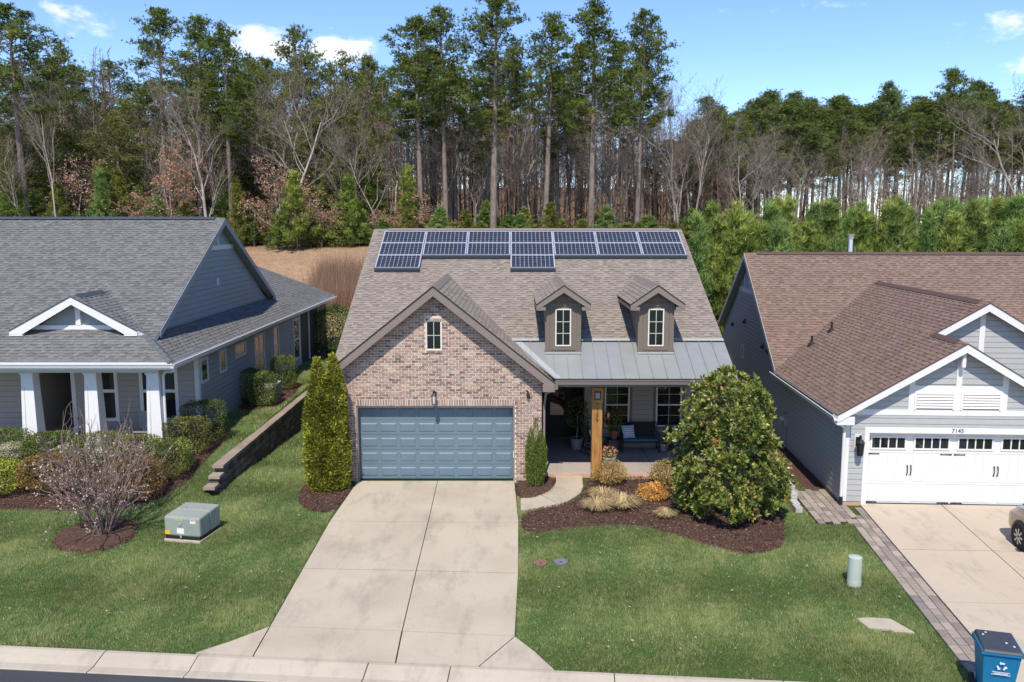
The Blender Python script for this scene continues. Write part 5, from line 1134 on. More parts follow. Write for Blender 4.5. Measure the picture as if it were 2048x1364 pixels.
def bush(seed, shape, n, L, W, c0, c1, m='leaf', stems=9, clump=0, up=.35, shell=.55, hs=.9):
    """leafy shrub; shape(r, k) -> points (k,3) in a unit-ish volume with outward directions"""
    r = np.random.default_rng(seed); P, O = shape(r, n, shell); cl = mixc(r, n, c0, c1, .15)
    if clump:
        ctr, _ = shape(r, clump, .8); dd = ((P[:, None, :] - ctr[None]) ** 2).sum(-1); k = dd.argmin(1); tone = r.uniform(.62, 1.28, (clump, 1)); cl = cl * tone[k]
    D = unit(O * .7 + rdir(r, n) * .8 + np.array([0, 0, up])); V, F, C = leafset(r, P, D, r.uniform(.7, 1.2, n) * L, W, cl)
    zt = P[:, 2].max(); segs = []
    for i in range(stems):
        a = r.random() * 6.28; e, _ = shape(r, 1, .5); p0 = np.array([math.cos(a) * .06, math.sin(a) * .06, 0]); mid = (p0 + e[0]) / 2 + r.normal(0, .03, 3); segs += chain([p0, mid, e[0]], [.018, .012, .005])
    return [('stems', tubemesh('stems', segs, M['bark_twig'], 4)), ('foliage', npmesh('foliage', V, F, C, M[m], 4))]
def ell(a, b, c, z0=0., bump=.08, sq=2.0):
    """superellipsoid sitting on the ground: half sizes a,b and height c"""
    def f(r, k, shell):
        d = rdir(r, k); s = (np.abs(d[:, 0]) ** sq + np.abs(d[:, 1]) ** sq + np.abs(d[:, 2]) ** sq) ** (-1 / sq); ph = 1 + bump * (np.sin(d[:, 0] * 5 + 1.3) * np.sin(d[:, 1] * 6 + 2) + np.sin(d[:, 2] * 7 + d[:, 0] * 4)); q = (shell + (1 - shell) * r.random(k) ** .45) * s * ph
        P = d * q[:, None] * np.array([a, b, c / 2]); P[:, 2] += c / 2 + z0; P[:, 2] = np.maximum(P[:, 2], .02); return P, unit(d * np.array([1 / a, 1 / b, 2 / c]))
    return f
def cone(prof, bump=.06):
    """column of revolution: prof = [(z, radius)]; uneven"""
    zz = [p[0] for p in prof]; rr = [p[1] for p in prof]; w_ = np.array([(rr[i] + rr[i + 1]) / 2 * (zz[i + 1] - zz[i]) for i in range(len(zz) - 1)]); w_ = w_ / w_.sum()
    def f(r, k, shell):
        i = r.choice(len(w_), k, p=w_); z = np.array(zz)[i] + r.random(k) * (np.array(zz)[i + 1] - np.array(zz)[i]); a = r.random(k) * 6.283; q = shell + (1 - shell) * r.random(k) ** .45
        rad = np.interp(z, zz, rr) * q * (1 + bump * (np.sin(a * 3 + z * 2.1) + np.sin(a * 5 - z * 3.7)) + bump * .7 * np.sin(a * 11 + z * 9)); P = np.stack([np.cos(a) * rad, np.sin(a) * rad, z], 1); return P, unit(np.stack([np.cos(a), np.sin(a), np.full(k, .25)], 1))
    return f
def plant(name, parts, label, cat, loc, rz=0., s=1., group=None, tilt=0):
    t = thing(name, label, cat, loc, rz, group)
    if tilt: t.rotation_euler = (R(random.gauss(0, tilt)), R(random.gauss(0, tilt)), rz)
    t.scale = (1, 1, 1); t.scale = (s, s, s) if not hasattr(s, '__len__') else s
    for n_, me in parts: link(n_, me, None, t, 'stuff' if n_ in ('limbs', 'branches', 'twigs', 'stems', 'leaves') else None)
    return t
def at_px(px, Y, z=None):
    """x of a picture column at depth Y (planning only)"""
    return (px - 1024) / 1690 * (Y * .9903 + (H - (4 if z is None else z)) * .1389)
class Kind:
    """a few tree meshes of one kind; put() places copies"""
    def __init__(s, name, cat, protos, tilt=1.3): s.name, s.cat, s.protos, s.i, s.tilt = name, cat, protos, 0, tilt
    def put(s, x, y, ht, label, group, k=None, rz=None, wd=None, z=None):
        parts, h0 = s.protos[(s.i if k is None else k) % len(s.protos)]; s.i += 1; f = ht / h0; wf = f if wd is None else wd
        return plant(s.name, parts, label, s.cat, (x, y, gz1(x, y) - .08 if z is None else z), random.uniform(0, 6.28) if rz is None else rz, (wf, wf, f), group, s.tilt)
# ---------------------------------------------------------------- the woods
PINE = Kind('pine_tree', 'pine', [(pine(1, 23, .50, 3.9, 3600), 23), (pine(2, 23, .56, 3.6, 2600), 23), (pine(3, 23, .46, 3.5, 3400, spar=1.15), 23), (pine(4, 23, .55, 4.2, 3200, flat=.9), 23)])
VPINE = Kind('scraggly_pine', 'pine', [(pine(11, 18, .30, 3.5, 2600, (.05, .062, .020), (.165, .175, .055), .17, dead=24, bl=.26), 18), (pine(12, 18, .24, 4.0, 2600, (.055, .066, .022), (.185, .19, .06), .16, dead=20, bl=.26), 18)])
FPINE = Kind('far_pine', 'pine', [(pine(21, 20, .42, 3.5, 2200, (.038, .055, .018), (.15, .165, .052), .19, bl=.40, dead=26), 20), (pine(22, 20, .50, 3.7, 2200, (.034, .052, .016), (.13, .155, .045), .18, bl=.40, dead=26), 20), (pine(23, 20, .58, 3.3, 2000, (.038, .055, .02), (.14, .16, .052), .18, bl=.40, flat=.9, dead=26), 20)])
BARE = Kind('bare_tree', 'tree', [(baretree(31, 15, .17, 4, .5), 15), (baretree(32, 15, .15, 4, .62), 15), (baretree(33, 15, .13, 4, .42, bare=.5), 15)], 3)
SLIM = Kind('slim_bare_tree', 'tree', [(baretree(41, 14, .09, 3, .38, bare=.35), 14), (baretree(42, 14, .08, 3, .45, bare=.3), 14)], 4)
BEECH = Kind('beech_sapling', 'tree', [(baretree(51, 8, .09, 3, .75, ((.46, .27, .175), (.62, .41, .29)), 1500, bare=.2, lsize=.19), 8), (baretree(52, 7, .08, 3, .8, ((.42, .24, .15), (.58, .37, .26)), 1300, bare=.15, lsize=.19), 7)])
YP = Kind('young_pine', 'pine', [(youngpine(61, c0=(.05, .085, .02), c1=(.22, .25, .07)), 6), (youngpine(62, cr=1.75, c0=(.045, .08, .022), c1=(.19, .225, .07)), 6), (youngpine(63, cr=1.5, c0=(.06, .105, .032), c1=(.20, .25, .085)), 6), (youngpine(64, cr=1.9, c0=(.065, .095, .022), c1=(.25, .265, .075)), 6), (youngpine(65, cr=1.3, c0=(.05, .085, .02), c1=(.19, .215, .06)), 6), (youngpine(66, cr=1.7, c0=(.06, .10, .035), c1=(.22, .27, .10)), 6)])
CEDAR = Kind('evergreen_sapling', 'tree', [(youngpine(71, 6, 1.5, 1600, (.065, .08, .02), (.19, .19, .05), .26), 6), (youngpine(72, 6, 1.9, 1600, (.045, .078, .022), (.15, .19, .05), .26), 6)])
def tree(kind, px, ytop, Y, label, group=None, k=None, rz=None, wd=None):
    """plant a tree whose stem stands at picture column px and depth Y and reaches the height seen at row ytop"""
    v_ = (682 - ytop) / 1690; zt = H + (-.13888 + v_ * .99031) / (.99031 + v_ * .13888) * Y; x = at_px(px, Y, 10); z0 = gz1(x, Y) - .08; return kind.put(x, Y, zt - z0, label, group, k, rz, wd)
G1 = 'tall pines at the front of the woods'
tree(PINE, 52, 22, 74, 'massive dark pine with a broad crown at the far left edge', G1, 0, wd=1.25)
tree(PINE, 330, 26, 80, 'tall pine with a flat ragged crown, leftmost of three above the grey roof', G1, 3)
tree(PINE, 398, 40, 77, 'tall dark pine, middle of the three above the grey roof', G1, 1, wd=1.0)
tree(PINE, 462, 60, 75, 'tall pine with a narrow rounded crown, rightmost of the three above the grey roof', G1, 2, wd=.85)
tree(PINE, 842, 44, 75, 'tall pine with a leaning bare trunk, leftmost of those behind the solar panels', G1, 3, wd=.95)
tree(PINE, 892, 28, 76, 'tall pine with a reddish bare trunk beside the leaning one', G1, 1, wd=.95)
tree(PINE, 986, -8, 73, 'tallest pine of all, open crown touching the top of the picture', G1, 2, wd=1.12)
tree(PINE, 1090, 36, 75, 'tall pine with thin see-through crown right of the tallest one', G1, 1, wd=.95)
tree(PINE, 1182, 18, 74, 'tall dense pine with a pointed top above the left dormer', G1, 2, wd=1.05)
tree(PINE, 1274, 34, 76, 'tall pine with tufted irregular crown, rightmost of the row above the dormers', G1, 0, wd=.82)
tree(VPINE, 598, 66, 82, 'scraggly pine with a sparse pointed crown standing against the white cloud', G1, 0, wd=1.1)
tree(VPINE, 700, 120, 84, 'sparse scraggly pine just left of the solar-panel pines', G1, 1)
tree(VPINE, 128, 95, 84, 'scraggly mid-height pine right of the massive far-left pine', G1, 0)
tree(VPINE, 655, 140, 88, 'thin scraggly pine between the cloud pine and the solar-panel pines', G1, 1)
tree(VPINE, 535, 130, 86, 'low scraggly pine right of the three tall pines over the grey roof', G1, 0)
rf = random.Random(21)
NEAR = [(110, 'at the far left edge'), (300, 'above the small porch gable'), (470, 'above the peak of the grey side gable'), (640, 'above the dry slope'), (760, 'just left of the solar panels'), (870, 'above the left end of the solar panels'), (1020, 'above the brick gable'), (1190, 'above the left dormer'), (1372, 'above the right dormer'),
        (1485, 'in the gap between the two right roofs'), (1650, 'left of the metal flue pipe'), (1765, 'above the metal flue pipe'), (1900, 'right of the metal flue pipe'), (9999, 'above the white gables at the right edge')]
def near(px): return next(w_ for a, w_ in NEAR if px < a)
GB = 'mixed trees deeper in the woods'
zone = lambda px: 'grey bungalow' if px < 600 else ('solar-panelled roof' if px < 1380 else 'brown roof')
def many(kind, n, p0, p1, y0, y1, t0, t1, word, wmin=.8, wmax=1.1):
    for i in range(n):
        px = p0 + (p1 - p0) * (i + rf.random()) / n; Y = rf.uniform(y0, y1); z = zone(px)
        tree(kind, px, rf.uniform(t0, t1), Y, f'{"front-row" if Y < 83 else ("mid-depth" if Y < 93 else "deep-set")} {word} in the woods {near(px)}', word + 's in the woods', wd=rf.uniform(wmin, wmax))
many(VPINE, 44, -40, 780, 77, 104, 120, 290, 'scraggly green pine')
many(VPINE, 9, -420, -50, 78, 100, 90, 200, 'shaggy green pine')
many(PINE, 9, -60, 800, 90, 112, 90, 170, 'tall background pine', .8, 1.0)
many(PINE, 12, 790, 1330, 79, 100, 90, 230, 'tall background pine', .7, .9)
many(BARE, 14, -30, 800, 80, 98, 190, 290, 'bare grey hardwood', .8, 1.1)
many(BARE, 18, 780, 1400, 79, 104, 200, 290, 'bare grey hardwood', .75, 1.0)
many(SLIM, 30, -30, 900, 73, 92, 230, 330, 'slim bare sapling', .8, 1.2)
many(SLIM, 24, 880, 1480, 75, 98, 200, 320, 'slim bare sapling', .8, 1.2)
many(SLIM, 20, 1440, 2060, 68, 98, 260, 390, 'slim bare sapling', .8, 1.1)
tree(BARE, 590, 165, 73, 'broad bare hardwood with a fan of fine grey twigs above the dry slope', None, 1, wd=1.05)
tree(BARE, 412, 190, 72, 'bare forked tree with pale trunk between the pines over the grey roof', None, 0, wd=.9)
tree(SLIM, 118, 165, 71.5, 'slim leaning bare tree near the massive far-left pine', None, 0)
tree(BARE, 1352, 170, 82, 'pale slender bare tree standing free at the right end of the pine row', None, 2, wd=.8)
tree(BARE, 2035, 225, 72, 'spreading pale bare tree at the far right edge', None, 1, wd=1.2)
tree(BARE, 1500, 285, 84, 'pale many-branched bare tree in front of the far pines on the right', None, 1, wd=.8)
BL_ = [(552, 330, 74), (600, 372, 73), (362, 290, 75), (345, 350, 74), (640, 410, 73), (826, 385, 75), (770, 425, 74), (285, 400, 73), (160, 330, 75), (505, 400, 75), (1490, 430, 80), (1560, 420, 84)]
for i, (px, yt, Y) in enumerate(BL_): tree(BEECH, px, yt, Y, f'tan-leaved beech at the wood edge {near(px)}', 'tan-leaved beeches at the wood edge', wd=rf.uniform(.8, 1.05))
# evergreen saplings and young pines along the wood edge
for i in range(34):
    px = -30 + 900 * (i + rf.random()) / 34; Y = rf.uniform(71, 79); yt = rf.uniform(385, 445) if rf.random() < .7 else rf.uniform(330, 390)
    tree(CEDAR if rf.random() < .55 else YP, px, yt, Y, f'low evergreen at the wood edge {near(px)}', 'low evergreens at the wood edge', wd=rf.uniform(.75, 1.15))
for i in range(20):
    px = 770 + 620 * (i + rf.random()) / 20; tree(CEDAR if rf.random() < .6 else YP, px, rf.uniform(405, 450), rf.uniform(70, 78), f'low evergreen at the wood edge {near(px)}', 'low evergreens at the wood edge', wd=rf.uniform(.75, 1.1))
# dense plantation of young pines on the right
for row in range(6):
    Y = 46.5 + row * 3.6; n = 14
    for i in range(n):
        px = 1385 + 720 * (i + .5 + rf.uniform(-.4, .4)) / n + (row % 2) * 20
        if row == 0 and px > 1560: continue
        yt = rf.uniform(418, 488) - row * 4; zt = H + (445 - yt) / 1690 * Y; x = at_px(px, Y, 5)
        if x < 8.6 + max(0, (Y - 50)) * .12 and row > 1: pass
        tree(YP, px, yt, Y, f'young green pine, {("nearest", "second", "third", "fourth", "fifth", "farthest")[row]} plantation row, {near(px)}', 'young pines behind the brown roof', wd=rf.uniform(.8, 1.35))
for i, px in enumerate((1880, 1930, 1985, 2035, 2075, 1905, 1960, 2010)):
    tree(YP, px, rf.uniform(408, 424), 55 + i % 3 * 2, 'big bushy blue-green young pine in the clump at the far right edge', 'bushy pines at the right edge', 2, wd=1.45)
# the stand of far pines on the right, open underneath
for i in range(64):
    px = 1385 + 720 * (i + rf.random()) / 64; Y = rf.uniform(92, 128); yt = rf.gauss(212, 20) + (25 if px < 1470 else 0); tree(FPINE, px, yt, Y, f'tall {"front" if Y < 108 else "rear"} pine of the far stand {near(px)}', 'far pine stand on the right', wd=rf.uniform(.85, 1.1))
for i in range(12):
    px = 1330 + 300 * (i + rf.random()) / 12; tree(FPINE, px, rf.uniform(225, 290), rf.uniform(88, 104), f'shorter pine of the far stand {near(px)}', 'shorter pines at the left end of the far stand', wd=rf.uniform(.8, 1.0))
# ---- the distance: a brown mass of stems and brush that cannot be told apart
def join(name, items, m, nper):
    Vs, Fs, Cs = [], [], []; b = 0
    for V, F, C in items: Vs.append(V); Fs.append(F + b); Cs.append(C); b += len(V)
    return npmesh(name, np.concatenate(Vs), np.concatenate(Fs), np.concatenate(Cs), m, nper)
r = np.random.default_rng(77); segs = []; P = []; D = []; Ls = []
for i in range(2050):
    Y = r.uniform(84, 150); px = r.uniform(-420, 1470) if i < 1650 else r.uniform(1400, 2350); x = at_px(px, Y, 8); z0 = gz1(x, Y); h = (r.uniform(8, 19) if px < 1230 else r.uniform(6, 12.5)) if px < 1470 else r.uniform(4, 12); rd_ = r.uniform(.04, .12); l1 = r.normal(0, .04, 2) * h
    a = np.array([x, Y, z0 - .1]); e = np.array([x + l1[0], Y + l1[1], z0 + h]); mid = (a + e) / 2 + np.array([r.normal(0, .12), r.normal(0, .12), 0]); segs += chain([a, mid, e], [rd_, rd_ * .7, .015])
    for k in range(22):
        f = r.uniform(.25, 1.0); p = a + (e - a) * f; az = r.random() * 6.28; P.append(p); D.append((math.cos(az), math.sin(az), r.uniform(.3, 1.6))); Ls.append((1.15 - f) * h * r.uniform(.15, .34) + .3)
V, F = tubes(segs, 4); Cst = np.tile([[.27, .21, .17]], (len(V), 1)) * np.repeat(r.uniform(.55, 1.5, (len(V) // 8, 1)), 8, 0)
o = link('distant_woodland', npmesh('distant_woodland', V, F, Cst, M['dry'], 4), None); o['kind'] = 'stuff'; tag(o, 'brown mass of distant bare stems filling the depth of the woods', 'woodland')
P = np.array(P); D = unit(np.array(D)); Ls = np.array(Ls); tones = mixc(r, len(P), (.21, .16, .125), (.40, .31, .245), .15)
P2 = np.repeat(P, 3, 0); D2 = unit(np.repeat(D, 3, 0) + r.normal(0, .28, (len(P2), 3))); V, F, C = bladeset(r, P2, D2, np.repeat(Ls, 3) * r.uniform(.5, 1.1, len(P2)), .055, np.repeat(tones, 3, 0))
o2 = link('distant_brush', npmesh('distant_brush', V, F, C, M['dry'], 3), None); o2['kind'] = 'stuff'; tag(o2, 'haze of fine bare twigs deep in the woods', 'brush')
# ---- leafy undergrowth at the wood edge
n = 52000; Y = 72 + 16 * r.random(n) ** 1.3; px = r.uniform(-120, 1500, n); x = (px - 1024) / 1690 * (Y * .99 + .4); cx_ = np.sin(x * .9) * np.cos(Y * .7 + x * .31) + .6 * np.sin(x * 2.3 + Y); keep = cx_ > -.25; x, Y = x[keep], Y[keep]; n = len(x)
hgt = np.abs(r.normal(0, .75, n)) * (1 + .5 * cx_[keep]); P = np.stack([x, Y, gz(x, Y) + hgt], 1); pick_ = (np.sin(x * .37 + 2) + np.sin(Y * .5 + x * .2) + r.normal(0, .6, n)); C = np.where((pick_ > -.05)[:, None], mixc(r, n, (.05, .075, .02), (.14, .16, .045)), mixc(r, n, (.17, .105, .065), (.33, .20, .13)))
V, F, C = leafset(r, P, unit(rdir(r, n) + np.array([0, 0, .4])), r.uniform(.12, .3, n), .12, C)
o3 = link('undergrowth', npmesh('undergrowth', V, F, C, M['dry'], 4), None); o3['kind'] = 'stuff'; tag(o3, 'low leafy undergrowth along the edge of the woods', 'undergrowth')
# ---- tall dry grass on the slope behind the two left houses
def drygrass(name, n, x0, x1, y0, y1, h, label, c=((.30, .20, .12), (.48, .34, .21)), wdt=.03):
    r = np.random.default_rng(len(name) + n); x = r.uniform(x0, x1, n); y = r.uniform(y0, y1, n); P = np.stack([x, y, gz(x, y) - .05], 1); V, F, C = bladeset(r, P, unit(r.normal(0, .16, (n, 3)) + np.array([0, 0, 1])), r.uniform(.5, 1.15, n) * h, wdt, mixc(r, n, *c)); o = link(name, npmesh(name, V, F, C, M['dry'], 3), None); o['kind'] = 'stuff'; return tag(o, label, 'grass')
drygrass('tall_dry_grass', 6500, -14.2, -10.0, 56.5, 63, 2.1, 'tall tan reeds behind the rear corner of the grey bungalow', ((.24, .155, .105), (.42, .29, .20)))
drygrass('short_dry_grass', 42000, -34, 1, 46, 74, .16, 'short dry tan grass covering the slope behind the houses', ((.34, .24, .155), (.50, .37, .25)), .03)
# ---------------------------------------------------------------- garden plants
def G(x, y, off=0.): return (x, y, gz1(x, y) + off)
GOLD0, GOLD1 = (.07, .092, .012), (.27, .275, .04)
def arbor(seed, prof, n=13000):
    r = np.random.default_rng(seed); f = cone(prof, .10); P, O = f(r, n, .62); D = unit(O * .8 + np.array([0, 0, .55]) + rdir(r, n) * .75); ctr, _ = f(r, 160, .9); k = ((P[:, None] - ctr[None]) ** 2).sum(-1).argmin(1)
    C = mixc(r, n, GOLD0, GOLD1, .15) * r.uniform(.45, 1.25, (160, 1))[k]; V, F, C = leafset(r, P, D, r.uniform(.06, .13, n), .045, C)
    segs = chain([np.array([0, 0, 0]), np.array([0, 0, prof[-1][0] * .9])], [.05, .02]); return [('trunk', tubemesh('trunk', segs, M['bark_twig'], 6)), ('foliage', npmesh('foliage', V, F, C, M['leaf'], 4))]
plant('arborvitae', arbor(5, [(0, .33), (.4, .41), (2.0, .40), (2.8, .33), (3.5, .19), (4.05, .04)]), 'golden arborvitae column, the left of the fused pair beside the garage', 'arborvitae', G(-5.80, 24.8), group='arborvitae pair')
plant('arborvitae', arbor(6, [(0, .32), (.4, .39), (2.0, .38), (2.9, .32), (3.6, .18), (4.15, .04)]), 'golden arborvitae column, the right of the fused pair, touching the brick wall', 'arborvitae', G(-5.34, 24.85), group='arborvitae pair')
def spire():
    r = np.random.default_rng(8); sh = [(0, 0, [(0, .10), (.3, .24), (.9, .30), (1.3, .26), (1.6, .13), (2.1, .02)]), (.17, .02, [(0, .08), (.5, .16), (1.2, .17), (1.55, .09), (1.75, .02)]), (-.16, 0, [(0, .08), (.5, .17), (1.25, .16), (1.6, .08), (1.85, .015)])]; Vs = []; b = 0; Fs = []; Cs = []
    for x, y, pr in sh:
        n = 3000; P, O = cone(pr, .08)(r, n, .6); P += np.array([x, y, 0]); D = unit(O * .4 + np.array([0, 0, 1.]) + rdir(r, n) * .6); C = mixc(r, n, (.035, .065, .012), (.15, .20, .04), .2); V, F, C = leafset(r, P, D, r.uniform(.035, .06, n), .026, C); Vs.append(V); Fs.append(F + b); Cs.append(C); b += len(V)
    return [('stems', tubemesh('stems', chain([np.zeros(3), np.array([0, 0, 1.6])], [.03, .01]), M['bark_twig'], 5)), ('foliage', npmesh('foliage', np.concatenate(Vs), np.concatenate(Fs), np.concatenate(Cs), M['leaf'], 4))]
plant('columnar_holly', spire(), 'small columnar evergreen with three spires in front of the right brick pier', 'shrub', G(.72, 25.02, .03), rz=.3)
# --- southern magnolia: whorls of big glossy leaves on real limbs
def magnolia():
    r = np.random.default_rng(12); prof = [(.12, 1.2), (.4, 1.52), (1.0, 1.64), (1.8, 1.54), (2.5, 1.36), (3.2, 1.16), (3.7, .92), (4.05, .52), (4.28, .1)]; f = cone(prof, .13)
    P, O = f(r, 3300, .45); ctr, _ = f(r, 60, .8); k = ((P[:, None] - ctr[None]) ** 2).sum(-1).argmin(1); tone = r.uniform(.75, 1.2, (60, 1))[k]
    an_ = np.arctan2(P[:, 1], P[:, 0]); gap = np.sin(an_ * 4 + P[:, 2] * 2.3) + np.sin(an_ * 7 - P[:, 2] * 3.9 + 1) + .8 * np.sin(P[:, 2] * 6 + an_ * 2); q_ = np.hypot(P[:, 0], P[:, 1]) / np.interp(P[:, 2], [p[0] for p in prof], [p[1] for p in prof]); kp_ = ~((gap < -.55) & (q_ > .74)); P, O, k, tone = P[kp_], O[kp_], k[kp_], tone[kp_]
    sh_ = r.random(len(P)) < .06; P[sh_] += O[sh_] * r.uniform(.1, .32, (sh_.sum(), 1))
    P = P + (ctr[k] - P) * .18; nl = 11; n = len(P) * nl; A = unit(O * .8 + np.array([0, 0, .7]) + rdir(r, len(P)) * .35); S = unit(np.cross(A, rdir(r, len(P)))); T = np.cross(A, S)
    an = (np.arange(nl) * 2.4)[None] + r.uniform(0, 6.28, (len(P), 1)); op = r.uniform(.5, 1.25, (len(P), nl)); D = A[:, None] * np.cos(op)[..., None] + (S[:, None] * np.cos(an)[..., None] + T[:, None] * np.sin(an)[..., None]) * np.sin(op)[..., None]
    D = D.reshape(-1, 3); Pl = np.repeat(P, nl, 0) + D * .02; C = mixc(r, n, (.05, .08, .014), (.15, .185, .04), .2) * np.repeat(tone, nl, 0); br_ = r.random(n) < .06; C[br_] = mixc(r, br_.sum(), (.20, .11, .04), (.30, .20, .08)); yl = r.random(n) < .14; C[yl] = mixc(r, yl.sum(), (.20, .22, .06), (.30, .30, .09))
    L = r.uniform(.10, .175, n); segs = chain([np.array([0, 0, 0.]), np.array([.02, 0, 1.6]), np.array([-.03, .02, 3.9])], [.10, .07, .015])
    for i in range(44): h = r.uniform(.25, 3.6); a = i * 2.4; ln = np.interp(h, [p[0] for p in prof], [p[1] for p in prof]) * .85; p0 = np.array([0, 0, h]); segs += chain([p0, p0 + np.array([math.cos(a), math.sin(a), .35]) * ln * .5, p0 + np.array([math.cos(a), math.sin(a), .55]) * ln], [.03, .02, .008])
    return r, Pl, D, L, C, segs
r, Pl, D, L, C, segs = magnolia(); MGX, MGY = 5.95, 22.75
mg = thing('magnolia_tree', 'large glossy-leaved magnolia in the mulch in front of the porch', 'tree', G(MGX, MGY), 0); mg.scale = (.92, .92, .98)
link('trunk', tubemesh('trunk', segs, M['bark_twig'], 6), None, mg)
front = Pl @ np.array([-.25, -.95, .18]) + r.normal(0, .12, len(Pl)) + .12 * Pl[:, 2]; top300 = np.argsort(-front)[:300]; rest = np.ones(len(Pl), bool); rest[top300] = False
V, F, Cc = leafset(r, Pl[rest], D[rest], L[rest], L[rest] * .42, C[rest], .12); cr_ = link('crown', npmesh('crown', V, F, Cc, M['leaf_gloss'], 4), None, mg); cr_['kind'] = 'stuff'
lm = MB(); lm.add([(0, 0, 0), (.45, .21, .05), (.72, .15, .03), (1, 0, -.06), (.72, -.15, .03), (.45, -.21, .05), (.5, 0, 0)], [(0, 6, 1), (1, 6, 3, 2), (0, 5, 6), (5, 4, 3, 6)]); lme = lm.mesh('leaf'); M['leaf_obj'] = mat('glossy_leaf_single', (1, 1, 1), .30, 0, src='obj', spec=.5, sss=.12); lme.materials.append(M['leaf_obj'])
for i in top300:
    o = link('leaf', lme, None, cr_); o.location = Pl[i]; o.rotation_mode = 'QUATERNION'; o.rotation_quaternion = Vector(D[i]).to_track_quat('X', 'Z'); s_ = float(L[i]); o.scale = (s_, s_, s_); o.color = (*[float(q) for q in C[i]], 1)
# --- clipped shrubs around the grey bungalow
BOX0, BOX1 = (.035, .058, .012), (.15, .19, .045); RUST0, RUST1 = (.075, .045, .020), (.22, .15, .055); LIME0, LIME1 = (.10, .14, .018), (.30, .34, .06); DK0, DK1 = (.02, .038, .010), (.09, .125, .03)
HG = 'clipped shrubs around the grey bungalow'
def shrub(px_x, y, a, b, c, cols, label, n=5200, L=.055, sq=2.6, name='clipped_shrub', group=HG, m='leaf', seed=None, z=0, clump=60, shell=.72):
    s_ = int(abs(px_x * 31 + y * 17)) if seed is None else seed; return plant(name, bush(s_, ell(a, b, c, 0, .05, sq), n, L, L * .6, cols[0], cols[1], m, clump=clump, shell=shell), label, 'shrub', G(px_x, y, z), 0, 1., group)
shrub(-15.15, 24.0, .95, .8, .95, (LIME0, LIME1), 'lime green mounded shrub at the far left edge', 6500, .06, 2.1)
shrub(-15.9, 25.5, 1.0, .8, 1.15, (BOX0, BOX1), 'dark green clipped shrub behind the lime mound at the left edge', 6500)
shrub(-14.35, 25.6, .8, .7, 1.0, (BOX0, BOX1), 'dark green clipped shrub in front of the left porch column', 5200)
shrub(-13.6, 24.15, .92, .8, 1.1, (RUST0, RUST1), 'rust-brown rounded shrub left of the flowering shrub', 6500, .055, 2.1)
shrub(-12.75, 25.6, .85, .7, 1.0, (BOX0, BOX1), 'olive clipped shrub in front of the middle porch column', 5200)
shrub(-11.7, 25.5, .8, .65, .95, ((.05, .06, .015), (.16, .17, .05)), 'olive clipped shrub half hidden behind the flowering shrub', 5000)
shrub(-10.95, 23.75, .85, .8, 1.15, (RUST0, RUST1), 'rust-brown rounded shrub right of the flowering shrub', 6500, .055, 2.1)
shrub(-10.55, 24.95, .78, .7, 1.12, (BOX0, BOX1), 'green rounded boxwood in front of the right porch column', 6000)
shrub(-10.45, 26.55, .70, .6, 1.15, ((.035, .05, .012), (.17, .175, .045)), 'flat-topped clipped shrub at the corner of the bungalow', 5600, sq=3.6)
shrub(-10.40, 27.9, .72, .55, 1.35, (DK0, DK1), 'dark flat-topped shrub behind the one at the bungalow corner', 5600, sq=3.6)
shrub(-9.95, 33.1, .55, .5, 1.35, (BOX0, BOX1), 'barrel-shaped clipped shrub in front of the air conditioner', 5200, sq=3.4)
shrub(-10.6, 33.6, .42, .45, 1.4, (DK0, DK1), 'dark narrow shrub against the bungalow side wall', 4000, sq=3.4)
shrub(-9.95, 36.2, .55, .5, 1.5, (BOX0, BOX1), 'round-topped clipped shrub behind the air conditioner', 5000, sq=2.6)
shrub(-10.0, 47.0, 1.15, 1.0, 2.75, (DK0, (.12, .165, .04)), 'big dark holly at the rear corner of the bungalow', 9000, .10, 2.3, 'holly_shrub', m='leaf_gloss')
# --- shrubs in the front bed
FB = 'shrubs in the bed by the porch'
TW0, TW1 = (.17, .115, .035), (.38, .27, .09)
shrub(3.02, 25.25, .56, .5, .82, (TW0, TW1), 'bronze-leaved twiggy shrub at the foot of the porch post', 2900, .05, 1.7, 'bronze_shrub', FB, shell=.2)
shrub(4.72, 25.15, .52, .5, .85, (TW0, (.33, .27, .10)), 'bronze-green twiggy shrub half hidden by the magnolia', 2900, .05, 1.7, 'bronze_shrub', FB, shell=.2)
shrub(4.15, 23.95, .52, .42, .50, ((.30, .165, .045), (.56, .35, .11)), 'low orange shrub between the porch and the magnolia', 2600, .05, 2.0, 'orange_shrub', FB, shell=.3)
def tuft(seed, n=420, h=.33, rad=.12):
    r = np.random.default_rng(seed); a = r.random(n) * 6.28; q = r.random(n) ** .5 * rad; P = np.stack([np.cos(a) * q, np.sin(a) * q, np.zeros(n)], 1); out = r.uniform(.35, 1.3, n)[:, None]; D = unit(np.stack([np.cos(a), np.sin(a), np.zeros(n)], 1) * out + np.array([0, 0, 1.]) + r.normal(0, .15, (n, 3))); C = mixc(r, n, (.40, .31, .15), (.66, .55, .32), .15); Ln = r.uniform(.55, 1.1, n) * h
    M1 = P + D * Ln[:, None]; D2 = unit(D * np.array([1, 1, -.35]) + np.stack([np.cos(a), np.sin(a), np.zeros(n)], 1) * .5); S = unit(np.cross(D, np.array([0, 0, 1.]))) * .007; V = np.stack([P - S, P + S, M1 + S * .8, M1 - S * .8], 1); V2 = np.stack([M1 - S * .8, M1 + S * .8, M1 + D2 * Ln[:, None] * .6 + S * .1, M1 + D2 * Ln[:, None] * .6 - S * .1], 1); VV = np.concatenate([V, V2]).reshape(-1, 3); return [('blades', npmesh('blades', VV, np.arange(len(VV)).reshape(-1, 4), np.repeat(np.concatenate([C, C]), 4, 0), M['dry'], 4))]
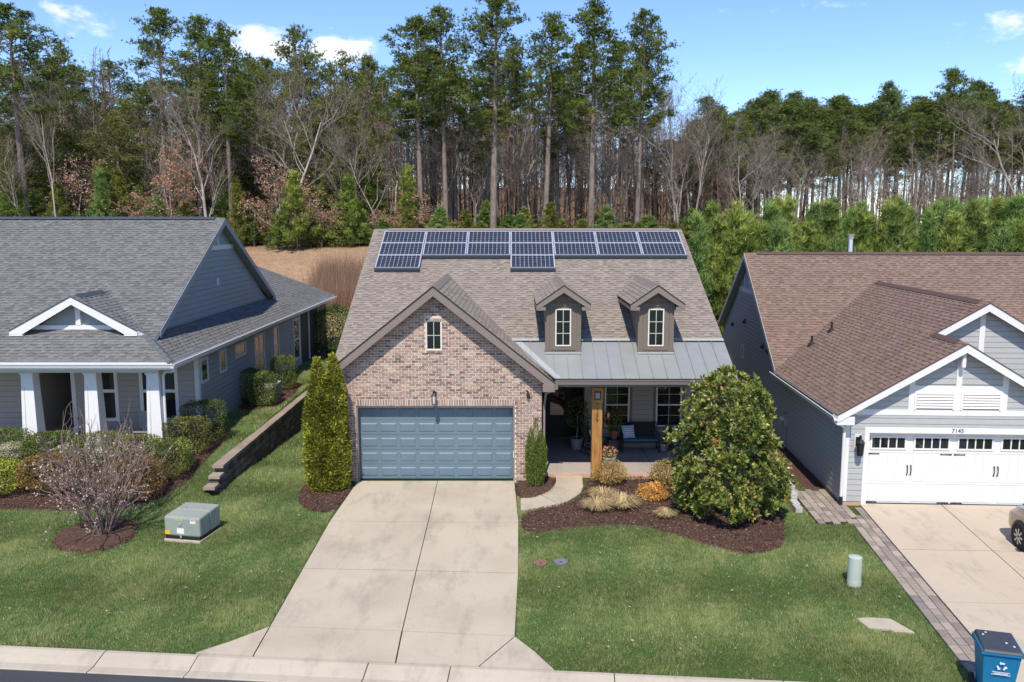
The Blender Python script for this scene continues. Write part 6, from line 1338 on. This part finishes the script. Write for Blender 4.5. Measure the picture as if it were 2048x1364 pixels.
for i, (x, y, sc_, lb) in enumerate(((2.66, 23.98, 1.05, 'tan grass clump, the rear one of the three below the bronze shrub'), (2.42, 23.02, 1.15, 'tan grass clump, front left of the three below the bronze shrub'), (3.12, 23.2, 1.3, 'tan grass clump, front right of the three below the bronze shrub'), (4.25, 22.5, .8, 'small tan grass clump at the foot of the magnolia'))): plant('grass_clump', tuft(90 + i), lb, 'ornamental grass', G(x, y, .02), i, sc_, 'tan grass clumps in the front bed')
# --- flowering shrub in its mulch ring
def flowering():
    r = np.random.default_rng(31); segs = []; tips = []
    def go(p, d, ln, rad, lv):
        pts = [p]
        for k in range(3): d = unit(d + r.normal(0, .13, 3) + np.array([0, 0, .05])); pts.append(pts[-1] + d * ln / 3)
        segs.extend(chain(pts, [rad, rad * .8, rad * .65, rad * .5])); tips.extend(pts[1:] if lv >= 1 else [])
        if lv < 3:
            for i in range(4 if lv < 2 else 3): f = r.integers(1, 4); go(pts[f], unit(d + r.normal(0, .42, 3)), ln * r.uniform(.45, .75), max(.004, rad * .6), lv + 1)
    for i in range(17): a = i * 2.4; sp = r.uniform(.15, .95); go(np.array([math.cos(a) * .12, math.sin(a) * .12, 0]), unit(np.array([math.cos(a) * sp, math.sin(a) * sp, 1.])), r.uniform(.85, 1.35), .026, 0)
    T = np.array(tips); w_ = (T[:, 2] < 2.3); T = T[w_]; k = r.choice(len(T), 520, p=np.exp(-T[:, 2] * .8 - T[:, 0] * .5) / np.exp(-T[:, 2] * .8 - T[:, 0] * .5).sum()); P = T[k]; nP = 5; Pp = np.repeat(P, nP, 0); C = mixc(r, len(Pp), (.42, .37, .31), (.58, .54, .48), .08); V, F, C = leafset(r, Pp, unit(rdir(r, len(Pp)) + np.array([0, 0, .3])), r.uniform(.018, .036, len(Pp)), .018, C)
    return [('stems', tubemesh('stems', segs, M['stem_pink'], 4)), ('blossoms', npmesh('blossoms', V, F, C, M['leaf'], 4))]
M['stem_pink'] = mat('reddish_twig', (.24, .165, .135), .9, .2, 9)
plant('flowering_shrub', flowering(), 'leafless vase-shaped shrub with white blossoms in the round mulch ring', 'shrub', G(-10.75, 21.3, .04), .4, (1.18, 1.05, 1.42))
# ---------------------------------------------------------------- lawns and mulch chips
NOGO = BEDS + [[(-5.05, 25.7), (-5.03, 16.4), (-5.62, 15.8), (-6.2, 15.3), (.85, 14.7), (.47, 15.4), (.10, 16.05), (.2, 22), (.12, 25.7)], wi + wo_[::-1],
        [(8.28, 22.05), (9.5, 22.05), (9.7, 24.7), (8.4, 24.7)], [(7.25, 16.80), (7.95, 16.77), (8.18, 16.17), (7.3, 16.35)], [(-9.12, 24.0), (-8.78, 24.0), (-8.78, 38), (-9.12, 38)], [(-5.3, 25.5), (6.7, 25.5), (6.7, 43.3), (-5.3, 43.3)], [(-34, 27.3), (-10.9, 27.3), (-10.9, 50), (-34, 50)]]
def blades_on(name, n, box, label, hgt=(.035, .075), seed=1, wdt=.0095):
    r = np.random.default_rng(seed); x = r.uniform(box[0], box[1], n); y = box[2] + (box[3] - box[2]) * r.random(n); P = np.stack([x, y], 1); ok = (y > kerb_y(x) + .015) & (x < rd_l(y) - .66 + np.where(y > 22.0, 99, 0) * 1.0) & ~((x > 9.4) & (y > 22)) 
    for pl in NOGO: ok &= ~inpoly(P, pl)
    P = P[ok]; n = len(P); x, y = P[:, 0], P[:, 1]; big = np.sin(x * 1.1 + y * .6) * np.sin(y * .9 - x * .4) + .5 * np.sin(x * 3.1 + 1 + np.sin(y * 2)) * np.sin(y * 2.7) + .45 * np.sin((x * .8 - y * .55) * 5.2 + .6 * np.sin(x * 2 + y)); sm = np.sin(x * 9 + 3 * np.sin(y * 4)) * np.sin(y * 8 + 2 * np.sin(x * 5)); dry = np.clip(.24 + .20 * big + .16 * sm + r.normal(0, .22, n), 0, 1)[:, None]
    C = (np.array([.070, .125, .026]) * (1 - dry) + np.array([.235, .255, .075]) * dry) * r.uniform(.78, 1.18, (n, 1)); st = r.random(n) < .015; C[st] = mixc(r, st.sum(), (.36, .31, .17), (.50, .43, .26))
    P3 = np.stack([x, y, gz(x, y) - .037], 1); lean = np.stack([.35 * np.sin(x * 2.3 + y) + r.normal(0, .38, n), .35 * np.cos(y * 1.9) + r.normal(0, .38, n), np.ones(n)], 1); h = r.uniform(*hgt, n) * (1 + .35 * big + .3 * sm)
    V, F, C = bladeset(r, P3, unit(lean), np.maximum(h, .02) * 1.25, wdt, C); o = link(name, npmesh(name, V, F, C, M['grass'], 3), None); o['kind'] = 'stuff'; return tag(o, label, 'grass')
blades_on('lawn_grass', 620000, (-15.5, -4.8, 15.0, 27.6), 'mown green lawn left of the driveway', seed=1)
blades_on('lawn_grass', 520000, (.05, 9.5, 14.0, 25.0), 'mown green lawn right of the driveway', seed=2)
blades_on('lawn_grass', 170000, (-10.9, -5.3, 25, 46), 'green grass strip between the bungalow and the brick house', (.05, .10), 3, .02)
blades_on('lawn_grass', 30000, (6.6, 9.6, 24.4, 34), 'green grass strip beside the light grey house', (.05, .10), 4, .02)
def chips(n, seed):
    r = np.random.default_rng(seed); out = []
    for pl in BEDS[:6]:
        pa_ = np.array(pl); lo_, hi_ = pa_.min(0), pa_.max(0); ar = area(pl); k = int(ar * n * (hi_ - lo_).prod() / ar); P = lo_ + (hi_ - lo_) * r.random((k, 2)); P = P[inpoly(P, pl)]; out.append(P)
    P = np.concatenate(out); P = P + r.normal(0, .035, P.shape); k = len(P); a = r.random(k) * 6.28; D = unit(np.stack([np.cos(a), np.sin(a), r.normal(.05, .28, k)], 1)); P3 = np.stack([P[:, 0], P[:, 1], gz(P[:, 0], P[:, 1]) + .035 + r.uniform(-.01, .015, k)], 1)
    C = mixc(r, k, (.06, .033, .025), (.18, .104, .08), .25); pl_ = r.random(k) < .05; C[pl_] = mixc(r, pl_.sum(), (.22, .15, .11), (.34, .25, .19)); V, F, C = leafset(r, P3, D, r.uniform(.03, .085, k), r.uniform(.010, .024, k), C, .2); return npmesh('mulch_chips', V, F, C, M['chip'], 4)
M['chip'] = mat('bark_chip', (1, 1, 1), .95, 0, src='attr', spec=.1)
o = link('mulch_chips', chips(1500, 4), None); o['kind'] = 'stuff'; tag(o, 'loose dark brown bark chips on the planting beds', 'mulch')
# fallen leaves on the lawns
r = np.random.default_rng(9); n = 260; P = np.stack([r.uniform(-15, 9, n), r.uniform(15, 24.5, n)], 1); ok = ~inpoly(P, NOGO[len(BEDS)]) & (P[:, 1] > kerb_y(P[:, 0])) & (P[:, 0] < 8.6); P = P[ok]; n = len(P); P3 = np.stack([P[:, 0], P[:, 1], gz(P[:, 0], P[:, 1]) + .035], 1); V, F, C = leafset(r, P3, unit(np.stack([r.normal(size=n), r.normal(size=n), r.normal(0, .3, n)], 1)), r.uniform(.04, .09, n), .04, mixc(r, n, (.40, .25, .14), (.62, .48, .33)))
o = link('fallen_leaves', npmesh('fallen_leaves', V, F, C, M['dry'], 4), None); o['kind'] = 'stuff'; tag(o, 'scattered dry tan leaves on the lawns', 'leaves')
# ---------------------------------------------------------------- small things outdoors
M['box_green'] = mat('transformer_green', (.26, .285, .24), .55, .05, 4, tint=(.30, .32, .27), tscale=1.5, tamt=.5)
M['sticker_y'] = mat('yellow_sticker', (.72, .42, .03), .5, .05, 9); M['sticker_w'] = mat('white_sticker', (.72, .68, .62), .5, .08, 60); M['sticker_r'] = mat('red_print', (.40, .06, .04), .5, 0)
t = thing('transformer_box', 'pale green electrical transformer box on a concrete pad in the left lawn', 'transformer', G(-8.40, 21.36), R(-11)); t.scale = (.92, .92, .95)
q = MB(); q.box(-.56, .56, -.57, .58, -.06, .03); part('concrete_pad', q, M['kerb'], t, bev=.01)
q = MB(); q.box(-.53, .53, -.52, .54, .03, .13); part('sill', q, M['black'], t)
q = MB(); q.hexa([(-.55, -.54, .12), (.55, -.54, .12), (.55, .0, .12), (-.55, .0, .12), (-.55, -.54, .66), (.55, -.54, .66), (.55, .0, .70), (-.55, .0, .70)]); part('hood', q, M['box_green'], t, bev=.05)
q = MB(); q.hexa([(-.545, .005, .12), (.545, .005, .12), (.545, .56, .12), (-.545, .56, .12), (-.545, .005, .695), (.545, .005, .695), (.545, .56, .72), (-.545, .56, .72)]); part('tank_cover', q, M['box_green'], t, bev=.045)
for n_, b_, m_ in (('sticker', (-.53, -.38, .16, .27), 'sticker_y'), ('sticker', (-.16, .06, .20, .35), 'sticker_w'), ('sticker', (.26, .42, .50, .61), 'sticker_w'), ('sticker', (.275, .405, .575, .60), 'sticker_r'), ('latch', (-.10, -.01, .43, .50), 'pot_grey')):
    q = MB(); q.box(b_[0], b_[1], -.544 - (.003 if m_ == 'sticker_r' else .0) - (.02 if n_ == 'latch' else 0), -.541, b_[2], b_[3]); part(n_, q, M[m_], t)
for i, x in enumerate((-.19, -.11, -.03)):   # faded orange stencilled numerals
    q = MB(); q.box(x, x + .05, -.5435, -.541, .555, .61); part('stencil_mark', q, M['stencil'] if 'stencil' in M else M.setdefault('stencil', mat('faded_stencil', (.46, .40, .20), .6, .1, 20)), t)
q = MB(); q.tube([(-.03, -.56, .09), (-.03, -.56, .18)], .03, 8); part('padlock', q, M['pot_grey'], t)
for x in (-.3, .28):
    q = MB(); q.box(x, x + .05, .10, .13, .70, .722); part('lifting_lug', q, M['box_green'], t)
M['ped'] = mat('pedestal_green', (.40, .45, .37), .5, .05, 5)
t = thing('utility_pedestal', 'short pale green cylindrical pedestal standing in the right lawn', 'pedestal', G(7.83, 18.4)); q = MB(); q.lathe([(.155, -.1), (.155, .60), (.15, .655), (.13, .67), (.02, .675)], 0, 0, 24); part('cap', q, M['ped'], t, smooth=True).modifiers.new('es', 'EDGE_SPLIT').split_angle = R(40); q = MB(); q.lathe([(.16, -.08), (.16, .10)], 0, 0, 24); part('base', q, M['ped'], t)
for x, y, c, lb in ((.69, 19.57, (.20, .115, .085), 'round rust-brown utility cover flush in the lawn'), (1.19, 19.63, (.15, .16, .175), 'round dark grey utility cover flush in the lawn')):
    m = mat('cover_' + lb.split()[1], c, .8, .2, 20); t = thing('utility_cover', lb, 'utility cover', G(x, y), 0, 'utility covers in the lawn'); q = MB(); q.lathe([(.175, -.05), (.175, .012), (.165, .018), (.02, .02)], 0, 0, 20); part('lid', q, m, t); q = MB(); q.lathe([(.03, .018), (.03, .024)], .0, -.08, 8); part('pick_hole', q, M['black'], t)
q = MB(); ps_ = [(7.24, 16.80), (7.55, 16.83), (7.95, 16.77), (8.18, 16.17), (7.80, 16.20), (7.72, 16.33), (7.32, 16.36)]; cx, cy = 7.7, 16.5; q.prism([(x - cx, y - cy, -.06) for x, y in ps_][::-1], (0, 0, .075)); solo('stone_slab', q, M['kerb'], 'flat pale stone slab set in the right lawn', 'slab', G(cx, cy), bev=.01)
# --- recycling bin
M['bin'] = mat('bin_blue', (.012, .165, .31), .4, .06, 4, spec=.4); M['bin_lid'] = mat('bin_lid', (.045, .052, .062), .5, .1, 6); M['print'] = mat('white_print', (.75, .75, .75), .6, .05, 30)
t = thing('recycling_bin', 'blue wheeled recycling bin with dark lid at the kerb', 'recycling bin', (8.58, 14.05, gz1(8.58, 14.3) - .05), R(-16))
q = MB(); a, b, h = .26, .30, .98; q.hexa([(-a + .03, -b + .08, .06), (a - .03, -b + .08, .06), (a - .03, b - .06, .06), (-a + .03, b - .06, .06), (-a - .05, -b - .06, h), (a + .05, -b - .06, h), (a + .05, b + .02, h), (-a - .05, b + .02, h)]); part('body', q, M['bin'], t, bev=.03)
q = MB(); q.box(-.335, .335, -.385, .345, h - .05, h + .0); part('rim', q, M['bin'], t, bev=.012)
q = MB(); q.hexa([(-.325, -.40, h + .002), (.325, -.40, h + .002), (.325, .33, h + .002), (-.325, .33, h + .002), (-.29, -.36, h + .05), (.29, -.36, h + .05), (.29, .30, h + .10), (-.29, .30, h + .10)]); lid = part('lid', q, M['bin_lid'], t, bev=.015)
for sx in (-.33, .31):
    q = MB(); q.box(sx, sx + .02, -.36, .33, h + .002, h + .03); part('lid_trim', q, M['bin'], lid)
for i, (x, y) in enumerate(((-.22, .12), (-.16, .20), (.10, -.1), (.2, -.2))):
    q = MB(); q.box(x, x + .03, y, y + .03, h + .088 - (.2 - y) * .06, h + .096 - (.2 - y) * .06); part('embossed_mark', q, M['print'], lid)
for sx in (-.30, .30):
    q = MB(); q.tube([(sx - .025, .27, .13), (sx + .025, .27, .13)], .13, 16); wq = part('wheel', q, M['black'], t); q = MB(); q.tube([(sx - .03, .27, .13), (sx + .03, .27, .13)], .05, 10); part('hub', q, M['bin_lid'], wq)
q = MB(); q.tube([(-.3, .33, h - .02), (-.26, .40, h - .03), (.26, .40, h - .03), (.3, .33, h - .02)], .018, 6); part('handle', q, M['bin'], t)
def fpt(u, z): k = (z - .06) / (h - .06); return (u, -b + .08 - .14 * k - .034, z)
for k in range(3):     # three chasing arrows
    a0 = math.pi / 2 + k * 2.094; q = MB(); pts = []
    for rr_, ss in ((.085, -.62), (.085, .30), (.105, .30), (.062, .72), (.03, .30), (.05, .28), (.05, -.62)): an = a0 + ss; pts.append(fpt(math.cos(an) * rr_, .74 + math.sin(an) * rr_))
    q.prism(pts, (0, -.003, 0)); part('recycling_arrow', q, M['print'], t)
for z, w_ in ((.615, .14), (.588, .11), (.568, .15)): 
    q = MB(); q.prism([fpt(-w_, z), fpt(w_, z), fpt(w_, z + .012), fpt(-w_, z + .012)], (0, -.003, 0)); part('printed_line', q, M['print'], t)
# --- parked tan SUV, nose to the garage; only its front corner is in view
M['car'] = mat('champagne_paint', (.30, .24, .175), .3, .04, 3, metal=.55, spec=.5, coat=.7); M['tyre'] = mat('tyre', (.02, .02, .02), .85, .2, 30); M['alloy'] = mat('alloy', (.55, .55, .55), .3, .05, 5, metal=.8); M['head'] = mat('headlamp', (.55, .58, .6), .08, 0, spec=.8)
t = thing('parked_suv', 'champagne tan SUV parked on the right driveway, cut off by the picture edge', 'car', (13.62, 18.9, gz1(13.6, 19)), R(-4))
def sec(y, w_, z0, z1, z2, w2):   # half cross section
    return [(w_ * .86, y, z0), (w_, y, z0 + .12), (w_, y, z1), (w2, y, z2), (-w2, y, z2), (-w_, y, z1), (-w_, y, z0 + .12), (-w_ * .86, y, z0)]
secs = [sec(2.36, .62, .38, .62, .70, .50), sec(2.30, .80, .30, .74, .86, .62), sec(2.05, .91, .27, .84, .97, .74), sec(1.5, .94, .27, .92, 1.05, .80), sec(.95, .94, .27, .95, 1.10, .84), sec(0, .94, .27, .96, 1.12, .86), sec(-1.2, .94, .27, .98, 1.14, .86), sec(-2.1, .92, .30, .98, 1.12, .84), sec(-2.36, .82, .42, .90, 1.02, .74)]
q = MB(); n = 8; vs = [p for s_ in secs for p in s_]; fs = [(i * n + j, i * n + (j + 1) % n, (i + 1) * n + (j + 1) % n, (i + 1) * n + j) for i in range(len(secs) - 1) for j in range(n)] + [tuple(range(n - 1, -1, -1)), tuple((len(secs) - 1) * n + j for j in range(n))]; q.add(vs, [f[::-1] for f in fs]); bd = part('body', q, M['car'], t, bev=.06)
sb_ = bd.modifiers.new('sub', 'SUBSURF'); sb_.levels = 1; sb_.render_levels = 1
q = MB(); q.hexa([(-.80, -2.2, 1.08), (.80, -2.2, 1.08), (.80, .95, 1.06), (-.80, .95, 1.06), (-.62, -1.85, 1.68), (.62, -1.85, 1.68), (.62, .15, 1.70), (-.62, .15, 1.70)]); part('cabin', q, M['car'], t, bev=.08)
for sx in (-1, 1):
    q = MB(); q.hexa([(sx * .80, -1.9, 1.14), (sx * .80, .6, 1.13), (sx * .70, .6, 1.13), (sx * .70, -1.9, 1.14), (sx * .665, -1.6, 1.60), (sx * .665, .08, 1.60), (sx * .6, .08, 1.60), (sx * .6, -1.6, 1.60)]); part('side_window', q, M['glass'], t)
    q = MB(); q.hexa([(sx * .52, 2.33, .62), (sx * .84, 2.2, .64), (sx * .86, 2.0, .70), (sx * .55, 2.2, .70), (sx * .52, 2.30, .78), (sx * .82, 2.16, .82), (sx * .84, 1.96, .86), (sx * .55, 2.16, .86)]); part('headlight', q, M['head'], t)
    q = MB(); q.box(min(sx * .93, sx * 1.12), max(sx * .93, sx * 1.12), .45, .58, 1.06, 1.22); part('mirror', q, M['car'], t, bev=.03)
q = MB(); q.hexa([(-.74, .98, 1.10), (.74, .98, 1.10), (.70, .85, 1.06), (-.70, .85, 1.06), (-.60, .22, 1.64), (.60, .22, 1.64), (.58, .12, 1.60), (-.58, .12, 1.60)]); part('windscreen', q, M['glass'], t)
for sx in (-1, 1):
    for y in (1.42, -1.40):
        q = MB(); q.tube([(sx * .70, y, .36), (sx * .945, y, .36)], .42, 24); part('wheel_arch', q, M['black'], t)
        q = MB(); q.lathe([(.20, -.11), (.33, -.11), (.36, -.08), (.36, .08), (.33, .11), (.20, .11)], 0, 0, 28); wq = part('wheel', q, M['tyre'], t); wq.rotation_euler = (0, R(90), 0); wq.location = (sx * .87, y, .36)
        q = MB(); q.lathe([(.225, -.10), (.225, .10), (.20, .105), (.195, .06), (.05, .07), (.03, .10)], 0, 0, 24); part('rim', q, M['alloy'], wq) if sx > 0 else part('rim', MB().add([(x, y_, -z) for x, y_, z in q.v], [f[::-1] for f in q.f]), M['alloy'], wq)
        for k in range(8):
            an = k * math.pi / 4; zz_ = .095 * sx; q = MB(); c_, s_ = math.cos(an), math.sin(an); q.hexa([(c_ * .04 - s_ * .018, s_ * .04 + c_ * .018, zz_ - .02), (c_ * .20 - s_ * .024, s_ * .20 + c_ * .024, zz_ - .02), (c_ * .20 + s_ * .024, s_ * .20 - c_ * .024, zz_ - .02), (c_ * .04 + s_ * .018, s_ * .04 - c_ * .018, zz_ - .02), (c_ * .04 - s_ * .018, s_ * .04 + c_ * .018, zz_ + .012), (c_ * .20 - s_ * .024, s_ * .20 + c_ * .024, zz_ + .012), (c_ * .20 + s_ * .024, s_ * .20 - c_ * .024, zz_ + .012), (c_ * .04 + s_ * .018, s_ * .04 - c_ * .018, zz_ + .012)]); part('spoke', q, M['alloy'], wq)
# ---------------------------------------------------------------- porch furniture
PZ = .121
def cushion(sx, sy, sz, n=10, puff=.5):
    mb = MB(); N_ = n
    for side in (1, -1):
        base = len(mb.v)
        vs = []
        for j in range(N_ + 1):
            for i in range(N_ + 1):
                u, v = i / N_ * 2 - 1, j / N_ * 2 - 1; hgt = sz * (1 - abs(u) ** 3.2) ** .55 * (1 - abs(v) ** 3.2) ** .55; pin = 1 - .06 * (1 - u * u) * (abs(v) > .99) ; vs.append((u * sx * (1 - .05 * (1 - v * v) * abs(u)), side * hgt, v * sy * (1 - .05 * (1 - u * u) * abs(v))))
        fs = [(j * (N_ + 1) + i, j * (N_ + 1) + i + 1, (j + 1) * (N_ + 1) + i + 1, (j + 1) * (N_ + 1) + i) for j in range(N_) for i in range(N_)]
        if side == 1: fs = [f[::-1] for f in fs]
        mb.add(vs, fs)
    return mb
def pillow(x, y, z, rx, rz, label, s_=.22):
    q = cushion(s_, s_, .07); o = solo('striped_pillow', q, M['pillow'], label, 'pillow', (x, y, z), rz, 'striped pillows on the porch seats', smooth=True); o.rotation_euler = (rx, 0, rz); return o
# bench
t = thing('porch_bench', 'dark wicker bench with blue seat cushion against the porch wall', 'bench', (4.46, 28.72, PZ)); W2 = .63
q = MB(); q.box(-W2, W2, -.26, .24, .36, .40); part('seat_frame', q, M['wicker'], t, bev=.01)
for i in range(9):
    q = MB(); z = .46 + i * .052; yb = .22 + i * .012; q.box(-W2 + .04, W2 - .04, yb, yb + .02, z, z + .046); part('back_slat', q, M['wicker'], t)
q = MB(); q.tube([(-W2, .23, .36), (-W2, .33, .95), (W2, .33, .95), (W2, .23, .36)], .022, 6); part('back_frame', q, M['wicker'], t)
q = MB(); q.box(-W2 + .03, W2 - .03, -.25, .2, .401, .475); part('seat_cushion', q, M['blue_c'], t, bev=.03)
for sx in (-W2, W2):
    q = MB(); q.tube([(sx, .27, .66), (sx, -.1, .66), (sx, -.28, .62), (sx, -.29, .5), (sx, -.27, .0)], .024, 6); part('arm', q, M['wicker'], t)
    q = MB(); q.tube([(sx, .23, .4), (sx, .25, 0)], .022, 6); part('leg', q, M['wicker'], t)
pillow(4.05, 28.72, PZ + .70, R(-22), R(12), 'striped pale blue pillow on the left of the bench', .23)
def chair(x, y, rz, label, rock):
    t = thing('rocking_chair' if rock else 'porch_chair', label, 'chair', (x, y, PZ), rz)
    q = MB(); q.box(-.27, .27, -.26, .24, .34, .37); part('seat_frame', q, M['wicker'], t); q = MB(); q.box(-.25, .25, -.26, .22, .371, .44); part('seat_cushion', q, M['blue_c'], t, bev=.025)
    for i in range(7):
        q = MB(); z = .42 + i * .075; yb = .22 + i * .03; q.box(-.25, .25, yb, yb + .022, z, z + .062); part('back_slat', q, M['wick_br'] if rock else M['wicker'], t)
    for sx in (-.27, .27):
        q = MB(); q.tube([(sx, .22, .34), (sx, .44, 1.0)], .02, 6); part('back_post', q, M['wicker'], t); q = MB(); q.tube([(sx, .28, .58), (sx, -.28, .58), (sx, -.27, .04)], .02, 6); part('arm', q, M['wicker'], t); q = MB(); q.tube([(sx, .22, .36), (sx, .24, .05)], .02, 6); part('leg', q, M['wicker'], t)
        if rock: q = MB(); q.tube([(sx, -.50, .10), (sx, -.30, .04), (sx, 0, .018), (sx, .30, .04), (sx, .58, .12)], .018, 6); part('rocker', q, M['wicker'], t)
    return t
M['wick_br'] = mat('brown_wicker', (.10, .055, .032), .7, .3, 40)
chair(2.86, 28.35, R(58), 'dark wicker rocking chair half hidden behind the wooden porch post', True); pillow(2.80, 28.38, PZ + .68, R(-24), R(58), 'striped pillow on the rocking chair behind the post', .2)
chair(5.72, 28.45, R(-52), 'dark wicker chair behind the magnolia at the right of the porch', False); pillow(5.82, 28.5, PZ + .66, R(-24), R(-52), 'striped pillow on the chair behind the magnolia', .2)
t = thing('side_table', 'small dark side table left of the porch bench', 'table', (3.55, 28.75, PZ)); q = MB(); q.box(-.24, .24, -.22, .22, .42, .45); part('table_top', q, M['wicker'], t)
for sx in (-.21, .21):
    for sy in (-.19, .19): q = MB(); q.box(sx - .018, sx + .018, sy - .018, sy + .018, 0, .42); part('leg', q, M['wicker'], t)
def potplant(name, label, loc, pr, ph, potm, shape, n, L, c0, c1, trunk=None, fl=None, rim=True):
    t = thing(name, label, 'potted plant', loc); q = MB(); q.lathe([(pr * .68, 0), (pr * .98, ph * .86), (pr * 1.08, ph * .87), (pr * 1.08, ph), (pr * .92, ph), (pr * .90, ph * .93), (.01, ph * .93)], 0, 0, 20); part('pot', q, M[potm], t); q = MB(); q.lathe([(pr * .9, ph * .90), (pr * .9, ph * .945), (.01, ph * .95)], 0, 0, 16); part('soil', q, M['soil'], t)
    r = np.random.default_rng(int(pr * 1000 + n)); P, O = shape(r, n, .25); P[:, 2] += ph * .9; V, F, C = leafset(r, P, unit(O + rdir(r, n) * .8 + np.array([0, 0, .3])), r.uniform(.7, 1.2, n) * L, L * .45, mixc(r, n, c0, c1)); part_ = link('foliage', npmesh('foliage', V, F, C, M['leaf'], 4), None, t)
    if trunk: q = MB(); q.tube([(0, 0, ph * .9), (.03, 0, ph + trunk * .5), (0, .02, ph + trunk)], [.022, .018, .012], 6); part('stem', q, M['bark_grey'], t)
    if fl:
        P, O = shape(r, fl[0], .9); P[:, 2] += ph * .9 + .02; Pp = np.repeat(P, 5, 0); V, F, C = leafset(r, Pp, unit(rdir(r, len(Pp)) + np.array([0, -.4, .4])), .05, .04, mixc(r, len(Pp), *fl[1])); link('flowers', npmesh('flowers', V, F, C, M['leaf'], 4), None, t)
    return t
up = lambda f, z: (lambda r, k, s_: (lambda PO: (PO[0] + np.array([0, 0, z]), PO[1]))(f(r, k, s_)))
potplant('potted_tree', 'small leafy tree in a pale grey pot by the entry', (2.28, 29.0, PZ), .23, .40, 'pot_grey', up(ell(.42, .38, 1.1), .35), 420, .12, (.03, .05, .015), (.10, .14, .04), .9)
potplant('potted_plant', 'leafy plant in a terracotta pot on the side table', (3.55, 28.72, PZ + .451), .16, .30, 'terracotta', ell(.32, .3, .75), 420, .10, (.03, .06, .015), (.11, .16, .04), .3)
potplant('flower_pot', 'grey pot of pink flowers beside the wooden porch post', (3.16, 26.75, PZ), .22, .36, 'pot_grey', ell(.25, .22, .36), 260, .07, (.10, .14, .05), (.24, .28, .12), None, (26, ((.60, .10, .12), (.75, .30, .25))))
potplant('potted_plant', 'small white pot on the floor right of the bench', (5.33, 28.82, PZ), .16, .26, 'pot_white', ell(.10, .10, .16), 60, .06, (.04, .06, .02), (.1, .14, .05))
t = thing('plant_stand', 'dark wooden plant stand right of the bench', 'stand', (5.50, 29.0, PZ)); q = MB(); q.box(-.16, .16, -.14, .14, .40, .43); part('top', q, M['wick_br'], t)
for sx in (-.13, .13):
    for sy in (-.11, .11): q = MB(); q.box(sx - .015, sx + .015, sy - .015, sy + .015, 0, .40); part('leg', q, M['wick_br'], t)
potplant('potted_plant', 'terracotta pot with a low green plant on the plant stand', (5.50, 29.0, PZ + .431), .13, .22, 'terracotta', ell(.16, .15, .2), 90, .08, (.03, .06, .02), (.1, .14, .05))
potplant('potted_plant', 'small pot with red flowers at the right end of the porch', (5.98, 28.95, PZ), .15, .66, 'pot_white', ell(.2, .2, .32), 120, .08, (.03, .06, .02), (.1, .14, .05), None, (10, ((.55, .02, .02), (.7, .06, .05))))
t = thing('bird_feeder', 'red and clear hummingbird feeder hanging under the porch roof', 'bird feeder', (3.12, 26.75, 1.72)); q = MB(); q.tube([(0, 0, .26), (0, 0, 1.36)], .006, 4); part('wire', q, M['black'], t)
M['red_p'] = mat('red_plastic', (.55, .03, .03), .35, 0); q = MB(); q.lathe([(.02, .26), (.045, .22), (.045, .20)][::-1], 0, 0, 12); part('top_cap', q, M['red_p'], t); q = MB(); q.lathe([(.035, .07), (.04, .20)], 0, 0, 12); part('bottle', q, M['head'], t); q = MB(); q.lathe([(.03, 0), (.085, .03), (.085, .06), (.03, .075)], 0, 0, 14); part('base', q, M['red_p'], t)
